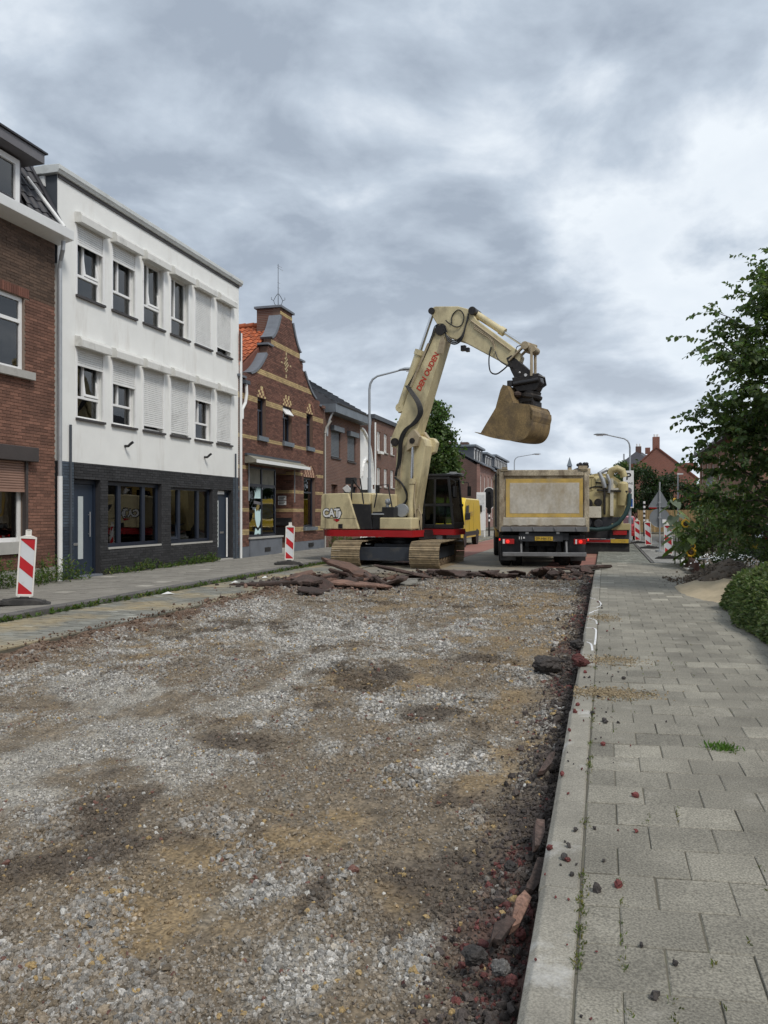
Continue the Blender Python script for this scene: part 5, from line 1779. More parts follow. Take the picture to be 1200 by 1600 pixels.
for sx in (-1, 1):
    m.prism([(sx * .55, .36), (sx * .55, .66), (sx * 1.35, .58), (sx * 1.35, .34)], 'y', -1.1, -.5)
    m.prism([(sx * .55, .36), (sx * .55, .66), (sx * 1.35, .58), (sx * 1.35, .34)], 'y', .5, 1.1)
m.box(-1.62, -1.56, -1.0, 1.0, .22, .62)
m.xf(UC).build('undercarriage', 'navy_steel', EX, world=False, bevel=.01)
MB().lathe([(.2, .70), (.62, .70), (.62, .80), (.55, .82), (.55, .92), (.2, .92)], (0, 0, 0), 'z', 32).build('slew_ring', 'black_paint', EX, world=False)


def P_(name, mb, material, par=EX, bevel=.0, smooth=False, kind=None):
    return mb.build(name, material, par, world=False, bevel=bevel, smooth=smooth, kind=kind)


# house: x forward, y away from the camera, z up
def tail_outline(r=2.22, cor=.55, yh=1.36, xf=.95):
    pts = [(xf, -yh)]
    n_ = 6
    for q in range(n_ + 1):
        t = math.pi / 2 * q / n_
        pts.append((-r + cor - cor * math.sin(t), -yh + cor - cor * math.cos(t)))
    for q in range(n_ + 1):
        t = math.pi / 2 * q / n_
        pts.append((-r + cor - cor * math.cos(t), yh - cor + cor * math.sin(t)))
    pts.append((xf, yh))
    return pts


deck = [(1.0, -.42)] + [(0.93, -.42)] + tail_outline()[0:1] + tail_outline()[1:]
P_('deck', MB().prism(tail_outline(2.20, .5, 1.33, .92), 'z', .93, 1.12), 'black_paint')
sk = MB()
ol = tail_outline(2.25, .55, 1.38, .95)
for a, b in zip(ol, ol[1:]):
    sk.beam((a[0], a[1], 1.02), (b[0], b[1], 1.02), .03, .20)
sk.beam((.93, -1.38, 1.02), (.93, -.45, 1.02), .03, .20)
P_('skirt', sk, 'red_paint')
P_('skirt', MB().box(.45, 1.62, .32, .36, .95, 1.13).box(1.60, 1.64, .36, 1.36, .95, 1.13).box(.45, 1.62, 1.34, 1.37, .95, 1.13), 'red_paint')
cw = [(-1.62, -1.36)] + tail_outline(2.22, .5, 1.36)[1:-1] + [(-1.62, 1.36)]
side_panel = MB().prism([(-2.20, 1.14), (-2.16, 2.16), (-2.10, 2.24), (-1.22, 2.25), (-.84, 1.14)], 'y', -1.365, -1.25)
cwt = MB().prism([(x + .0, y) for x, y in cw], 'z', 1.14, 2.20)
P_('counterweight', cwt, 'cream_paint', bevel=.05)
P_('side_door', side_panel, 'cream_paint', bevel=.025)
P_('panel_joint', MB().box(-2.02, -2.012, -1.3705, -1.366, 1.16, 2.22).box(-1.95, -.95, -1.369, -1.366, 1.47, 1.478), 'black_paint')
P_('side_vent', MB().box(-1.55, -1.40, -1.372, -1.366, 1.16, 1.30), 'black_paint')
P_('engine_hood', MB().box(-1.62, -.62, -1.05, 1.30, 1.9, 2.26).box(-.62, .0, -.95, -.35, 1.6, 2.22).prism([(-1.62, 1.14), (-1.62, 1.9), (-.65, 1.9), (-.65, 1.14)], 'y', -1.2, 1.3), 'cream_paint', bevel=.03)
P_('engine_panel', MB().prism([(-.80, 1.14), (-1.16, 1.93), (-.50, 1.90), (-.42, 1.14)], 'y', -1.30, -1.22), 'black_paint', bevel=.015)
eb = P_('equipment_box', MB().box(-.44, .28, -1.25, -.60, 1.14, 1.68).box(-.10, .30, -1.30, -.9, 1.5, 1.82).box(-.44, .28, -.6, .3, 1.14, 1.5), 'black_paint', bevel=.02)
P_('grab_bar', MB().tube([(-.42, -1.32, 1.60), (-.02, -1.32, 1.60)], .022), 'galvanised', eb)
P_('filter_unit', MB().ball((.02, -1.1, 1.98), .10).cyl((.0, -1.1, 1.8), (.0, -1.1, 2.05), .05).lathe([(.1, 0), (.2, 0), (.2, .12), (.1, .12)], (.42, -1.0, 1.72), 'y', 16), 'galvanised', eb)
P_('tool_box', MB().box(-.14, .90, -1.37, -.75, 1.15, 1.50), 'cream_paint', bevel=.03)
rl = MB()
for pts in ([(-1.18, -1.2, 1.95), (-1.18, -1.2, 2.66), (-.88, -1.2, 2.70), (-.76, -1.2, 1.92)], [(-1.14, -1.2, 2.66), (-.92, -.9, 2.25)], [(-.40, -1.2, 1.80), (-.26, -1.2, 2.48), (.06, -1.2, 2.50), (.20, -1.2, 1.80)]):
    rl.tube(pts, .022, 8)
P_('handrails', rl, 'black_paint')
P_('mirror_bracket', MB().box(-1.55, -1.25, -.9, -.7, 2.55, 2.75).cyl((-1.35, -.8, 2.26), (-1.35, -.8, 2.6), .03).prism([(-1.62, 2.35), (-1.5, 2.32), (-1.38, 2.45), (-1.45, 2.5)], 'y', -.95, -.9), 'black_paint')
P_('camera_housing', MB().prism([(-1.60, 2.42), (-1.50, 2.30), (-1.36, 2.28), (-1.30, 2.36), (-1.45, 2.52)], 'y', -1.0, -.93), 'lamp_clear')
P_('exhaust', MB().cyl((-1.0, .3, 2.26), (-1.0, .3, 2.55), .07).cyl((-1.2, -.3, 2.24), (-1.2, -.3, 2.38), .12), 'black_paint')
# maker's mark on the tail: letters and an open hexagonal outline
def side_text(body, size, x, z, y, material, squeeze=1.0, bold=0.0, shear=0.0, ang=0.0, par=EX, name='lettering'):
    mt = Matrix.Translation((x, y, z)) @ Matrix.Rotation(-ang, 4, 'Y') @ Matrix.Rotation(R(90), 4, 'X')
    return text_mesh(name, body, size, material, mt, par, shear, .003, squeeze, bold)


side_text('CAT', .345, -1.80, 1.63, -1.371, 'white_letter', .86, .012)
side_text('CAT', .345, -1.80, 1.63, -1.3685, 'black_letter', .86, .034)
hx = MB()
hp = [(-1.60, 1.79), (-1.52, 1.79), (-1.45, 1.63), (-1.52, 1.47), (-1.74, 1.45)]
for a, b in zip(hp, hp[1:]):
    hx.beam((a[0], -1.368, a[1]), (b[0], -1.368, b[1]), .006, .05, (0, 1, 0))
P_('emblem_outline', MB().prism([(-1.62, 1.82), (-1.50, 1.82), (-1.41, 1.63), (-1.50, 1.45), (-1.62, 1.42)], 'y', -1.3672, -1.366), 'black_letter')
P_('emblem_outline', MB().prism([(-1.60, 1.79), (-1.515, 1.79), (-1.445, 1.63), (-1.515, 1.48), (-1.60, 1.46)], 'y', -1.3702, -1.3673), 'white_letter')
P_('emblem_accent', MB().prism([(-1.74, 1.44), (-1.60, 1.36), (-1.50, 1.42), (-1.60, 1.455)], 'y', -1.372, -1.366), 'red_paint')
# cab
cabm = MB()
cabm.prism([(.02, 1.14), (.02, 2.78), (.62, 2.80), (.62, 1.14)], 'y', .36, 1.34)
cabm.box(.62, 1.6, .36, 1.34, 1.14, 1.28)
cab = P_('cab', cabm, 'black_paint', bevel=.02)
pil = MB()
for y in (.38, 1.32):
    pil.beam((1.58, y, 1.25), (1.42, y, 2.76), .07, .07, (0, 1, 0))
    pil.beam((.95, y, 1.2), (.98, y, 2.76), .07, .06, (0, 1, 0))
    pil.box(.62, 1.58, y - .03, y + .03, 1.85, 1.93)
    pil.box(.62, 1.45, y - .03, y + .03, 2.70, 2.78)
pil.box(1.55, 1.60, .4, 1.3, 1.26, 1.34).box(1.40, 1.46, .4, 1.3, 2.70, 2.78)
P_('pillars', pil, 'black_paint', cab, bevel=.01)
P_('roof', MB().box(.0, 1.50, .33, 1.37, 2.785, 2.87).box(1.0, 1.62, .36, 1.34, 2.80, 2.85), 'black_paint', cab, bevel=.02)
P_('roof_trim', MB().box(-.05, .70, .30, .345, 2.79, 2.86), 'cream_paint', cab)
P_('lamp', MB().box(1.30, 1.66, .55, 1.15, 2.87, 2.90).box(1.45, 1.64, .40, .55, 2.86, 2.93), 'galvanised', cab)
P_('windscreen', MB().prism([(1.585, 1.30), (1.43, 2.72), (1.42, 2.72), (1.575, 1.30)], 'y', .42, 1.30), 'glass_cab', cab)
for u in (.372, 1.32):
    P_('side_glass', MB().prism([(.64, 1.3), (1.56, 1.3), (1.42, 2.70), (.64, 2.70)], 'y', u, u + .008), 'glass_cab', cab)
P_('seat', MB().box(.55, 1.0, .62, 1.08, 1.3, 1.62).prism([(.50, 1.62), (.62, 2.30), (.74, 2.30), (.70, 1.62)], 'y', .64, 1.06), 'black_paint', cab, bevel=.03)
P_('mirror', MB().tube([(1.45, .36, 2.72), (1.68, .28, 2.64), (1.70, .26, 2.3)], .015, 6).box(1.66, 1.72, .15, .33, 2.15, 2.48), 'black_paint', cab)
P_('mirror', MB().tube([(1.45, 1.34, 2.65), (1.72, 1.42, 2.62), (1.74, 1.44, 2.3)], .015, 6).box(1.71, 1.77, 1.36, 1.56, 2.18, 2.5), 'black_paint', cab)
# driver's cab front guard below
P_('step', MB().box(.4, 1.5, 1.37, 1.5, .72, .76).box(1.0, 1.2, .42, .8, .70, .94), 'galvanised', EX)

# boom: lower section, long upper section, stick
bw = .31
P_('lower_boom', MB().prism([(-.16, 1.40), (.54, 1.40), (.58, 1.75), (.93, 3.72), (.88, 3.92), (.66, 4.05), (.10, 3.98), (-.04, 3.84)], 'y', -bw, bw), 'cream_paint', bevel=.02)
bw = .29
ub = P_('upper_boom', MB().prism([(-.27, 3.95), (-.22, 3.72), (-.05, 3.66), (.36, 3.82), (.63, 4.11), (1.52, 6.85), (1.60, 7.14), (1.50, 7.34), (1.36, 7.40), (1.20, 7.30), (.97, 6.62), (.40, 5.56), (.10, 4.75)], 'y', -bw - .012, bw + .012), 'cream_paint', bevel=.02)
P_('pivot_boss', MB().lathe([(.04, -.36), (.13, -.36), (.13, .36), (.04, .36)], (-.10, 0, 3.86), 'y', 18).lathe([(.05, -.35), (.16, -.35), (.16, .35), (.05, .35)], (1.42, 0, 7.22), 'y', 18), 'grease', ub)
P_('top_shroud', MB().prism([(1.50, 7.10), (1.58, 6.86), (1.50, 6.5), (1.30, 6.52), (1.40, 6.9)], 'y', -.32, -.305), 'rust_tan', ub)
side_text('DEN OUDEN', .235, 1.00, 5.98, -.304, 'red_letter', .92, .008, .12, math.atan2(1.0, .57) , ub)
st_ = P_('stick', MB().prism([(1.02, 7.86), (1.10, 7.96), (1.20, 8.00), (1.95, 7.92), (2.34, 7.78), (2.52, 7.46), (3.76, 6.45), (3.90, 6.25), (3.82, 5.98), (3.62, 5.93), (2.10, 6.84), (1.72, 6.98), (1.50, 7.10), (1.30, 7.38)], 'y', -.21, .21), 'cream_paint', bevel=.02)
P_('pivot_boss', MB().lathe([(.03, -.28), (.10, -.28), (.10, .28), (.03, .28)], (1.10, 0, 7.86), 'y', 16).lathe([(.03, -.30), (.12, -.30), (.12, .30), (.03, .30)], (2.42, 0, 7.72), 'y', 16), 'grease', st_)


def ram(name, a, b, frac, rb, rr, y, par=EX, nose=.07):
    """hydraulic ram: barrel from a, rod to b"""
    a, b = Vector((a[0], y, a[1])), Vector((b[0], y, b[1]))
    p = a.lerp(b, frac)
    d = (b - a).normalized()
    o = P_(name, MB().cyl(a, p, rb, n=16).cyl(p - d * .14, p + d * .02, rb * 1.22, n=16).lathe([(.02, -rb * .9), (rb * 1.05, -rb * .9), (rb * 1.05, rb * .9), (.02, rb * .9)], tuple(a), 'y', 14), 'cream_paint', par, smooth=True)
    P_('piston_rod', MB().cyl(p, b, rr, n=12), 'chrome', o, smooth=True)
    P_('rod_eye', MB().lathe([(.02, -nose), (nose * 1.3, -nose), (nose * 1.3, nose), (.02, nose)], tuple(b), 'y', 14), 'grease', o)
    return o


ram('lift_ram', (.47, 1.05), (.56, 3.86), .58, .105, .052, -.44)
ram('lift_ram', (.47, 1.05), (.56, 3.86), .58, .105, .052, .44)
P_('lift_ears', MB().prism([(.36, 3.55), (.42, 4.05), (.62, 4.22), (.80, 3.98), (.72, 3.70), (.58, 3.68)], 'y', -.50, -.28).prism([(.36, 3.55), (.42, 4.05), (.62, 4.22), (.80, 3.98), (.72, 3.70), (.58, 3.68)], 'y', .28, .50), 'rust_tan', bevel=.01)
P_('ear_cap', MB().prism([(.62, 3.40), (.60, 3.92), (.70, 4.02), (.95, 4.00), (1.06, 3.86), (.98, 3.55)], 'y', .30, .56), 'cream_paint', bevel=.03)
ram('stick_ram', (.02, 4.95), (1.10, 7.85), .60, .135, .06, -.12)
P_('ram_lugs', MB().prism([(-.08, 4.80), (.16, 5.10), (.28, 5.30), (.20, 4.75)], 'y', -.14, -.11).prism([(-.08, 4.80), (.16, 5.10), (.28, 5.30), (.20, 4.75)], 'y', .11, .14), 'cream_paint')
ram('bucket_ram', (2.42, 7.70), (4.03, 6.52), .56, .105, .05, .0)
lnk = MB()
for y in (-.24, .20):
    lnk.beam((3.55, y, 6.12), (4.02, y, 6.54), .05, .13, (0, 1, 0))
    lnk.beam((4.22, y, 6.46), (4.22, y, 5.62), .06, .13, (0, 1, 0))
lnk.lathe([(.02, -.30), (.12, -.30), (.12, .30), (.02, .30)], (4.03, 0, 6.53), 'y', 16).lathe([(.02, -.27), (.11, -.27), (.11, .27), (.02, .27)], (4.24, 0, 6.42), 'y', 16)
lnk.beam((4.0, 0, 6.53), (4.27, 0, 6.42), .30, .14, (0, 1, 0))
P_('linkage', lnk, 'rust_tan', bevel=.01)
# tilting rotator between stick and bucket
rt = MB()
rt.prism([(3.45, 6.22), (3.62, 6.30), (3.95, 6.00), (4.30, 5.66), (4.26, 5.46), (3.78, 5.46), (3.58, 5.86)], 'y', -.22, .22)
rt.prism([(3.64, 5.62), (4.44, 5.70), (4.50, 5.44), (4.36, 5.20), (3.80, 5.20), (3.68, 5.36)], 'y', -.27, .27)
rotor = P_('tilt_rotator', rt, 'grease', bevel=.02)
rr_ = MB().lathe([(.1, 0), (.30, 0), (.34, .05), (.34, .12), (.28, .16), (.28, .24), (.1, .24)], (0, 0, 0), 'z', 28)
rr_.xf(Matrix.Translation((4.12, 0, 4.98)) @ Matrix.Rotation(R(12), 4, 'Y'))
P_('rotor_ring', rr_, 'grease', rotor)
tc_ = MB()
for sy in (-.31, .31):
    tc_.cyl((3.70, sy, 5.42), (4.44, sy * .95, 5.50), .07, n=12).cyl((3.60, sy, 5.52), (3.60, sy, 5.36), .09, n=10)
tc_.tube([(4.42, -.25, 5.62), (4.58, -.2, 5.56), (4.60, -.1, 5.36), (4.46, -.1, 5.28)], .035)
P_('tilt_ram', tc_, 'black_paint', rotor)
P_('rotator_bolt', MB().lathe([(.0, 0), (.045, 0), (.045, .02), (.0, .02)], (4.06, -.30, 5.66), 'y', 10).ball((3.88, -.28, 5.75), .03), 'lamp_clear', rotor)
cp_ = MB()
cp_.box(-.30, .30, -.28, .28, .16, .28).box(-.34, -.22, -.3, .3, -.10, .18).box(.22, .34, -.3, .3, -.10, .18).box(-.36, .36, -.20, .20, .02, .10)
# bucket in its own frame: x along the lip-to-back line, then turned on the rotator
BK = Matrix.Translation((4.13, 0, 4.72)) @ Matrix.Rotation(R(-10), 4, 'Z') @ Matrix.Diagonal((.66, 1, 1, 1))
P_('quick_coupler', cp_.xf(BK), 'grease', rotor, bevel=.012)
LIP, bwid = -2.10, .64
def curve2(p):
    return [(v.x, v.z) for v in smooth_path([(a, 0, b) for a, b in p], 4)]


prof = curve2([(LIP, -.72), (-1.35, -.86), (-.60, -.96), (-.05, -.98), (.24, -.90), (.42, -.72), (.50, -.45), (.49, -.14), (.42, -.04)])
inner = curve2([(.36, -.12), (.42, -.24), (.42, -.46), (.36, -.66), (.20, -.82), (-.06, -.90), (-.60, -.88), (-1.35, -.80), (LIP, -.695)])
sh_ = MB().prism(prof + inner, 'y', -bwid, bwid)
bk = P_('bucket', sh_.xf(BK), 'bucket_steel', smooth=True)
sidepl = curve2([(LIP + .10, -.74), (-1.35, -.875), (-.60, -.975), (-.05, -.995), (.25, -.915), (.435, -.73), (.515, -.45), (.505, -.12), (.40, .02)]) + [ (-.34, .10), (-.66, .62), (-.86, .66), (-.98, .52), (-1.22, .0), (-1.75, -.50)]
for y0, y1 in ((-bwid - .03, -bwid), (bwid, bwid + .03)):
    P_('side_plate', MB().prism(sidepl, 'y', y0, y1).xf(BK), 'bucket_steel', bk)
P_('top_plate', MB().prism([(-.98, .52), (-.86, .66), (-.66, .62), (-.34, .10), (.40, .02), (.40, -.04), (-.38, .04), (-.70, .55), (-.86, .58), (-.95, .49)], 'y', -bwid, bwid).xf(BK), 'bucket_steel', bk)
P_('back_rib', MB().prism([(.44, -.12), (.56, -.16), (.57, -.30), (.51, -.45), (.44, -.40)], 'y', -bwid - .03, bwid + .03).xf(BK), 'bucket_steel', bk)
P_('cutting_edge', MB().prism([(LIP - .16, -.675), (LIP + .30, -.78), (LIP + .30, -.745), (LIP - .15, -.66)], 'y', -bwid - .04, bwid + .04).xf(BK), 'track_steel', bk)
P_('hanger_lugs', MB().prism([(-.42, .06), (-.40, .36), (-.15, .36), (.25, .30), (.36, .02)], 'y', -.24, -.20).prism([(-.42, .06), (-.40, .36), (-.15, .36), (.25, .30), (.36, .02)], 'y', .20, .24).xf(BK), 'grease', bk)
# the load of dug earth seen over the far lip
g = MB()
for q in range(16):
    g.ball((-1.5 + .09 * q, random.uniform(-.4, .5), -.42 + .06 * q + random.uniform(-.05, .1)), random.uniform(.12, .24), None, random.uniform(.08, .16), 8, 5)
P_('load', g.xf(BK), 'slab_dark', bk)
# hoses
HS = []


def hose(pts, r, n=6):
    HS.append(([tuple(p) for p in pts], r, n))


Y1 = -.345
for o_ in (0, .04, .08, .12, .16):
    hose([(.26 + o_ * .6, Y1 + .02, 5.60), (.44 + o_ * .8, Y1 - .03, 5.36), (.66 + o_ * .9, Y1 - .05, 5.02), (.72 + o_ * .9, Y1 - .06, 4.70), (.52 + o_ * .9, Y1 - .06, 4.42), (.24 + o_ * .8, Y1 - .05, 4.22), (.08 + o_ * .7, Y1 - .04, 3.9), (.02 + o_ * .6, Y1, 3.3), (-.10 + o_, Y1 + .02, 2.8)], .021)
for o_ in (0, .05):
    hose([(.34 + o_, Y1 + .02, 5.60), (.60 + o_, Y1 + .02, 6.0), (.92 + o_, Y1 + .02, 6.60), (1.14 + o_, Y1, 7.05), (1.26 + o_, Y1, 7.36), (1.48 + o_, Y1, 7.38), (1.60 + o_, Y1, 7.12)], .017)
for o_ in (0, .05, .10):
    hose([(1.48 + o_, Y1 + .02, 7.34), (1.62, Y1 + .03, 7.05 - o_), (1.85, Y1 + .05, 6.86 - o_), (2.10, -.30, 6.98 - o_), (2.22, -.27, 7.3), (2.30, -.26, 7.55 + o_)], .022)
hose([(1.75, -.23, 7.40), (1.78, -.24, 7.66), (1.98, -.24, 7.80), (2.14, -.24, 7.62), (2.10, -.25, 7.36), (1.92, -.26, 7.28), (1.70, -.30, 7.40), (1.60, -.35, 7.5)], .018)
hose([(3.0, -.24, 6.58), (2.94, -.26, 6.22), (2.98, -.26, 5.86), (3.16, -.26, 5.76), (3.36, -.26, 5.86), (3.56, -.26, 6.02)], .022)
hose([(3.12, -.24, 6.45), (3.24, -.27, 6.18), (3.5, -.27, 5.98), (3.66, -.27, 5.92)], .018)
hose([(-.10, Y1, 2.75), (.16, Y1 - .03, 2.55), (.34, Y1 - .05, 2.20), (.28, Y1 - .07, 1.95), (.02, -.5, 1.82), (-.12, -.55, 1.85)], .035, 8)
hose([(3.74, -.2, 6.3), (3.78, -.25, 6.50), (3.92, -.25, 6.55)], .014)
for p_, r_, n_ in HS:
    P_('hose', MB().tube(smooth_path(p_, 5), r_, n_), 'hose', smooth=True)
HP = []
for o_ in (0, .05, .10):
    HP.append(([(2.46, -.235, 7.30 - o_), (2.90, -.235, 6.98 - o_), (3.05, -.235, 6.80 - o_), (3.10, -.235, 6.60 - o_)], .018))
    HP.append(([(.42 + o_ * .5, -.355, 5.55), (.80 + o_ * .5, -.355, 6.38), (1.02 + o_ * .5, -.355, 6.85)], .014))
    HP.append(([(.12 + o_, -.335, 3.75), (.02 + o_ * .8, -.335, 3.0), (-.02 + o_, -.335, 2.4)], .018))
HP.append(([(2.36, -.24, 7.44), (3.60, -.24, 6.42)], .025))
for p_, r_ in HP:
    P_('steel_pipe', MB().tube(p_, r_, 6), 'rust_tan')
P_('work_lamp', MB().box(2.0, 2.14, -.12, .02, 6.58, 6.74).box(2.16, 2.26, -.12, .0, 6.54, 6.66), 'black_paint')
for p_ in ([(.62, -.5, 1.0), (.68, -.5, 1.5), (.62, -.48, 2.1), (.66, -.45, 2.6)], [(.72, -.4, 1.0), (.80, -.4, 1.4), (.74, -.4, 1.9)], [(.6, -.35, 1.5), (.7, -.4, 1.78), (.82, -.4, 1.55), (.8, -.35, 1.1)]):
    P_('steel_pipe', MB().tube(smooth_path(p_), .022), 'rust_tan')
P_('boom_foot', MB().box(-.2, .62, -.34, -.27, 1.0, 1.62).box(-.2, .62, .27, .34, 1.0, 1.62).box(.45, .95, -.5, .3, .88, 1.05), 'black_paint', bevel=.01)

# ---------------------------------------------------------------- tipper truck, seen from behind
TK = thing('tipper_truck', 'dirty cream tipper truck seen from behind with yellow bordered tailgate', 'truck', (-1.72, 23.32, -0.124), R(9.3))


def T_(name, mb, material, par=TK, bevel=.0, smooth=False, kind=None):
    return mb.build(name, material, par, world=False, bevel=bevel, smooth=smooth, kind=kind)


def wheel(root, x, y, z, r, w, name='wheel', hub='grey_bar', smooth=True):
    t = MB().lathe([(r * .55, -w / 2), (r * .92, -w / 2), (r, -w / 2 + .04), (r, w / 2 - .04), (r * .92, w / 2), (r * .55, w / 2)], (0, 0, 0), 'x', 28)
    o = t.build(name, 'rubber', root, world=False, smooth=smooth)
    o.location = (x, y, z)
    tr = MB()
    for q in range(28):
        a = 2 * math.pi * q / 28
        tr.beam((-w / 2 + .05, (r + .004) * math.cos(a), (r + .004) * math.sin(a)), (w / 2 - .05, (r + .004) * math.cos(a + .06), (r + .004) * math.sin(a + .06)), .02, r * .11, (0, -math.sin(a), math.cos(a)))
    tr.build('tread', 'rubber', o, world=False)
    MB().lathe([(.03, -w / 2 + .02), (r * .5, -w / 2 + .02), (r * .56, -w / 2), (r * .56, w / 2), (r * .5, w / 2 - .02), (.03, w / 2 - .02)], (0, 0, 0), 'x', 24).build('rim', hub, o, world=False)
    return o


HB = 2.92
body = MB()
body.box(-1.22, 1.22, .12, 5.8, 1.08, 1.16)
body.box(-1.26, -1.20, .08, 5.8, 1.08, HB - .02).box(1.20, 1.26, .08, 5.8, 1.08, HB - .02).box(-1.2, 1.2, 5.74, 5.8, 1.16, HB + .1)
for q in range(7):
    y = .5 + q * .82
    body.box(-1.33, -1.26, y, y + .12, 1.1, HB - .15).box(1.26, 1.33, y, y + .12, 1.1, HB - .15)
body.box(-1.34, -1.2, .02, 5.8, HB - .16, HB).box(1.2, 1.34, .02, 5.8, HB - .16, HB)
T_('tipper_body', body, 'tipper_frame', bevel=.008)
tg = T_('tailgate', MB().box(-1.19, 1.19, .03, .10, 1.22, HB - .17), 'tipper_frame')
T_('steel_panel', MB().box(-.99, 1.02, -.004, .03, 1.60, 2.50), 'tipper_panel', tg, bevel=.01)
T_('yellow_border', MB().box(-1.10, -.99, .0, .03, 1.49, 2.62).box(1.02, 1.12, .0, .03, 1.49, 2.62).box(-.99, 1.02, .0, .03, 2.50, 2.62).box(-.99, 1.02, .0, .03, 1.49, 1.60), 'tipper_yellow', tg)
T_('top_rail', MB().box(-1.16, 1.14, -.03, .12, 2.70, 2.88), 'tipper_frame', tg, bevel=.02)
T_('bottom_rail', MB().box(-1.19, 1.22, -.03, .12, 1.22, 1.48), 'tipper_panel', tg, bevel=.02)
T_('corner_post', MB().box(-1.30, -1.17, -.03, .14, 1.06, HB), 'tipper_frame', tg, bevel=.02)
T_('corner_post', MB().box(1.15, 1.30, -.03, .14, 1.06, HB), 'tipper_frame', tg, bevel=.02)
m = MB().box(-1.24, 1.24, -.06, .06, 1.07, 1.21)
for q in range(4):
    m.tube([(-.95 + .62 * q, -.07, 1.21), (-.93 + .62 * q, -.09, 1.14), (-.91 + .62 * q, -.07, 1.09)], .014, 6)
T_('lip', m, 'grey_bar', tg, bevel=.01)
lp_ = [(-1.2, 1.21)]
for q in range(25):
    lp_.append((-1.2 + q * .1, 1.235 + random.uniform(.0, .035)))
lp_.append((1.2, 1.21))
T_('dirt_ledge', MB().prism(lp_, 'y', -.05, -.02), 'garden_soil', tg)
T_('hinge', MB().box(-1.22, -1.06, -.07, .1, HB - .02, HB + .05).box(1.0, 1.24, -.07, .15, HB - .03, HB + .07).box(.7, .8, -.02, .1, HB - .05, HB + .02).cyl((-1.25, -.02, HB - .05), (-1.05, -.02, HB - .05), .04).cyl((1.05, -.02, HB - .05), (1.25, -.02, HB - .05), .04), 'rust_tan', tg)
cvm = MB()
for q in range(5):
    cvm.ball((1.0 + .06 * q, .1, HB + .10 + random.uniform(-.03, .04)), .06, None, .05, 8, 5)
T_('rolled_cover', cvm.cyl((1.24, .1, HB + .06), (1.24, 5.6, HB + .06), .07), 'dark_chassis')
T_('ladder', MB().box(-1.40, -1.36, .3, .34, 1.2, HB - .1).box(-1.40, -1.36, .7, .74, 1.2, HB - .1).box(-1.40, -1.36, .34, .7, 1.5, 1.53).box(-1.40, -1.36, .34, .7, 1.9, 1.93).box(-1.40, -1.36, .34, .7, 2.3, 2.33), 'dark_chassis')
chs = MB().box(-.52, -.42, .3, 7.6, .62, .95).box(.42, .52, .3, 7.6, .62, .95).box(-.42, .42, .9, 1.1, .6, .9).box(-.72, .72, .06, .22, .82, 1.02).box(-.42, .42, 2.6, 2.9, .5, .9)
chs.box(-1.2, -.6, .25, .5, .45, .95).box(.62, 1.22, .25, .5, .45, .95)
T_('chassis', chs, 'dark_chassis')
T_('axle', MB().cyl((-.6, 1.25, .5), (.6, 1.25, .5), .12, n=14).ball((0, 1.25, .5), .24, .26, .24).box(-.56, -.40, .5, 3.4, .38, .62).box(.40, .56, .5, 3.4, .38, .62), 'dark_chassis')
T_('axle', MB().cyl((-.6, 2.65, .5), (.6, 2.65, .5), .12, n=14).ball((0, 2.65, .5), .24, .26, .24), 'dark_chassis')
T_('underbody_fill', MB().box(-1.15, 1.15, 3.9, 5.2, .22, .98), 'dark_chassis', bevel=.06)  # dark box added to close the shaded gap under the body
T_('front_underbody_fill', MB().box(-.9, .9, 5.6, 7.4, .25, 1.0), 'dark_chassis', bevel=.05)  # second dark box added so the shaded underside shows no daylight
T_('rear_plate', MB().box(-.70, .55, .02, .06, .78, 1.04), 'dark_chassis')
npl = T_('number_plate', MB().box(-.26, .26, -.006, .012, .80, .92), 'plate_yellow', bevel=.004)
text_mesh('lettering', '09-HH-YL', .115, 'black_letter', Matrix.Translation((0, -.009, .86)) @ Matrix.Rotation(R(90), 4, 'X'), npl, 0, .001, .95)
T_('badge', MB().box(-.72, -.70, .0, .02, .84, .92).box(-.66, -.64, .0, .02, .84, .92).box(-.60, -.55, .0, .02, .86, .91), 'lamp_clear')
for sx in (-1, 1):
    lb = T_('tail_light', MB().box(sx * 1.03 - .17, sx * 1.03 + .17, -.03, .08, .70, .85), 'lamp_red', bevel=.01)
    T_('lit_lamp', MB().lathe([(.0, -.012), (.045, -.010), (.055, .0), (.0, .0)], (sx * 1.05, -.032, .775), 'y', 16), 'lamp_lit', lb)
    T_('reverse_lens', MB().box(sx * 1.03 - .165, sx * 1.03 - .11, -.034, -.028, .71, .84) if sx < 0 else MB().box(.90, .945, -.034, -.028, .71, .84), 'lamp_clear', lb)
    T_('mud_flap', MB().box(sx * 1.02 - .22, sx * 1.02 + .22, .30, .33, .20, .70), 'rubber')
T_('white_reflector', MB().box(-.53, -.44, -.0, .02, 1.0, 1.06).box(.36, .45, .0, .02, 1.0, 1.06), 'lamp_clear')
T_('bumper_bar', MB().box(-1.20, 1.22, -.05, .06, .34, .46), 'grey_bar', bevel=.015)
for u in (-.65, .66):
    T_('bumper_strut', MB().beam((u, .15, .85), (u, .02, .44), .05, .06), 'grey_bar')
T_('side_marker', MB().box(-1.30, -1.26, .05, .08, .80, .86).box(1.26, 1.30, .05, .08, .80, .86), 'lamp_lit')
for y in (1.25, 2.65):
    for sx in (-1, 1):
        wheel(TK, sx * 1.06, y, .5, .5, .31)
        wheel(TK, sx * .72, y, .5, .5, .30)
for sx in (-1, 1):
    wheel(TK, sx * 1.10, 6.9, .5, .5, .34)
cb = T_('cab', MB().prism([(6.1, .7), (6.1, 2.9), (7.2, 2.95), (7.9, 2.6), (8.0, 1.9), (8.0, .7)], 'x', -1.24, 1.24), 'tipper_yellow', bevel=.06)
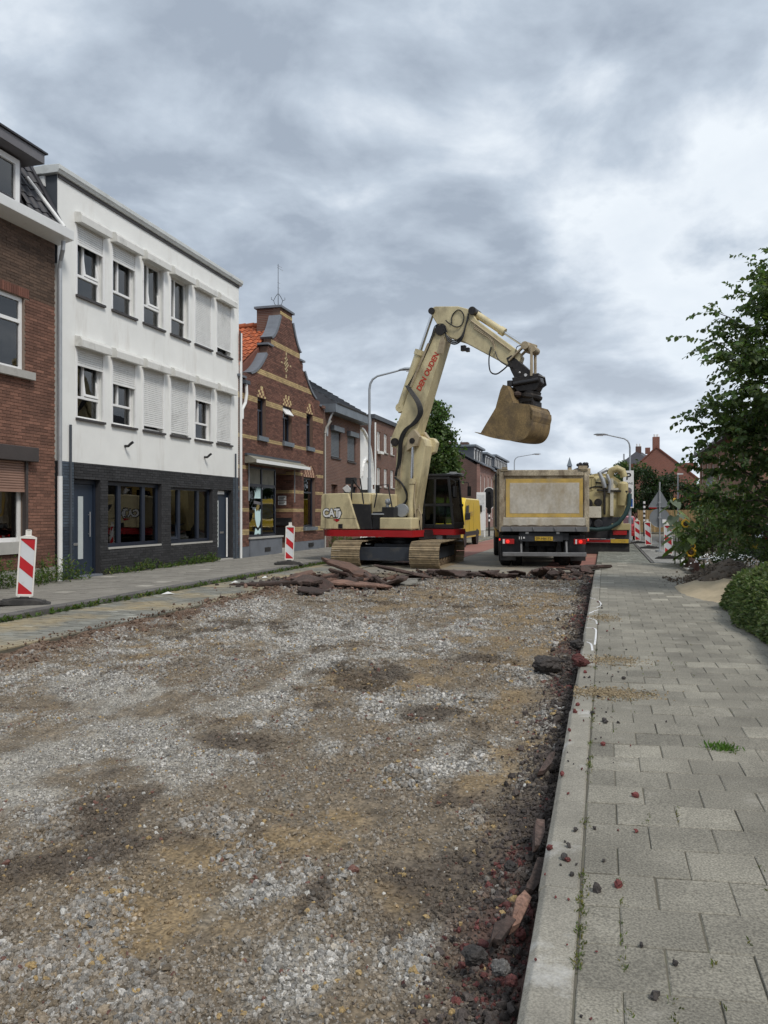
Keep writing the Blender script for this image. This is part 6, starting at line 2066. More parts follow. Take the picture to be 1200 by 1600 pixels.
T_('window', MB().prism([(6.5, 1.9), (6.5, 2.6), (7.3, 2.6), (7.75, 1.95)], 'x', -1.252, -1.243).prism([(6.5, 1.9), (6.5, 2.6), (7.3, 2.6), (7.75, 1.95)], 'x', 1.243, 1.252), 'glass', cb)
T_('mirror', MB().box(-1.52, -1.36, 7.5, 7.56, 1.6, 2.3).box(1.36, 1.52, 7.5, 7.56, 1.6, 2.3).box(-1.4, 1.4, 7.52, 7.54, 2.2, 2.24), 'van_black', cb)
T_('mudguard', MB().box(-1.26, -.55, .55, 3.4, 1.0, 1.04).box(.55, 1.26, .55, 3.4, 1.0, 1.04), 'rubber')

# ---------------------------------------------------------------- vacuum tanker
VT = thing('vacuum_truck', 'cream vacuum tanker truck with thick green hose parked in front of the tipper', 'truck', (-0.30, 31.6, -0.124), R(1.0))


def V_(name, mb, material, par=VT, bevel=.0, smooth=False, kind=None):
    return mb.build(name, material, par, world=False, bevel=bevel, smooth=smooth, kind=kind)


tk = MB().lathe([(.05, -.06), (.5, -.02), (.85, .10), (1.02, .30), (1.05, .36), (1.05, 5.6), (.9, 5.9), (.05, 6.0)], (.12, 0, 2.05), 'y', 40)
tank = V_('tank', tk, 'tank_cream', smooth=True)
V_('door_ring', MB().lathe([(1.0, .33), (1.13, .33), (1.13, .42), (1.0, .42)], (.12, 0, 2.05), 'y', 40), 'tank_cream', tank)
rb_ = MB()
for r_ in (.52, .74):
    prev = None
    for q in range(13):
        a = math.pi * (.12 + .76 * q / 12)
        p = (.0 + r_ * math.cos(a), -.03 if r_ < .6 else .04, 2.25 + r_ * math.sin(a) * .75)
        if prev:
            rb_.beam(prev, p, .05, .04, (0, 1, 0))
        prev = p
V_('door_rib', rb_, 'grease', tank)
V_('clamp', MB().beam((.0, -.12, 2.50), (1.15, -.10, 2.44), .06, .06).box(.25, .33, -.16, -.02, 1.55, 2.75).cyl((.28, -.16, 1.6), (.28, -.1, 2.9), .04).lathe([(.03, -.14), (.20, -.14), (.20, -.02), (.03, -.02)], (-.35, 0, 1.98), 'y', 18).lathe([(.03, -.14), (.15, -.14), (.15, -.02), (.03, -.02)], (.05, 0, 2.02), 'y', 18), 'grease', tank)
V_('top_housing', MB().box(-1.15, -.05, -.02, .5, 2.45, 3.0).box(-1.12, -.1, -.05, .4, 2.98, 3.08), 'tank_cream', tank, bevel=.04)
fins = MB()
for q in range(8):
    fins.box(-1.10 + q * .13, -1.06 + q * .13, -.045, -.02, 2.5, 2.96)
V_('housing_rib', fins, 'tank_cream', tank)
V_('side_tank', MB().cyl((.98, .05, 1.9), (.98, .05, 2.72), .20, n=20).ball((.98, .05, 2.72), .20, .20, .12), 'tank_cream', tank, smooth=True)
V_('bracket_plate', MB().box(.50, .62, -.10, .2, 1.5, 2.95).box(.62, 1.1, -.06, .1, 2.5, 2.58), 'tank_pale', tank)
pm = MB()
pm.tube([(.30, -.1, 2.6), (.22, -.15, 2.9), (.10, -.1, 3.15), (.35, 0, 3.3), (.6, .1, 3.2)], .09, 10).tube([(.45, -.1, 2.4), (.5, -.18, 2.8), (.38, -.15, 3.1)], .06, 8)
pm.tube([(-1.1, 0, 3.08), (-.9, .1, 3.2), (-.7, .1, 3.12), (-.45, .1, 3.26), (-.2, .05, 3.12)], .05, 8).ball((-.5, .1, 3.32), .13, .13, .12, 10, 6).ball((-1.0, 0, 3.15), .09, .09, .09, 8, 6)
V_('top_pipes', pm, 'galvanised', smooth=True)
V_('suction_elbow', MB().tube([(.45, .0, 3.0), (.55, -.05, 3.25), (.75, -.05, 3.34), (.95, .0, 3.24), (1.02, 0, 3.0)], .14, 12), 'tank_cream', smooth=True)
V_('control_box', MB().box(-.42, .16, -.24, -.02, 1.42, 1.86), 'tank_pale', bevel=.02)
V_('valve_panel', MB().box(-1.05, -.52, -.16, -.02, 1.45, 1.85).cyl((-.9, -.2, 1.62), (-.9, -.14, 1.62), .12).cyl((-.65, -.2, 1.62), (-.65, -.14, 1.62), .10), 'grease', bevel=.01)
V_('green_hose', MB().tube([(1.22, -.1, 2.35), (1.20, -.18, 1.95), (1.05, -.22, 1.55), (.80, -.25, 1.22), (.45, -.26, 1.02), (.0, -.26, .96), (-.5, -.24, 1.0), (-.9, -.2, 1.1)], .085, 12), 'green_hose', smooth=True)
V_('pump', MB().lathe([(.05, -.2), (.25, -.2), (.28, .1), (.05, .1)], (-.45, 0, 1.25), 'y', 20).lathe([(.05, -.24), (.16, -.24), (.18, .1), (.05, .1)], (.05, 0, 1.2), 'y', 18).box(-1.1, .9, -.02, .3, .95, 1.45), 'dark_chassis', bevel=.01)
V_('frame', MB().box(-1.2, 1.2, .0, .3, .62, .95).box(-.5, -.4, 0, 8.5, .6, .95).box(.4, .5, 0, 8.5, .6, .95).box(-1.24, 1.24, .2, 5.8, .95, 1.05), 'dark_chassis')
V_('fender', MB().box(.55, 1.25, -.1, .3, .95, 1.2), 'tank_cream', bevel=.02)
V_('tail_light', MB().box(.60, 1.12, -.08, -.0, .76, .93).box(-1.15, -.7, -.08, 0, .76, .93), 'lamp_red', bevel=.01)
V_('marker_lamp', MB().ball((-1.16, -.09, .68), .04), 'lamp_lit')
V_('bumper_bar', MB().box(-1.22, 1.24, -.07, .03, .44, .60), 'grey_bar', bevel=.01)
V_('red_band', MB().box(-1.18, .50, -.076, -.071, .47, .57), 'lamp_red')
V_('marker_board', MB().box(.52, 1.18, -.085, -.071, .45, .60), 'plate_yellow')
V_('mud_flap', MB().box(-1.2, 1.22, .02, .05, .02, .44), 'rubber')
for y in (1.4, 2.8):
    for sx in (-1, 1):
        wheel(VT, sx * 1.02, y, .5, .5, .45)
for sx in (-1, 1):
    wheel(VT, sx * 1.08, 7.2, .5, .5, .34)
V_('cab', MB().prism([(6.4, .6), (6.4, 2.9), (7.6, 2.95), (8.4, 2.5), (8.5, .6)], 'x', -1.24, 1.24), 'tank_cream', bevel=.06)

# ---------------------------------------------------------------- yellow van facing the camera
VN = thing('delivery_van', 'yellow high-roofed delivery van facing the camera behind the excavator cab', 'van', (-7.3, 35.2, -0.124), 0)


def N_(name, mb, material, par=VN, bevel=.0, smooth=False):
    return mb.build(name, material, par, world=False, bevel=bevel, smooth=smooth)


side = [(.0, .42), (-.02, .95), (.10, 1.08), (.72, 1.22), (1.38, 2.12), (1.75, 2.34), (5.75, 2.34), (5.9, 2.1), (5.92, .42)]
vb = MB()
v_, secs = [], [(-1.0, .93), (-.97, .98), (-.82, 1.0), (0, 1.0), (.82, 1.0), (.97, .98), (1.0, .93)]
for (x, s_) in secs:
    for (y, z) in side:
        zz = z if z < 1.3 else 1.3 + (z - 1.3) * s_
        xx_ = x * (1.0 if z < 1.25 else 1.0 - .07 * (z - 1.25))
        v_.append((xx_, y + (1 - s_) * 1.5 * (1 if y < 1 else 0), zz))
k = len(side)
f_ = [(a * k + b, a * k + (b + 1) % k, (a + 1) * k + (b + 1) % k, (a + 1) * k + b) for a in range(len(secs) - 1) for b in range(k)]
f_ += [tuple(range(k)), tuple(range((len(secs) - 1) * k, len(secs) * k))[::-1]]
vbody = N_('body', vb.add(v_, f_), 'van_yellow', bevel=.03, smooth=False)
N_('windscreen', MB().add([(-.82, .80, 1.30), (.82, .80, 1.30), (.76, 1.36, 2.06), (-.76, 1.36, 2.06), (-.82, .78, 1.315), (.82, .78, 1.315), (.76, 1.34, 2.075), (-.76, 1.34, 2.075)], [(0, 1, 2, 3), (7, 6, 5, 4), (0, 4, 5, 1), (1, 5, 6, 2), (2, 6, 7, 3), (3, 7, 4, 0)]), 'glass', vbody)
for sx in (-1, 1):
    a, b = (sx * 1.0, sx * 1.006) if sx > 0 else (-1.006, -1.0)
    N_('side_window', MB().prism([(.98, 1.28), (1.50, 1.95), (2.1, 1.98), (2.1, 1.28)], 'x', sx * .985, sx * 1.003), 'van_black', vbody)
    N_('side_trim', MB().box(sx * .995, sx * 1.02, .9, 5.2, .52, .72), 'van_black', vbody)
    N_('door_joint', MB().box(sx * 1.0, sx * 1.004, 2.2, 2.215, .6, 2.1).box(sx * 1.0, sx * 1.004, 3.5, 3.515, .6, 2.1), 'van_black', vbody)
    N_('mirror', MB().box(sx * 1.02, sx * 1.24, 1.02, 1.12, 1.30, 1.62), 'van_black', vbody, bevel=.03)
    N_('headlight', MB().prism([(-.03, .82), (-.03, 1.0), (.25, 1.10), (.3, .9)], 'x', sx * .72, sx * 1.003), 'lamp_clear', vbody)
    for y in (1.0, 4.65):
        wheel(VN, sx * .88, y, .36, .36, .24)
        N_('wheel_arch', MB().lathe([(.36, -.02), (.42, -.02), (.42, .012), (.36, .012)], (sx * .995, y, .38), 'x', 24), 'van_black', vbody)
N_('bumper', MB().box(-.98, .98, -.08, .1, .36, .70), 'van_black', vbody, bevel=.04)
N_('grille', MB().box(-.5, .5, -.035, .0, .76, .92), 'van_black', vbody)
N_('lettering', MB().box(1.0, 1.004, 2.5, 3.2, 1.62, 1.68).box(1.0, 1.004, 2.6, 3.4, 1.5, 1.55), 'tipper_yellow', vbody)

# ---------------------------------------------------------------- cars on the right
def car(name, label, loc, rz, paint, L=4.0):
    c = thing(name, label, 'car', loc, rz)
    pr = [(0, .32), (.02, .62), (.10, .80), (.95, .92), (1.55, 1.36), (1.75, 1.44), (2.9, 1.45), (3.25, 1.38), (3.75, .98), (3.95, .86), (4.0, .6), (3.98, .32)]
    pr = [(y * L / 4.0, z) for y, z in pr]
    v, k = [], len(pr)
    for x in (-.86, -.82, -.6, .6, .82, .86):
        for y, z in pr:
            s = 1 if z < .95 else 1 - .22 * (z - .95) / .5
            v.append((x * s, y, z - (.03 if abs(x) > .8 else 0)))
    f = [(a * k + b, a * k + (b + 1) % k, (a + 1) * k + (b + 1) % k, (a + 1) * k + b) for a in range(5) for b in range(k)]
    f += [tuple(range(k)), tuple(range(5 * k, 6 * k))[::-1]]
    b = MB().add(v, f).build('body', paint, c, world=False, bevel=.02)
    MB().prism([(3.30 * L / 4, 1.34), (3.72 * L / 4, 1.0), (3.75 * L / 4, 1.0), (3.33 * L / 4, 1.36)], 'x', -.62, .62).build('rear_window', 'glass', b, world=False)
    MB().prism([(1.02 * L / 4, .95), (1.58 * L / 4, 1.35), (1.55 * L / 4, 1.36), (.98 * L / 4, .95)], 'x', -.62, .62).build('windscreen', 'glass', b, world=False)
    for sx in (-1, 1):
        MB().prism([(1.2 * L / 4, .98), (1.65 * L / 4, 1.33), (3.05 * L / 4, 1.34), (3.5 * L / 4, .98)], 'x', sx * .775, sx * .80).build('side_window', 'van_black', b, world=False)
        MB().box(sx * .62, sx * .85, 3.86 * L / 4, 4.0 * L / 4 + .01, .68, .90).build('tail_light', 'lamp_red', b, world=False, bevel=.01)
        for y in (.75, 3.2):
            wheel(c, sx * .78, y * L / 4, .31, .31, .2)
    MB().box(-.84, .84, 3.92 * L / 4, 4.04 * L / 4, .30, .52).build('bumper', paint, b, world=False, bevel=.03)
    MB().box(-.26, .26, 4.0 * L / 4 + .0, 4.05 * L / 4, .58, .69).build('number_plate', 'plate_yellow', b, world=False)
    return c


rc = car('parked_car', 'red car parked beyond the vacuum tanker beside the beacons', (.95, 50.4, -0.13), R(180), 'car_red')
car('parked_car', 'dark blue car with red tail light behind the low hedge', (7.70, 22.6, 0.0), R(98), 'car_blue')

# ---------------------------------------------------------------- street furniture
def beacon(label, loc, rz, lean=0.0):
    b = thing('traffic_beacon', label, 'traffic beacon', loc, rz, 'red and white striped beacons along the works')
    b.rotation_euler = (0, lean, rz)
    return b


B0 = beacon('red and white striped beacon standing before the brown brick house', (-9.12, 10.66, 0.0), R(38), R(3.5))


def b_(name, mb, material, par=B0, bevel=0.0):
    return mb.build(name, material, par, world=False, bevel=bevel)


W2, PZ0, PZ1 = .13, .14, 1.10
pan = b_('panel', MB().box(-W2 + .02, W2 - .02, -.012, .03, PZ0 + .02, PZ1 - .02), 'beacon_white', bevel=.004)
fr = MB().box(-W2, -W2 + .025, -.03, .045, PZ0, PZ1).box(W2 - .025, W2, -.03, .045, PZ0, PZ1).box(-W2 + .025, W2 - .025, -.03, .045, PZ1 - .025, PZ1).box(-W2 + .025, W2 - .025, -.03, .045, PZ0, PZ0 + .03)
fr.prism([(-W2, PZ1), (W2, PZ1), (.05, PZ1 + .028), (-.05, PZ1 + .028)], 'y', -.03, .045).prism([(-W2, PZ0), (W2, PZ0), (.05, PZ0 - .03), (-.05, PZ0 - .03)], 'y', -.03, .045)
b_('frame', fr, 'beacon_frame', bevel=.004)
b_('socket', MB().box(-.045, .045, -.02, .035, PZ1 + .02, PZ1 + .12).box(-.03, .03, -.03, .04, PZ1 + .12, PZ1 + .125), 'beacon_frame', bevel=.008)
xa, xb = -W2 + .0255, W2 - .0255
za, zb = PZ0 + .031, PZ1 - .026
hgt, per, drop_ = zb - za, (PZ1 - PZ0) / 2.55, .17
for i, c in enumerate((1.0, .50, .03)):
    zc = za + hgt * c
    poly = [(xa, zc + drop_ / 2 + .085), (xb, zc - drop_ / 2 + .085), (xb, zc - drop_ / 2 - .105), (xa, zc + drop_ / 2 - .105)]
    # clip to the panel
    def clip(P, f, g):
        out = []
        for p, q in zip(P, P[1:] + P[:1]):
            if f(p):
                out.append(p)
            if f(p) != f(q):
                out.append(g(p, q))
        return out
    poly = clip(poly, lambda p: p[1] <= zb, lambda p, q: (p[0] + (q[0] - p[0]) * (zb - p[1]) / (q[1] - p[1]), zb))
    poly = clip(poly, lambda p: p[1] >= za, lambda p, q: (p[0] + (q[0] - p[0]) * (za - p[1]) / (q[1] - p[1]), za))
    for y0, y1 in ((-.016, -.012), (.030, .034)):
        if len(poly) > 2:
            b_('stripe', MB().prism(poly, 'y', y0, y1), 'beacon_red', pan)
ft = MB().prism([(-.42, 0), (.42, 0), (.40, .035), (.16, .095), (-.16, .095), (-.40, .035)], 'y', -.19, .19)
ft.box(-.07, .07, -.07, .07, .09, .135)
for q in (-.30, -.2, .2, .3):
    ft.box(q - .03, q + .03, -.15, .15, .03, .075)
foot = b_('foot', ft, 'black_rubber', bevel=.01)


def beacon_copy(label, loc, rz, lean=0.0):
    c = copy_tree(B0)
    c['label'] = label
    c.location = loc
    c.rotation_euler = (0, lean, rz)
    return c


beacon_copy('red and white striped beacon on the pavement before the gabled shop', (-8.80, 21.0, 0), R(28), R(2))
beacon_copy('striped beacon partly hidden under the excavator tail', (-8.75, 29.8, 0), R(20), R(-1))
beacon_copy('striped beacon nearest the sunflowers, largest of the three by the tanker', (2.0, 27.0, 0), R(-6), R(-1))
beacon_copy('striped beacon beside the round sign, middle of the three by the tanker', (1.78, 34.6, 0), R(-4), R(-3))
beacon_copy('small striped beacon next to the rear of the red car', (1.56, 40.2, 0), R(0), R(-2))


def lamp_post(label, loc, rz, h, reach, base=.075):
    t = thing('street_lamp', label, 'street lamp', loc, rz, 'grey street lamps along the road')
    MB().tube([(0, 0, 0), (0, 0, h * .42), (0, 0, h * .421), (0, 0, h - .55)], [base, base, base * .72, base * .62], 12).build('pole', 'lamp_grey', t, world=False, smooth=True)
    MB().tube([(0, 0, h - .56), (.03, 0, h - .35), (.12, 0, h - .18), (.30, 0, h - .06), (reach * .6, 0, h + .09), (reach - .35, 0, h + .16)], [base * .62, base * .6, base * .56, base * .5, base * .45, base * .42], 10).build('arm', 'lamp_grey', t, world=False, smooth=True)
    hd = MB().tube([(reach - .42, 0, h + .15), (reach - .2, 0, h + .20), (reach + .15, 0, h + .21), (reach + .34, 0, h + .19)], [.05, .09, .085, .03], 10)
    hd.v = [(x, y * 1.25, h + .18 + (z - h - .18) * .7) for x, y, z in hd.v]
    o = hd.build('lamp_head', 'lamp_grey', t, world=False, smooth=True)
    MB().box(reach - .15, reach + .2, -.07, .07, h + .105, h + .135).build('lens', 'lamp_clear', o, world=False)
    MB().cyl((0, 0, 0), (0, 0, .08), base * 1.7, n=12).build('base_collar', 'lamp_grey', t, world=False)
    return t


lamp_post('grey street lamp rising behind the excavator engine hood', (-8.62, 28.45, 0), R(10), 6.75, 1.55)
lamp_post('street lamp carrying the white parking board beside the tanker', (1.30, 44.0, 0), R(184), 5.55, 1.55)
lamp_post('far street lamp standing beyond the tipper truck', (-7.8, 70.5, 0), R(10), 6.55, 2.0)

# parking zone board on the right lamp
ps = thing('parking_sign', 'white parking zone board with blue square on a lamp post', 'sign', (1.22, 43.86, 0), R(-3))
MB().box(-.27, .27, -.015, .0, 1.75, 3.75).build('board', 'white_plastic', ps, world=False, bevel=.01)
mt = lambda x, z: Matrix.Translation((x, -.018, z)) @ Matrix.Rotation(R(90), 4, 'X')
text_mesh('lettering', 'P', .52, 'black_letter', mt(0, 3.42), ps, 0, .002, 1, .012)
text_mesh('lettering', 'ZONE', .17, 'black_letter', mt(0, 3.06), ps, 0, .002)
m = MB().lathe([(.0, 0), (.17, 0), (.17, .004), (.0, .004)], (0, 0, 0), 'y', 24)
m.xf(Matrix.Translation((0, -.022, 2.68))).build('round_symbol', 'fascia_grey', ps, world=False)
MB().beam((-.12, -.026, 2.80), (.12, -.026, 2.56), .004, .05, (0, 1, 0)).build('symbol_bar', 'beacon_red', ps, world=False)
bq = MB().box(-.19, .22, -.021, -.016, 1.82, 2.24).build('blue_square', 'sign_blue', ps, world=False)
text_mesh('lettering', 'P', .36, 'white_letter', Matrix.Translation((0.01, -.024, 2.04)) @ Matrix.Rotation(R(90), 4, 'X'), bq, 0, .002, 1, .006)

sg = thing('road_sign', 'grey backs of a triangular and a round road sign on one pole', 'road sign', (2.03, 31.75, 0), R(3))
MB().cyl((0, 0, 0), (0, 0, 2.68), .028, n=10).cyl((0, 0, 0), (0, 0, .06), .16, n=14).build('pole', 'galvanised', sg, world=False)
tri = MB().prism([(-.42, 1.72), (.38, 1.72), (-.0, 2.40)], 'y', .035, .05)
tri.prism([(-.42, 1.70), (.38, 1.70), (.36, 1.74), (-.40, 1.74)], 'y', .02, .05)
tri.build('triangle_plate', 'sign_back', sg, world=False, bevel=.004)
MB().box(-.38, -.10, .024, .034, 1.66, 1.72).build('triangle_edge', 'lamp_red', sg, world=False)
MB().lathe([(.0, .035), (.36, .035), (.37, .03), (.37, .05), (.0, .05)], (0, 0, 1.30), 'y', 32).build('round_plate', 'sign_back', sg, world=False)
MB().box(.10, .24, .028, .034, 1.10, 1.24).build('sticker', 'white_plastic', sg, world=False)
MB().box(-.05, .05, -.035, .03, 1.28, 1.34).box(-.05, .05, -.035, .03, 1.86, 1.92).build('bracket', 'galvanised', sg, world=False)
gp = thing('lamp_stub', 'short white lamp pole in front of the dark trees', 'lamp', (4.75, 56.0, 0))
MB().cyl((0, 0, 0), (0, 0, 4.05), .05, n=8).build('pole', 'galvanised', gp, world=False)
MB().box(-.05, .32, -.08, .08, 4.05, 4.16).build('lamp_head', 'white_plastic', gp, world=False)


def striped_post(root, h, r=.062):
    p = MB().cyl((0, 0, 0), (0, 0, h), r, n=12).build('post', 'black_paint', root, world=False)
    for i in range(5):
        z = .95 + i * .28
        MB().cyl((0, 0, z), (0, 0, z + .14), r + .004, n=12).build('white_band', 'white_plastic', p, world=False)
    return p


tl = thing('traffic_light', 'black traffic light with white rimmed backboard on a striped post', 'traffic light', (-7.05, 49.4, 0), R(8))
striped_post(tl, 2.9)
o_ = [(.30 * math.cos(t), 2.42 + .36 + .30 * math.sin(t)) for t in np.linspace(0, math.pi, 11)] + [(-.30 * math.cos(t), 2.42 - .36 - .30 * math.sin(t)) for t in np.linspace(0, math.pi, 11)]
rim = [(x * 1.13, 2.42 + (z - 2.42) * 1.06) for x, z in o_]
MB().prism(rim, 'y', -.075, -.06).build('rim', 'white_plastic', tl, world=False)
bb = MB().prism(o_, 'y', -.09, -.0755).build('backboard', 'black_paint', tl, world=False)
for i in range(3):
    z = 2.42 + (1 - i) * .30
    MB().lathe([(.08, -.11), (.115, -.11), (.115, -.22), (.105, -.22), (.10, -.10)], (0, 0, z), 'y', 16).build('visor', 'black_paint', bb, world=False)
    MB().ball((0, -.10, z), .1, .03, .1).build('lens', 'room_dark', bb, world=False)
MB().box(.36, .62, -.1, .05, 2.1, 2.9).box(.28, .40, -.05, .0, 2.4, 2.5).box(.3, .55, -.08, 0, 1.75, 1.95).build('side_signal', 'black_paint', tl, world=False, bevel=.02)
wp = thing('display_case', 'white notice case on legs beside the traffic light', 'display case', (-7.38, 47.8, 0), R(8))
MB().box(-.22, .34, -.03, .06, .4, 2.75).build('case', 'white_paint', wp, world=False, bevel=.01)
MB().box(-.16, .28, -.036, -.031, 1.6, 2.6).build('panel', 'window_backing', wp, world=False)
MB().box(-.2, -.12, -.02, .05, 0, .4).box(.24, .32, -.02, .05, 0, .4).build('leg', 'white_paint', wp, world=False)
MB().box(-.1, .12, -.10, -.037, 1.55, 1.95).build('push_button_box', 'black_paint', wp, world=False)
sp2 = thing('striped_post', 'thin black and white striped post at the rear of the yellow van', 'post', (-7.72, 49.2, 0))
striped_post(sp2, 2.4)
sp3 = thing('striped_post', 'black and white post before the wooden fence', 'post', (2.4, 52.0, 0))
striped_post(sp3, 2.1)

# wooden fence far right: every board its own
fc = thing('wooden_fence', 'light brown board fence below the dark trees', 'fence', (2.4, 62.3, 0))
for i in range(4):
    MB().box(i * 1.9 - .06, i * 1.9 + .06, -.03, .07, 0, 1.78).build('fence_post', 'brown_wood', fc, world=False)
b0 = None
for i in range(44):
    if b0 is None:
        b0 = MB().box(0, .118, -.05, -.03, .04, 1.70).build('board', 'fence_wood', fc, world=False)
    else:
        copy_of(b0, fc, (i * .13, random.uniform(-.004, .004), random.uniform(-.02, .02)))
MB().box(0, 5.7, -.028, .02, .35, .45).box(0, 5.7, -.028, .02, 1.3, 1.4).build('rail', 'fence_wood', fc, world=False)

# ---------------------------------------------------------------- broken asphalt by the excavator
def slab(label, loc, rx, ry, th, rot, material, seed, n=9, group=None, name='asphalt_chunk', cat='asphalt chunk'):
    g = np.random.default_rng(seed)
    a = np.sort(g.uniform(0, 2 * math.pi, n) * .35 + np.arange(n) * 2 * math.pi / n * .9)
    top, mid, bot = [], [], []
    for t in a:
        k = g.uniform(.66, 1.12)
        x, y = rx * k * math.cos(t), ry * k * math.sin(t)
        top.append((x, y, th / 2 + g.uniform(-.12, .12) * th))
        mid.append((x * g.uniform(1.0, 1.06), y * g.uniform(1.0, 1.06), g.uniform(-.2, .2) * th))
        bot.append((x * g.uniform(.86, .98), y * g.uniform(.86, .98), -th / 2 + g.uniform(-.15, .15) * th))
    m = MB()
    m.add([(0, 0, th / 2 + .06 * th)] + top + mid + bot + [(0, 0, -th / 2)],
          [(0, 1 + i, 1 + (i + 1) % n) for i in range(n)] + [(1 + i, 1 + n + i, 1 + n + (i + 1) % n, 1 + (i + 1) % n) for i in range(n)]
          + [(1 + n + i, 1 + 2 * n + i, 1 + 2 * n + (i + 1) % n, 1 + n + (i + 1) % n) for i in range(n)] + [(3 * n + 1, 1 + 2 * n + (i + 1) % n, 1 + 2 * n + i) for i in range(n)])
    o = m.build(name, material)
    o.location = loc
    o.rotation_euler = rot
    return tag(o, label, cat, group)


G1 = 'broken asphalt slabs heaped in front of the excavator'
bigs = [
    ('long red-brown asphalt slab lying tilted on top of the heap', (-6.05, 18.25, .12), .98, .24, .085, (R(6), R(13), R(-30)), 'slab_top'),
    ('long flat red-brown slab at the front foot of the heap', (-5.55, 16.75, -.10), 1.0, .26, .065, (R(4), R(2), R(-8)), 'slab_top'),
    ('grey flat asphalt slab right of the heap', (-4.55, 17.7, -.14), .48, .36, .08, (R(10), R(-4), R(12)), 'slab_grey'),
    ('dark slab with grey broken edge leaning behind the grey slab', (-4.9, 19.2, .0), .80, .42, .085, (R(-8), R(9), R(-14)), 'slab_dark'),
    ('short pinkish slab beside the dark thick one in the heap', (-6.75, 16.95, .02), .38, .26, .10, (R(10), R(-14), R(25)), 'slab_top'),
    ('dark thick broken slab low at the front of the heap', (-6.4, 16.3, -.02), .36, .30, .10, (R(12), R(6), R(-20)), 'slab_dark'),
    ('long thin dark slab reaching over the cobbled strip', (-7.15, 15.75, -.06), .72, .26, .07, (R(0), R(-3), R(15)), 'slab_dark'),
    ('thin black slab lying flat before the right track', (-3.85, 20.3, -.08), .72, .26, .08, (R(4), R(2), R(-6)), 'slab_dark'),
    ('curled dark slab lying off the tipper truck wheel', (-2.55, 20.0, -.10), .50, .22, .09, (R(-3), R(4), R(10)), 'slab_dark'),
    ('dark red slab sticking out over the kerb behind the truck', (-.42, 21.3, .06), .58, .16, .09, (R(3), R(-3), R(6)), 'slab_dark'),
]
for i, (l_, loc, rx, ry, th, rot, mm) in enumerate(bigs):
    slab(l_, loc, rx, ry, th, rot, mm, 100 + i, 19, G1)
g = np.random.default_rng(5)
for i in range(46):
    t = g.random()
    x = -7.5 + 2.9 * t + g.normal() * .15
    y = 16.0 + 2.2 * t + g.normal() * .65
    z = -.16 + .26 * math.exp(-((x + 6.1) / .9) ** 2 - ((y - 17.9) / 1.1) ** 2) * g.uniform(.3, 1.0)
    s_ = g.uniform(.12, .46)
    slab('dark broken lump of asphalt in the heap before the excavator', (x, y, z), s_, s_ * g.uniform(.4, .8), g.uniform(.04, .085), (g.normal() * .28, g.normal() * .28, g.uniform(0, 6.28)), 'slab_dark' if g.random() < .5 else 'slab_top', 200 + i, 14, G1)
for i in range(18):
    x = -4.6 + 2.9 * g.random()
    y = 20.25 + g.normal() * .28 - .12 * (x + 3.5)
    s_ = g.uniform(.12, .36)
    slab('dark asphalt piece in the thin row between tracks and truck', (x, y, -.14 + g.uniform(0, .10)), s_, s_ * g.uniform(.4, .8), g.uniform(.03, .06), (g.normal() * .16, g.normal() * .16, g.uniform(0, 6.28)), 'slab_dark', 300 + i, 13, 'asphalt pieces in a row before the truck')
for i in range(34):
    x = -1.7 + 1.45 * g.random()
    y = 20.6 + g.normal() * .35 + .6 * (x + 1)
    s_ = g.uniform(.08, .26)
    slab('dark red asphalt lump in the heap behind the truck', (x, y, -.12 + g.uniform(0, .16)), s_, s_ * g.uniform(.5, .9), g.uniform(.04, .07), (g.normal() * .35, g.normal() * .35, g.uniform(0, 6.28)), 'slab_dark', 400 + i, 13, 'asphalt lumps heaped behind the truck')


def clod(label, loc, r, seed, col, flat=.7, group=None):
    g = np.random.default_rng(seed)
    bm = bmesh.new()
    bmesh.ops.create_icosphere(bm, subdivisions=4, radius=1)
    from mathutils import noise as mn
    for v in bm.verts:
        p = v.co.copy()
        d = 1 + .34 * mn.noise(p * 1.3 + Vector((seed, 0, 0))) + .20 * mn.noise(p * 3.1 + Vector((0, seed, 0))) + .10 * mn.noise(p * 8 + Vector((0, seed, 1)))
        v.co = Vector((p.x * r * d, p.y * r * d * g.uniform(.995, 1.005), p.z * r * d * flat))
    me = bpy.data.meshes.new('earth_clod')
    bm.to_mesh(me)
    bm.free()
    at = me.attributes.new('col', 'FLOAT_COLOR', 'FACE')
    buf = np.ones((len(me.polygons), 4), np.float32)
    buf[:, :3] = np.array(col) * g.uniform(.7, 1.3, (len(buf), 1))
    at.data.foreach_set('color', buf.ravel())
    me.materials.append(M['stone_mesh'])
    o = bpy.data.objects.new('earth_clod', me)
    COL.objects.link(o)
    o.location = loc
    o.rotation_euler = (0, 0, g.uniform(0, 6))
    return tag(o, label, 'clod', group)


DK, RD = (.036, .032, .030), (.088, .027, .024)
# clods pressed against the kerb
for i, (l_, x, y, z, r, c) in enumerate([
        ('black earth clod lying beside the kerb lowest in the picture', -.46, 2.86, -.13, .042, DK), ('red crumb of asphalt against the kerb beside the black earth clod', -.31, 2.72, -.12, .024, RD),
        ('grey clod between the black clod and the kerb', -.36, 2.80, -.13, .034, (.10, .095, .09)), ('small dark clod lying off the long red kerb crumbs', -.42, 3.62, -.13, .030, DK),
        ('dark clod on the kerb edge halfway up', -.30, 9.0, .03, .075, DK), ('red clod lying on the kerb beside the dark one', -.22, 7.9, .035, .07, RD),
        ('broken red lump on the kerb near the sand patch', -.27, 8.2, .02, .06, RD), ('small red clod on the kerb stone nearest the long joint', -.155, 3.45, .008, .014, RD)]):
    clod(l_, (x, y, z), r, 31 + i, c)
# rough cube of old road lying in the bed
clod('dark squarish block of old road lying in the bed near the kerb', (-.60, 8.55, -.13), .15, 77, (.045, .038, .034), .62)
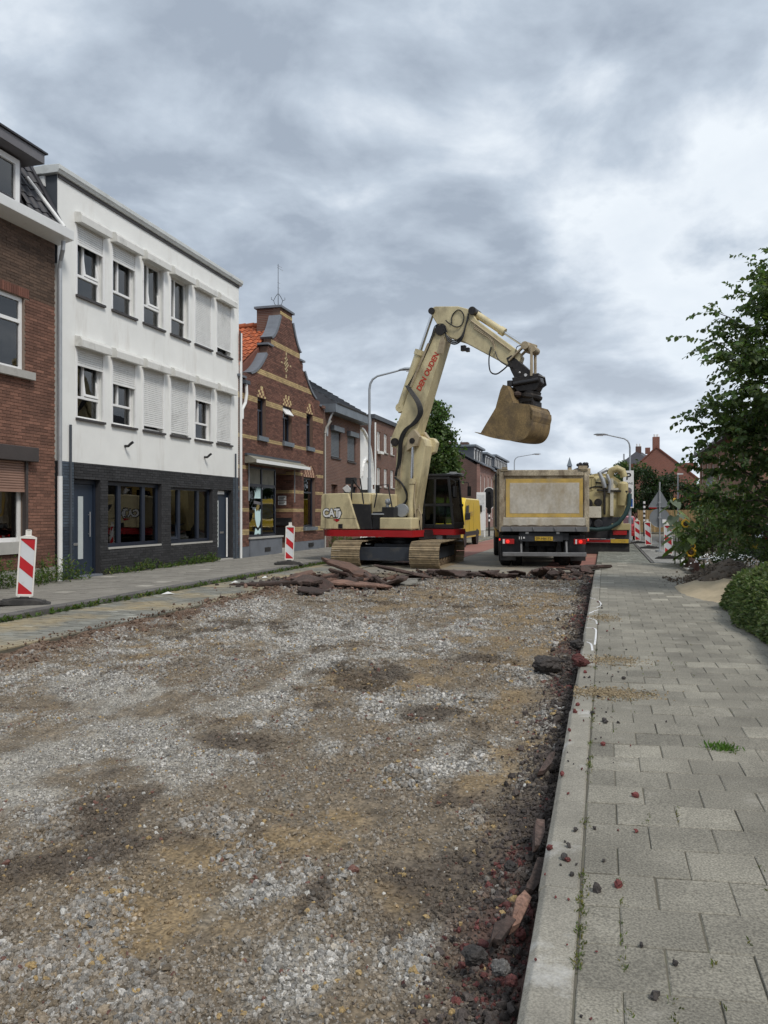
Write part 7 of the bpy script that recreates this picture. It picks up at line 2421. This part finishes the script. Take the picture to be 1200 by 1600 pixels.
# split red-brown boards of surfacing along the kerb, bottom right
for i, (x, y, L_, rz, c) in enumerate(((-.335, 3.20, .16, 84, 'slab_top'), (-.30, 3.52, .20, 88, 'slab_dark'), (-.385, 3.02, .09, 70, 'slab_dark'), (-.325, 3.98, .16, 86, 'slab_dark'), (-.36, 5.1, .20, 80, 'slab_dark'))):
    slab(('pale split strip of asphalt along the kerb', 'red strip of asphalt pressed against the kerb', 'short dark strip of asphalt nearest the camera', 'dark strip of asphalt up the kerb', 'farther dark strip of asphalt along the kerb')[i], (x, y, -.12), L_, .035, .05, (R(20), R(-4), R(rz)), c, 500 + i, 8)

# crumbs and dust of broken surfacing round the heaps
g = np.random.default_rng(44)
cr_ = []
for (cx_, cy_, sx_, sy_, k_) in ((-6.1, 17.2, .9, 1.0, 1500), (-3.4, 20.2, 1.1, .35, 700), (-1.0, 20.5, .5, .4, 700)):
    cr_.append(np.stack([cx_ + g.normal(size=k_) * sx_, cy_ + g.normal(size=k_) * sy_], 1))
cr_ = np.concatenate(cr_)
cr_ = cr_[(cr_[:, 0] < -.2) & (cr_[:, 1] > 14.5)]
cz_ = np.where(cr_[:, 0] < -6.8, -.10, np.where(cr_[:, 1] > 20.2, -.124, bed_fields(cr_[:, 0], np.minimum(cr_[:, 1], 20.1))[5]))
ss_ = .012 + .05 * g.random(len(cr_)) ** 4
scatter('asphalt_crumbs', np.stack([cr_[:, 0], cr_[:, 1], cz_ + ss_ * .3], 1), ss_[:, None] * g.uniform(.5, 1.3, (len(cr_), 3)), np.where((g.random(len(cr_)) < .4)[:, None], np.array([[.13, .08, .06]]), np.array([[.05, .04, .036]])) * g.uniform(.6, 1.6, (len(cr_), 1)), 'dark and brown crumbs strewn round the broken asphalt', 'rubble')

# ---------------------------------------------------------------- plants
def ellipsoid_points(n, c, r, seed, hollow=.35):
    g = np.random.default_rng(seed)
    d = g.normal(size=(n, 3))
    d /= np.linalg.norm(d, axis=1)[:, None]
    rad = (hollow ** 3 + (1 - hollow ** 3) * g.random(n)) ** (1 / 3)
    return np.asarray(c) + d * rad[:, None] * np.asarray(r)


def clumps(n, c, r, k, kr, seed):
    """leaf positions gathered in K clumps spread through an ellipsoid"""
    g = np.random.default_rng(seed)
    ctr = ellipsoid_points(k, c, r, seed + 1, .45)
    q = g.integers(0, k, n)
    s = kr * g.uniform(.6, 1.25, k)
    return ctr[q] + g.normal(size=(n, 3)) * s[q][:, None] * np.array([.55, .55, .45])


def limb(mb, a, b, r0, r1, seed, n=6, wob=.08):
    g = np.random.default_rng(seed)
    a, b = Vector(a), Vector(b)
    L = (b - a).length
    pts = [a.lerp(b, i / n) + Vector(g.normal(size=3) * wob * L * (0 if i in (0,) else .5)) for i in range(n + 1)]
    mb.tube(pts, [r0 + (r1 - r0) * i / n for i in range(n + 1)], 8)
    return pts


# near right tree: twigs with hanging leaves
T1 = thing('leafy_tree', 'tree with arching twigs and hanging dark green leaves above the hedge', 'tree', (3.15, 15.9, 0))
tb = MB()
tr_ = limb(tb, (3.35, 15.9, -.05), (3.45, 15.9, 5.2), .11, .045, 3, 8, .03)
P, D = [], []
g = np.random.default_rng(17)
for i in range(104):
    h = .75 + 4.55 * (i / 104) ** .9
    base = Vector((3.35 + .1 * h / 4.6, 15.9, h))
    az = i * 2.4 + g.normal() * .3
    reach = (1.75 if h < 4.0 else 1.75 - (h - 4.0) * .75) * g.uniform(.6, 1.12)
    end = base + Vector((math.cos(az) * reach, math.sin(az) * reach, g.uniform(.2, 1.5)))
    pts = limb(tb, base, end, .024, .007, 40 + i, 6, .05)
    for q in range(16):
        st = pts[2 + q % 4].lerp(pts[3 + q % 4], g.random())
        dr = (end - base).normalized() + Vector(g.normal(size=3)) * .75
        dr.z = dr.z * .6 + .15
        dr.normalize()
        L = g.uniform(.3, .75)
        n_ = int(8 + L * 13)
        for w in range(n_):
            t = (w + .5) / n_
            p = st + dr * L * t + Vector((0, 0, -.30 * L * t * t))
            sgn = 1 if w % 2 else -1
            sd = dr.cross(Vector((0, 0, 1))).normalized() * sgn
            P.append(p + sd * .015)
            dd = (sd * .55 + dr * .5 + Vector((0, 0, -.55)))
            D.append(dd)
        if q < 3:
            tb.tube([st, st + dr * L * .5 + Vector((0, 0, -.08 * L)), st + dr * L + Vector((0, 0, -.3 * L))], [.005, .004, .0025], 4)
tb.build('trunk', 'bark', T1)
cr = leaf_cloud('crown', P, .10, leaf_cols(len(P), (.075, .118, .042), .5, 5, (.11, .15, .045), .14), T1, 'stuff', .74, .15, 21, D, off=(3.15, 15.9, 0))

# plane-like street tree behind the excavator
T2 = thing('street_tree', 'dense round-topped green tree behind the excavator boom', 'tree', (-10.9, 49, 0))
tb = MB()
limb(tb, (-10.9, 49, 0), (-10.85, 49, 6.5), .16, .05, 5, 7, .03)
for i in range(9):
    a = i * 2.4
    limb(tb, (-10.9, 49, 2.6 + .35 * i), (-10.9 + 1.6 * math.cos(a), 49 + 1.6 * math.sin(a), 3.9 + .42 * i), .06, .02, 60 + i, 5, .08)
tb.build('trunk', 'bark', T2)
pt_ = np.concatenate([clumps(15000, (-10.85, 49, 4.9), (1.95, 1.95, 2.6), 70, .62, 8), clumps(4500, (-10.8, 49, 7.4), (1.2, 1.2, 1.25), 20, .5, 9)])
leaf_cloud('crown', pt_, .20, leaf_cols(len(pt_), (.062, .105, .034), .5, 9, (.12, .17, .06), .15), T2, 'stuff', .8, .1, 31, off=(-10.9, 49, 0))


def bush(name, label, c, r, n, size, col, seed, k=24, kr=.4, cat='bush', alt=(.11, .14, .045), altp=.12, z0=0, stems=5, wide=.55):
    t = thing(name, label, cat, (c[0], c[1], z0))
    mb = MB()
    for i in range(stems):
        a = i * 2.4
        limb(mb, (c[0] + .05 * math.cos(a), c[1] + .05 * math.sin(a), z0), (c[0] + r[0] * .6 * math.cos(a), c[1] + r[1] * .6 * math.sin(a), c[2] + r[2] * .5), .02 + r[2] * .012, .006, seed + i, 5, .06)
    mb.build('trunk' if cat == 'tree' else 'stems', 'bark', t)
    pts = clumps(n, c, r, k, kr, seed)
    pts = pts[pts[:, 2] > z0 + .02]
    leaf_cloud('crown' if cat == 'tree' else 'foliage', pts, size, leaf_cols(len(pts), col, .45, seed + 2, alt, altp), t, 'stuff', wide, .1, seed + 3, off=(c[0], c[1], z0))
    return t


bush('garden_shrub', 'tall leafy shrub standing behind the sunflowers', (2.95, 22.6, 1.15), (.85, .9, 1.15), 5200, .085, (.095, .14, .055), 71, 34, .30)
bush('garden_shrub', 'dark lower shrub under the tree beside the tall leafy one', (3.85, 20.4, 1.0), (.75, .8, .95), 3200, .085, (.07, .105, .042), 72, 24, .30)
bush('garden_shrub', 'shrub filling the corner below the hanging tree', (4.4, 18.6, 1.5), (.9, .7, 1.3), 3600, .09, (.065, .10, .038), 76, 24, .32)
# dark tree mass beyond the fence
for i, (x, y, h, r_, l_) in enumerate(((2.7, 66, 5.2, 1.7, 'dark conical evergreen behind the parking sign'), (5.6, 68, 4.7, 2.0, 'broad dark tree below the red brick gable'), (8.6, 67, 4.9, 2.0, 'dark round tree behind the short white lamp'), (4.2, 70, 4.2, 1.6, 'low dark tree between the two taller evergreens'), (11.6, 69, 4.6, 1.9, 'dark tree beside the orange brick house'))):
    bush('dark_tree', l_, (x, y, h * .52), (r_, r_, h * .47), 5600, .19, (.022, .040, .016), 80 + i, 46, .5, 'tree', (.045, .07, .028), .15, wide=.7)
bush('dark_tree', 'bright green tree top beside the dark evergreens by the tanker', (1.9, 69, 4.3), (1.3, 1.2, 1.5), 1500, .26, (.055, .09, .03), 88, 16, .5, 'tree', wide=.7)

# hedge: low leafy bank beside the pavement
hd = thing('hedge', 'low clipped green hedge spilling over the slab pavement', 'hedge', (2.5, 11.5, 0))
g = np.random.default_rng(3)
n_ = 34000
hy = 6.5 + 7.2 * g.random(n_)
v = g.random(n_)
ang = v * math.pi * .62
wv = .09 * (fbm(hy * 1.3, hy * 0, 4) - .5) + .05 * np.sin(hy * 2.1)
endf = np.sqrt(np.clip((13.75 - hy) / .55, 0.02, 1))
rx, rz = .62, .66
hx_ = 2.38 - rx * np.cos(ang) * (.93 + .1 * g.random(n_)) * endf + wv + .9 * np.clip(v - .86, 0, 1) / .14 * g.random(n_)
hz_ = rz * np.sin(np.minimum(ang, math.pi / 2 + .1)) * (.90 + .16 * g.random(n_) + .75 * (fbm(hx_ * 3.6, hy * 3.6, 14) - .5)) * (.55 + .45 * endf)
hz_ = np.maximum(hz_, .02 + .05 * g.random(n_))
dirs = np.stack([-np.cos(ang), g.normal(size=n_) * .3 - .25, np.sin(ang) * .7 + .1], 1)
Ph = np.stack([hx_, hy, hz_], 1)
leaf_cloud('foliage', Ph, .054, leaf_cols(n_, (.10, .14, .06), .45, 6, (.20, .235, .115), .26), hd, 'stuff', .62, .1, 41, dirs, off=(2.5, 11.5, 0))
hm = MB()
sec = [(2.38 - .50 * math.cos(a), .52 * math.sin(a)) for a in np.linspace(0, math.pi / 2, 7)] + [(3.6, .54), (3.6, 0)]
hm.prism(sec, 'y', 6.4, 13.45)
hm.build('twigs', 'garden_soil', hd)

# sunflowers in front of the shrub
SF = 'sunflowers growing beside the pavement'


def heart(mb, c, d, up, L, W):
    c, d, up = Vector(c), Vector(d).normalized(), Vector(up).normalized()
    a = d.cross(up).normalized()
    b = a.cross(d)
    o = [(0, 0), (-.10, .34), (.10, .52), (.45, .46), (.78, .22), (1.0, 0)]
    pts = [c + d * L * u for u in (.0, .3, .65, 1.0)]
    lft = [c + d * L * u + a * W * w + b * (.10 * W) for u, w in o[1:-1]]
    rgt = [c + d * L * u - a * W * w + b * (.10 * W) for u, w in o[1:-1]]
    mb.add([pts[0]] + lft + [pts[3]] + rgt + [pts[1], pts[2]], [(0, 1, 2, 10), (10, 2, 3, 11), (11, 3, 4, 5), (0, 10, 7, 6), (10, 11, 8, 7), (11, 5, 9, 8)])


def sunflower(label, x, y, h, seed, heads, leafL, pale=False, lean=(0, 0), droop=.55):
    g = np.random.default_rng(seed)
    t = thing('sunflower', label, 'sunflower', (x, y, 0), 0, SF)
    top = (lean[0], lean[1], h)
    MB().tube([(0, 0, 0), (lean[0] * .2, lean[1] * .2, h * .4), (lean[0] * .6, lean[1] * .6, h * .8), top], [.018, .015, .012, .008], 8).build('stem', 'stem_green', t, world=False)
    k = 11
    for i in range(k):
        f = .16 + .82 * i / k
        az = i * 2.4 + g.normal() * .2
        p = (lean[0] * f * f, lean[1] * f * f, h * f)
        d = Vector((math.cos(az), math.sin(az), -droop - .35 * g.random()))
        L = leafL * g.uniform(.7, 1.1) * (1.1 - .35 * f)
        m = MB()
        st = Vector(p) + Vector((math.cos(az), math.sin(az), .35)) * .10
        m.tube([p, st], .005, 4)
        heart(m, st, d, (0, 0, 1), L, L * .80)
        col = (.17, .21, .15) if pale and f > .6 else (.085, .125, .035)
        col = tuple(np.array(col) * g.uniform(.7, 1.25))
        m.c = [col] * len(m.f)
        m.has_c = True
        m.build('leaf', 'leaf', t, world=False)
    for (hz, az, tilt, r) in heads:
        f = hz / h
        c = Vector((lean[0] * f * f, lean[1] * f * f, hz)) + Vector((math.sin(az), -math.cos(az), 0)) * .09
        mt = Matrix.Translation(c) @ Matrix.Rotation(az, 4, 'Z') @ Matrix.Rotation(R(90) - tilt, 4, 'X')
        m = MB()
        for q in range(26):
            a = 2 * math.pi * q / 26
            L = r * g.uniform(.85, 1.1)
            ca, sa_ = math.cos(a), math.sin(a)
            m.add([(ca * r * .42, sa_ * r * .42, 0), (ca * L * .75 - sa_ * r * .11, sa_ * L * .75 + ca * r * .11, .012), (ca * L, sa_ * L, -.01), (ca * L * .75 + sa_ * r * .11, sa_ * L * .75 - ca * r * .11, .012)], [(0, 1, 2, 3)])
        hd_ = m.xf(mt).build('petals', 'petal_yellow', t, world=False)
        MB().lathe([(.0, .02), (r * .3, .028), (r * .5, .01), (r * .5, -.02), (.0, -.03)], (0, 0, 0), 'z', 20).xf(mt).build('seed_disc', 'seed_brown', hd_, world=False)
        MB().tube([(lean[0] * f * f, lean[1] * f * f, hz - .12), c], .009, 5).build('stalk', 'stem_green', t, world=False)
    return t


sunflower('sunflower with big pale upper leaves, tallest of the row', 2.05, 23.4, 1.98, 1, [(1.82, .9, -.1, .10)], .52, True, (-.28, 0))
sunflower('sunflower with open yellow head facing the pavement at mid height', 2.12, 22.7, 1.35, 2, [(1.20, -.25, .1, .13)], .40, False, (.02, 0))
sunflower('lowest sunflower with brown centred head near the planter', 2.2, 22.0, .86, 3, [(.46, -.15, .25, .14), (.62, .6, .1, .09)], .36, False, (-.04, 0))
sunflower('sunflower with yellow head high up against the shrub', 2.62, 23.0, 1.95, 4, [(1.78, .3, -.2, .12)], .40, False, (-.10, 0))
for i, (x, y, z) in enumerate(((1.98, 24.4, 1.55), (2.3, 24.0, 1.2))):
    sunflower(('sunflower behind the tallest with wide drooping leaves', 'leafy sunflower without open flower in the row')[i], x, y, z, 11 + i, [], .42, i == 0, (.08, 0))
# daisies
dy = thing('daisy_patch', 'patch of small white daisies below the shrub', 'flowers', (2.75, 19.6, 0))
dp = clumps(1700, (2.75, 19.7, .32), (.55, .7, .28), 16, .2, 90)
dp = dp[dp[:, 2] > .02]
leaf_cloud('foliage', dp, .07, leaf_cols(len(dp), (.05, .08, .03), .4, 91), dy, 'stuff', .4, -.2, 92, off=(2.75, 19.6, 0))
g = np.random.default_rng(93)
m = MB()
for i in range(120):
    x, y = 2.7 + g.normal() * .42, 19.45 + g.normal() * .42
    z = .42 + .22 * g.random() - .25 * abs(x - 2.7)
    nn = Vector((g.normal() * .4 - .2, -.6 + g.normal() * .3, .7)).normalized()
    a = nn.orthogonal().normalized()
    b = nn.cross(a)
    r_ = g.uniform(.012, .022)
    m.add([Vector((x, y, max(z, .1))) + (a * math.cos(t) + b * math.sin(t)) * r_ for t in np.linspace(0, 5.4, 7)], [tuple(range(7))])
m.build('white_flowers', 'white_paint', dy, kind='stuff')
# planter edge, sand and soil heaps, loose slab
pw = thing('planter_wall', 'low brown planter edge below the sunflowers', 'planter', (2.2, 21.6, 0))
for i in range(9):
    MB().box(-.10 + i * .0, .02, -1.2 + i * .27, -.94 + i * .27, 0, .30 + .02 * (i % 2)).build('edging_board', 'brown_wood', pw, world=False, bevel=.008)
MB().tube([(.0, -1.2, .36), (.3, -1.6, .42), (.7, -2.0, .34)], .02, 6).build('pipe', 'galvanised', pw, world=False)


def heap(name, label, c, rx, ry, h, material, seed, cat, n=30):
    m = MB()
    v, f = [], []
    for i in range(n + 1):
        for j in range(n + 1):
            u, w = i / n * 2 - 1, j / n * 2 - 1
            d = math.hypot(u, w)
            d += .55 * (float(fbm(np.array([u * 1.6 + seed]), np.array([w * 1.6]), seed)[0]) - .5)
            k = max(0, 1 - d) ** .9 if abs(u) < 1 and abs(w) < 1 else 0
            v.append((c[0] + u * rx, c[1] + w * ry, c[2] + h * k))
    v = np.array(v)
    v[:, 2] += (fbm(v[:, 0] * 4, v[:, 1] * 4, seed) - .5) * h * .55 * np.clip((v[:, 2] - c[2]) / (h * .3), 0, 1)
    v[:, 2] -= .006
    for i in range(n):
        for j in range(n):
            a = i * (n + 1) + j
            f.append((a, a + 1, a + n + 2, a + n + 1))
    m.add([tuple(p) for p in v], f)
    return tag(m.build(name, material, smooth=True), label, cat, None, 'thing')


heap('sand_heap', 'pale sand spilled onto the pavement by the hedge end', (2.15, 15.9, 0), .80, 2.0, .24, 'sand', 3, 'sand')
heap('soil_heap', 'brown heap of garden soil behind the spilled sand', (2.5, 17.6, 0), .85, 2.6, .50, 'garden_soil', 4, 'soil')
heap('soil_heap', 'second soil heap by the white flowers under the tree', (3.5, 16.8, 0), .9, 1.0, .62, 'garden_soil', 6, 'soil')
slab('square paving slab lying on the soil beside the planter', (1.98, 20.6, .10), .20, .15, .05, (R(6), R(-8), R(20)), 'slab_grey', 9, 4, None, 'loose_paving_slab', 'slab')
g = np.random.default_rng(8)
n_ = 2600
sx_, sy_ = 2.5 + g.normal(size=n_) * .42, 17.9 + g.normal(size=n_) * .85
dd = np.hypot((sx_ - 2.5) / .85, (sy_ - 17.6) / 2.6)
sz_ = .50 * np.clip(1 - dd, 0, 1) ** .9 + .0
ss_ = .010 + .028 * g.random(n_) ** 3
scatter('soil_crumbs', np.stack([sx_, sy_, sz_ + ss_ * .4], 1), ss_[:, None] * g.uniform(.6, 1.3, (n_, 3)), np.array([[.115, .09, .066]]) * g.uniform(.5, 1.7, (n_, 1)), 'loose crumbs of brown soil on and round the soil heap', 'soil')
# weeds along the left house fronts and kerb, grass in the joints
add_weeds('weeds', 'tall green weeds along the brown house wall', 9.0, 15.2, -11.52, 300, .75, 3, 0, .22)
add_weeds('weeds', 'low weeds along the black brick wall', 16.2, 21.8, -11.55, 190, .34, 4, 0, .12)
add_weeds('weeds', 'green weeds beside the gabled house under the excavator tail', 31.6, 34.5, -11.4, 160, .8, 5, 0, .4)
add_weeds('weeds', 'grass tufts growing along the left kerb', 8.0, 24.0, -8.46, 420, .10, 6, -.10, .05)
n_ = 620
gy = 1.8 * (12 / 1.8) ** g.random(n_)
gx_ = np.where(g.random(n_) < .3, -.088 + g.normal(size=n_) * .006, -.083 + .1435 * g.integers(0, 8, n_) + g.normal(size=n_) * .006)
keepg = fbm(gx_ * 3, gy * 2.2, 55) > .56
gx_, gy = gx_[keepg], gy[keepg]
pp_ = np.repeat(np.stack([gx_, gy, np.full(len(gx_), -.004)], 1), 5, 0) + g.normal(size=(len(gx_) * 5, 3)) * np.array([.008, .014, .001])
dd_ = g.normal(size=(len(pp_), 3)) * .6 + np.array([0, 0, 1.0])
tag(leaf_cloud('grass', pp_, .017, leaf_cols(len(pp_), (.10, .13, .035), .5, 56, (.2, .18, .07), .25), None, 'stuff', .3, 0, 57, dd_), 'small grass and moss in the joints of the right pavement', 'grass')
pp_ = np.array([.72, 5.35, 0.0]) + g.normal(size=(260, 3)) * np.array([.04, .035, .002])
dd_ = g.normal(size=(260, 3)) * .7 + np.array([0, 0, 1.0])
tag(leaf_cloud('grass_tuft', pp_, .034, leaf_cols(260, (.075, .15, .025), .4, 58), None, 'stuff', .22, 0, 59, dd_), 'bright green grass tuft in a gap of the right pavement', 'grass')
# sand swept over the kerb, and white spray marks on it
for nm, cx_, cy_, sx_, sy_, k_ in (('sand', .02, 6.75, .17, .10, 1500), ('sand', .06, 8.25, .17, .13, 800), ('sand', -.02, 11.6, .12, .2, 500)):
    gx_, gy = cx_ + g.normal(size=k_) * sx_, cy_ + g.normal(size=k_) * sy_
    ok = (gx_ > -.25)
    gx_, gy = gx_[ok], gy[ok]
    ss_ = .0022 + .002 * g.random(len(gx_))
    scatter(nm, np.stack([gx_, gy, ss_ * .3 + .001], 1), np.stack([ss_ * 2.2, ss_ * 2.2, ss_ * .5], 1), np.array([[.285, .225, .14]]) * g.uniform(.7, 1.25, (len(gx_), 1)), ('thin brown sand swept over the kerb by the red crumbs', 'thin sand patch on the kerb near the dark block', 'faint sand on the kerb before the truck')[(cy_ > 7) + (cy_ > 9)], 'sand')
for i, pts in enumerate(([(-.245, 14.2), (-.16, 14.0), (-.08, 13.6), (-.06, 13.1), (-.12, 12.8)], [(-.09, 12.5), (-.16, 12.3), (-.22, 12.0)], [(-.24, 11.5), (-.13, 11.3), (-.10, 10.9)], [(-.24, 10.5), (-.12, 10.45), (-.105, 9.9), (-.11, 9.2)], [(-.20, 9.35), (-.15, 9.2), (-.13, 8.8)])):
    m = MB()
    for a_, b2_ in zip(smooth_path([(x, y, .002) for x, y in pts], 4), smooth_path([(x, y, .002) for x, y in pts], 4)[1:]):
        m.beam(a_, b2_ + (b2_ - a_) * .12, .022, .0022)
    tag(m.build('spray_mark', 'white_letter'), ('curved white spray mark across kerb and slabs, nearest the truck', 'short white spray stroke on the kerb after the curved one', 'bent white spray mark on the kerb, third from the truck', 'long white spray mark along the kerb joint', 'white spray dab on the kerb beside the dark clod')[i], 'spray mark')
# litter by the left kerb
for i, (x, y, s_) in enumerate(((-8.25, 13.6, .12), (-8.1, 16.2, .09), (-8.0, 17.6, .08))):
    m = MB().add([(-s_, -s_ * .6, .0), (s_, -s_ * .5, .02), (s_ * .9, s_ * .6, .0), (-s_ * .8, s_ * .5, .03), (0, 0, .05)], [(0, 1, 4), (1, 2, 4), (2, 3, 4), (3, 0, 4)])
    o = m.build('paper_scrap', 'white_paint')
    o.location = (x, y, -.10)
    tag(o, ('largest white paper scrap on the cobbled strip', 'white paper scrap before the right door of the white building', 'smallest white paper scrap on the cobbled strip')[i], 'litter')
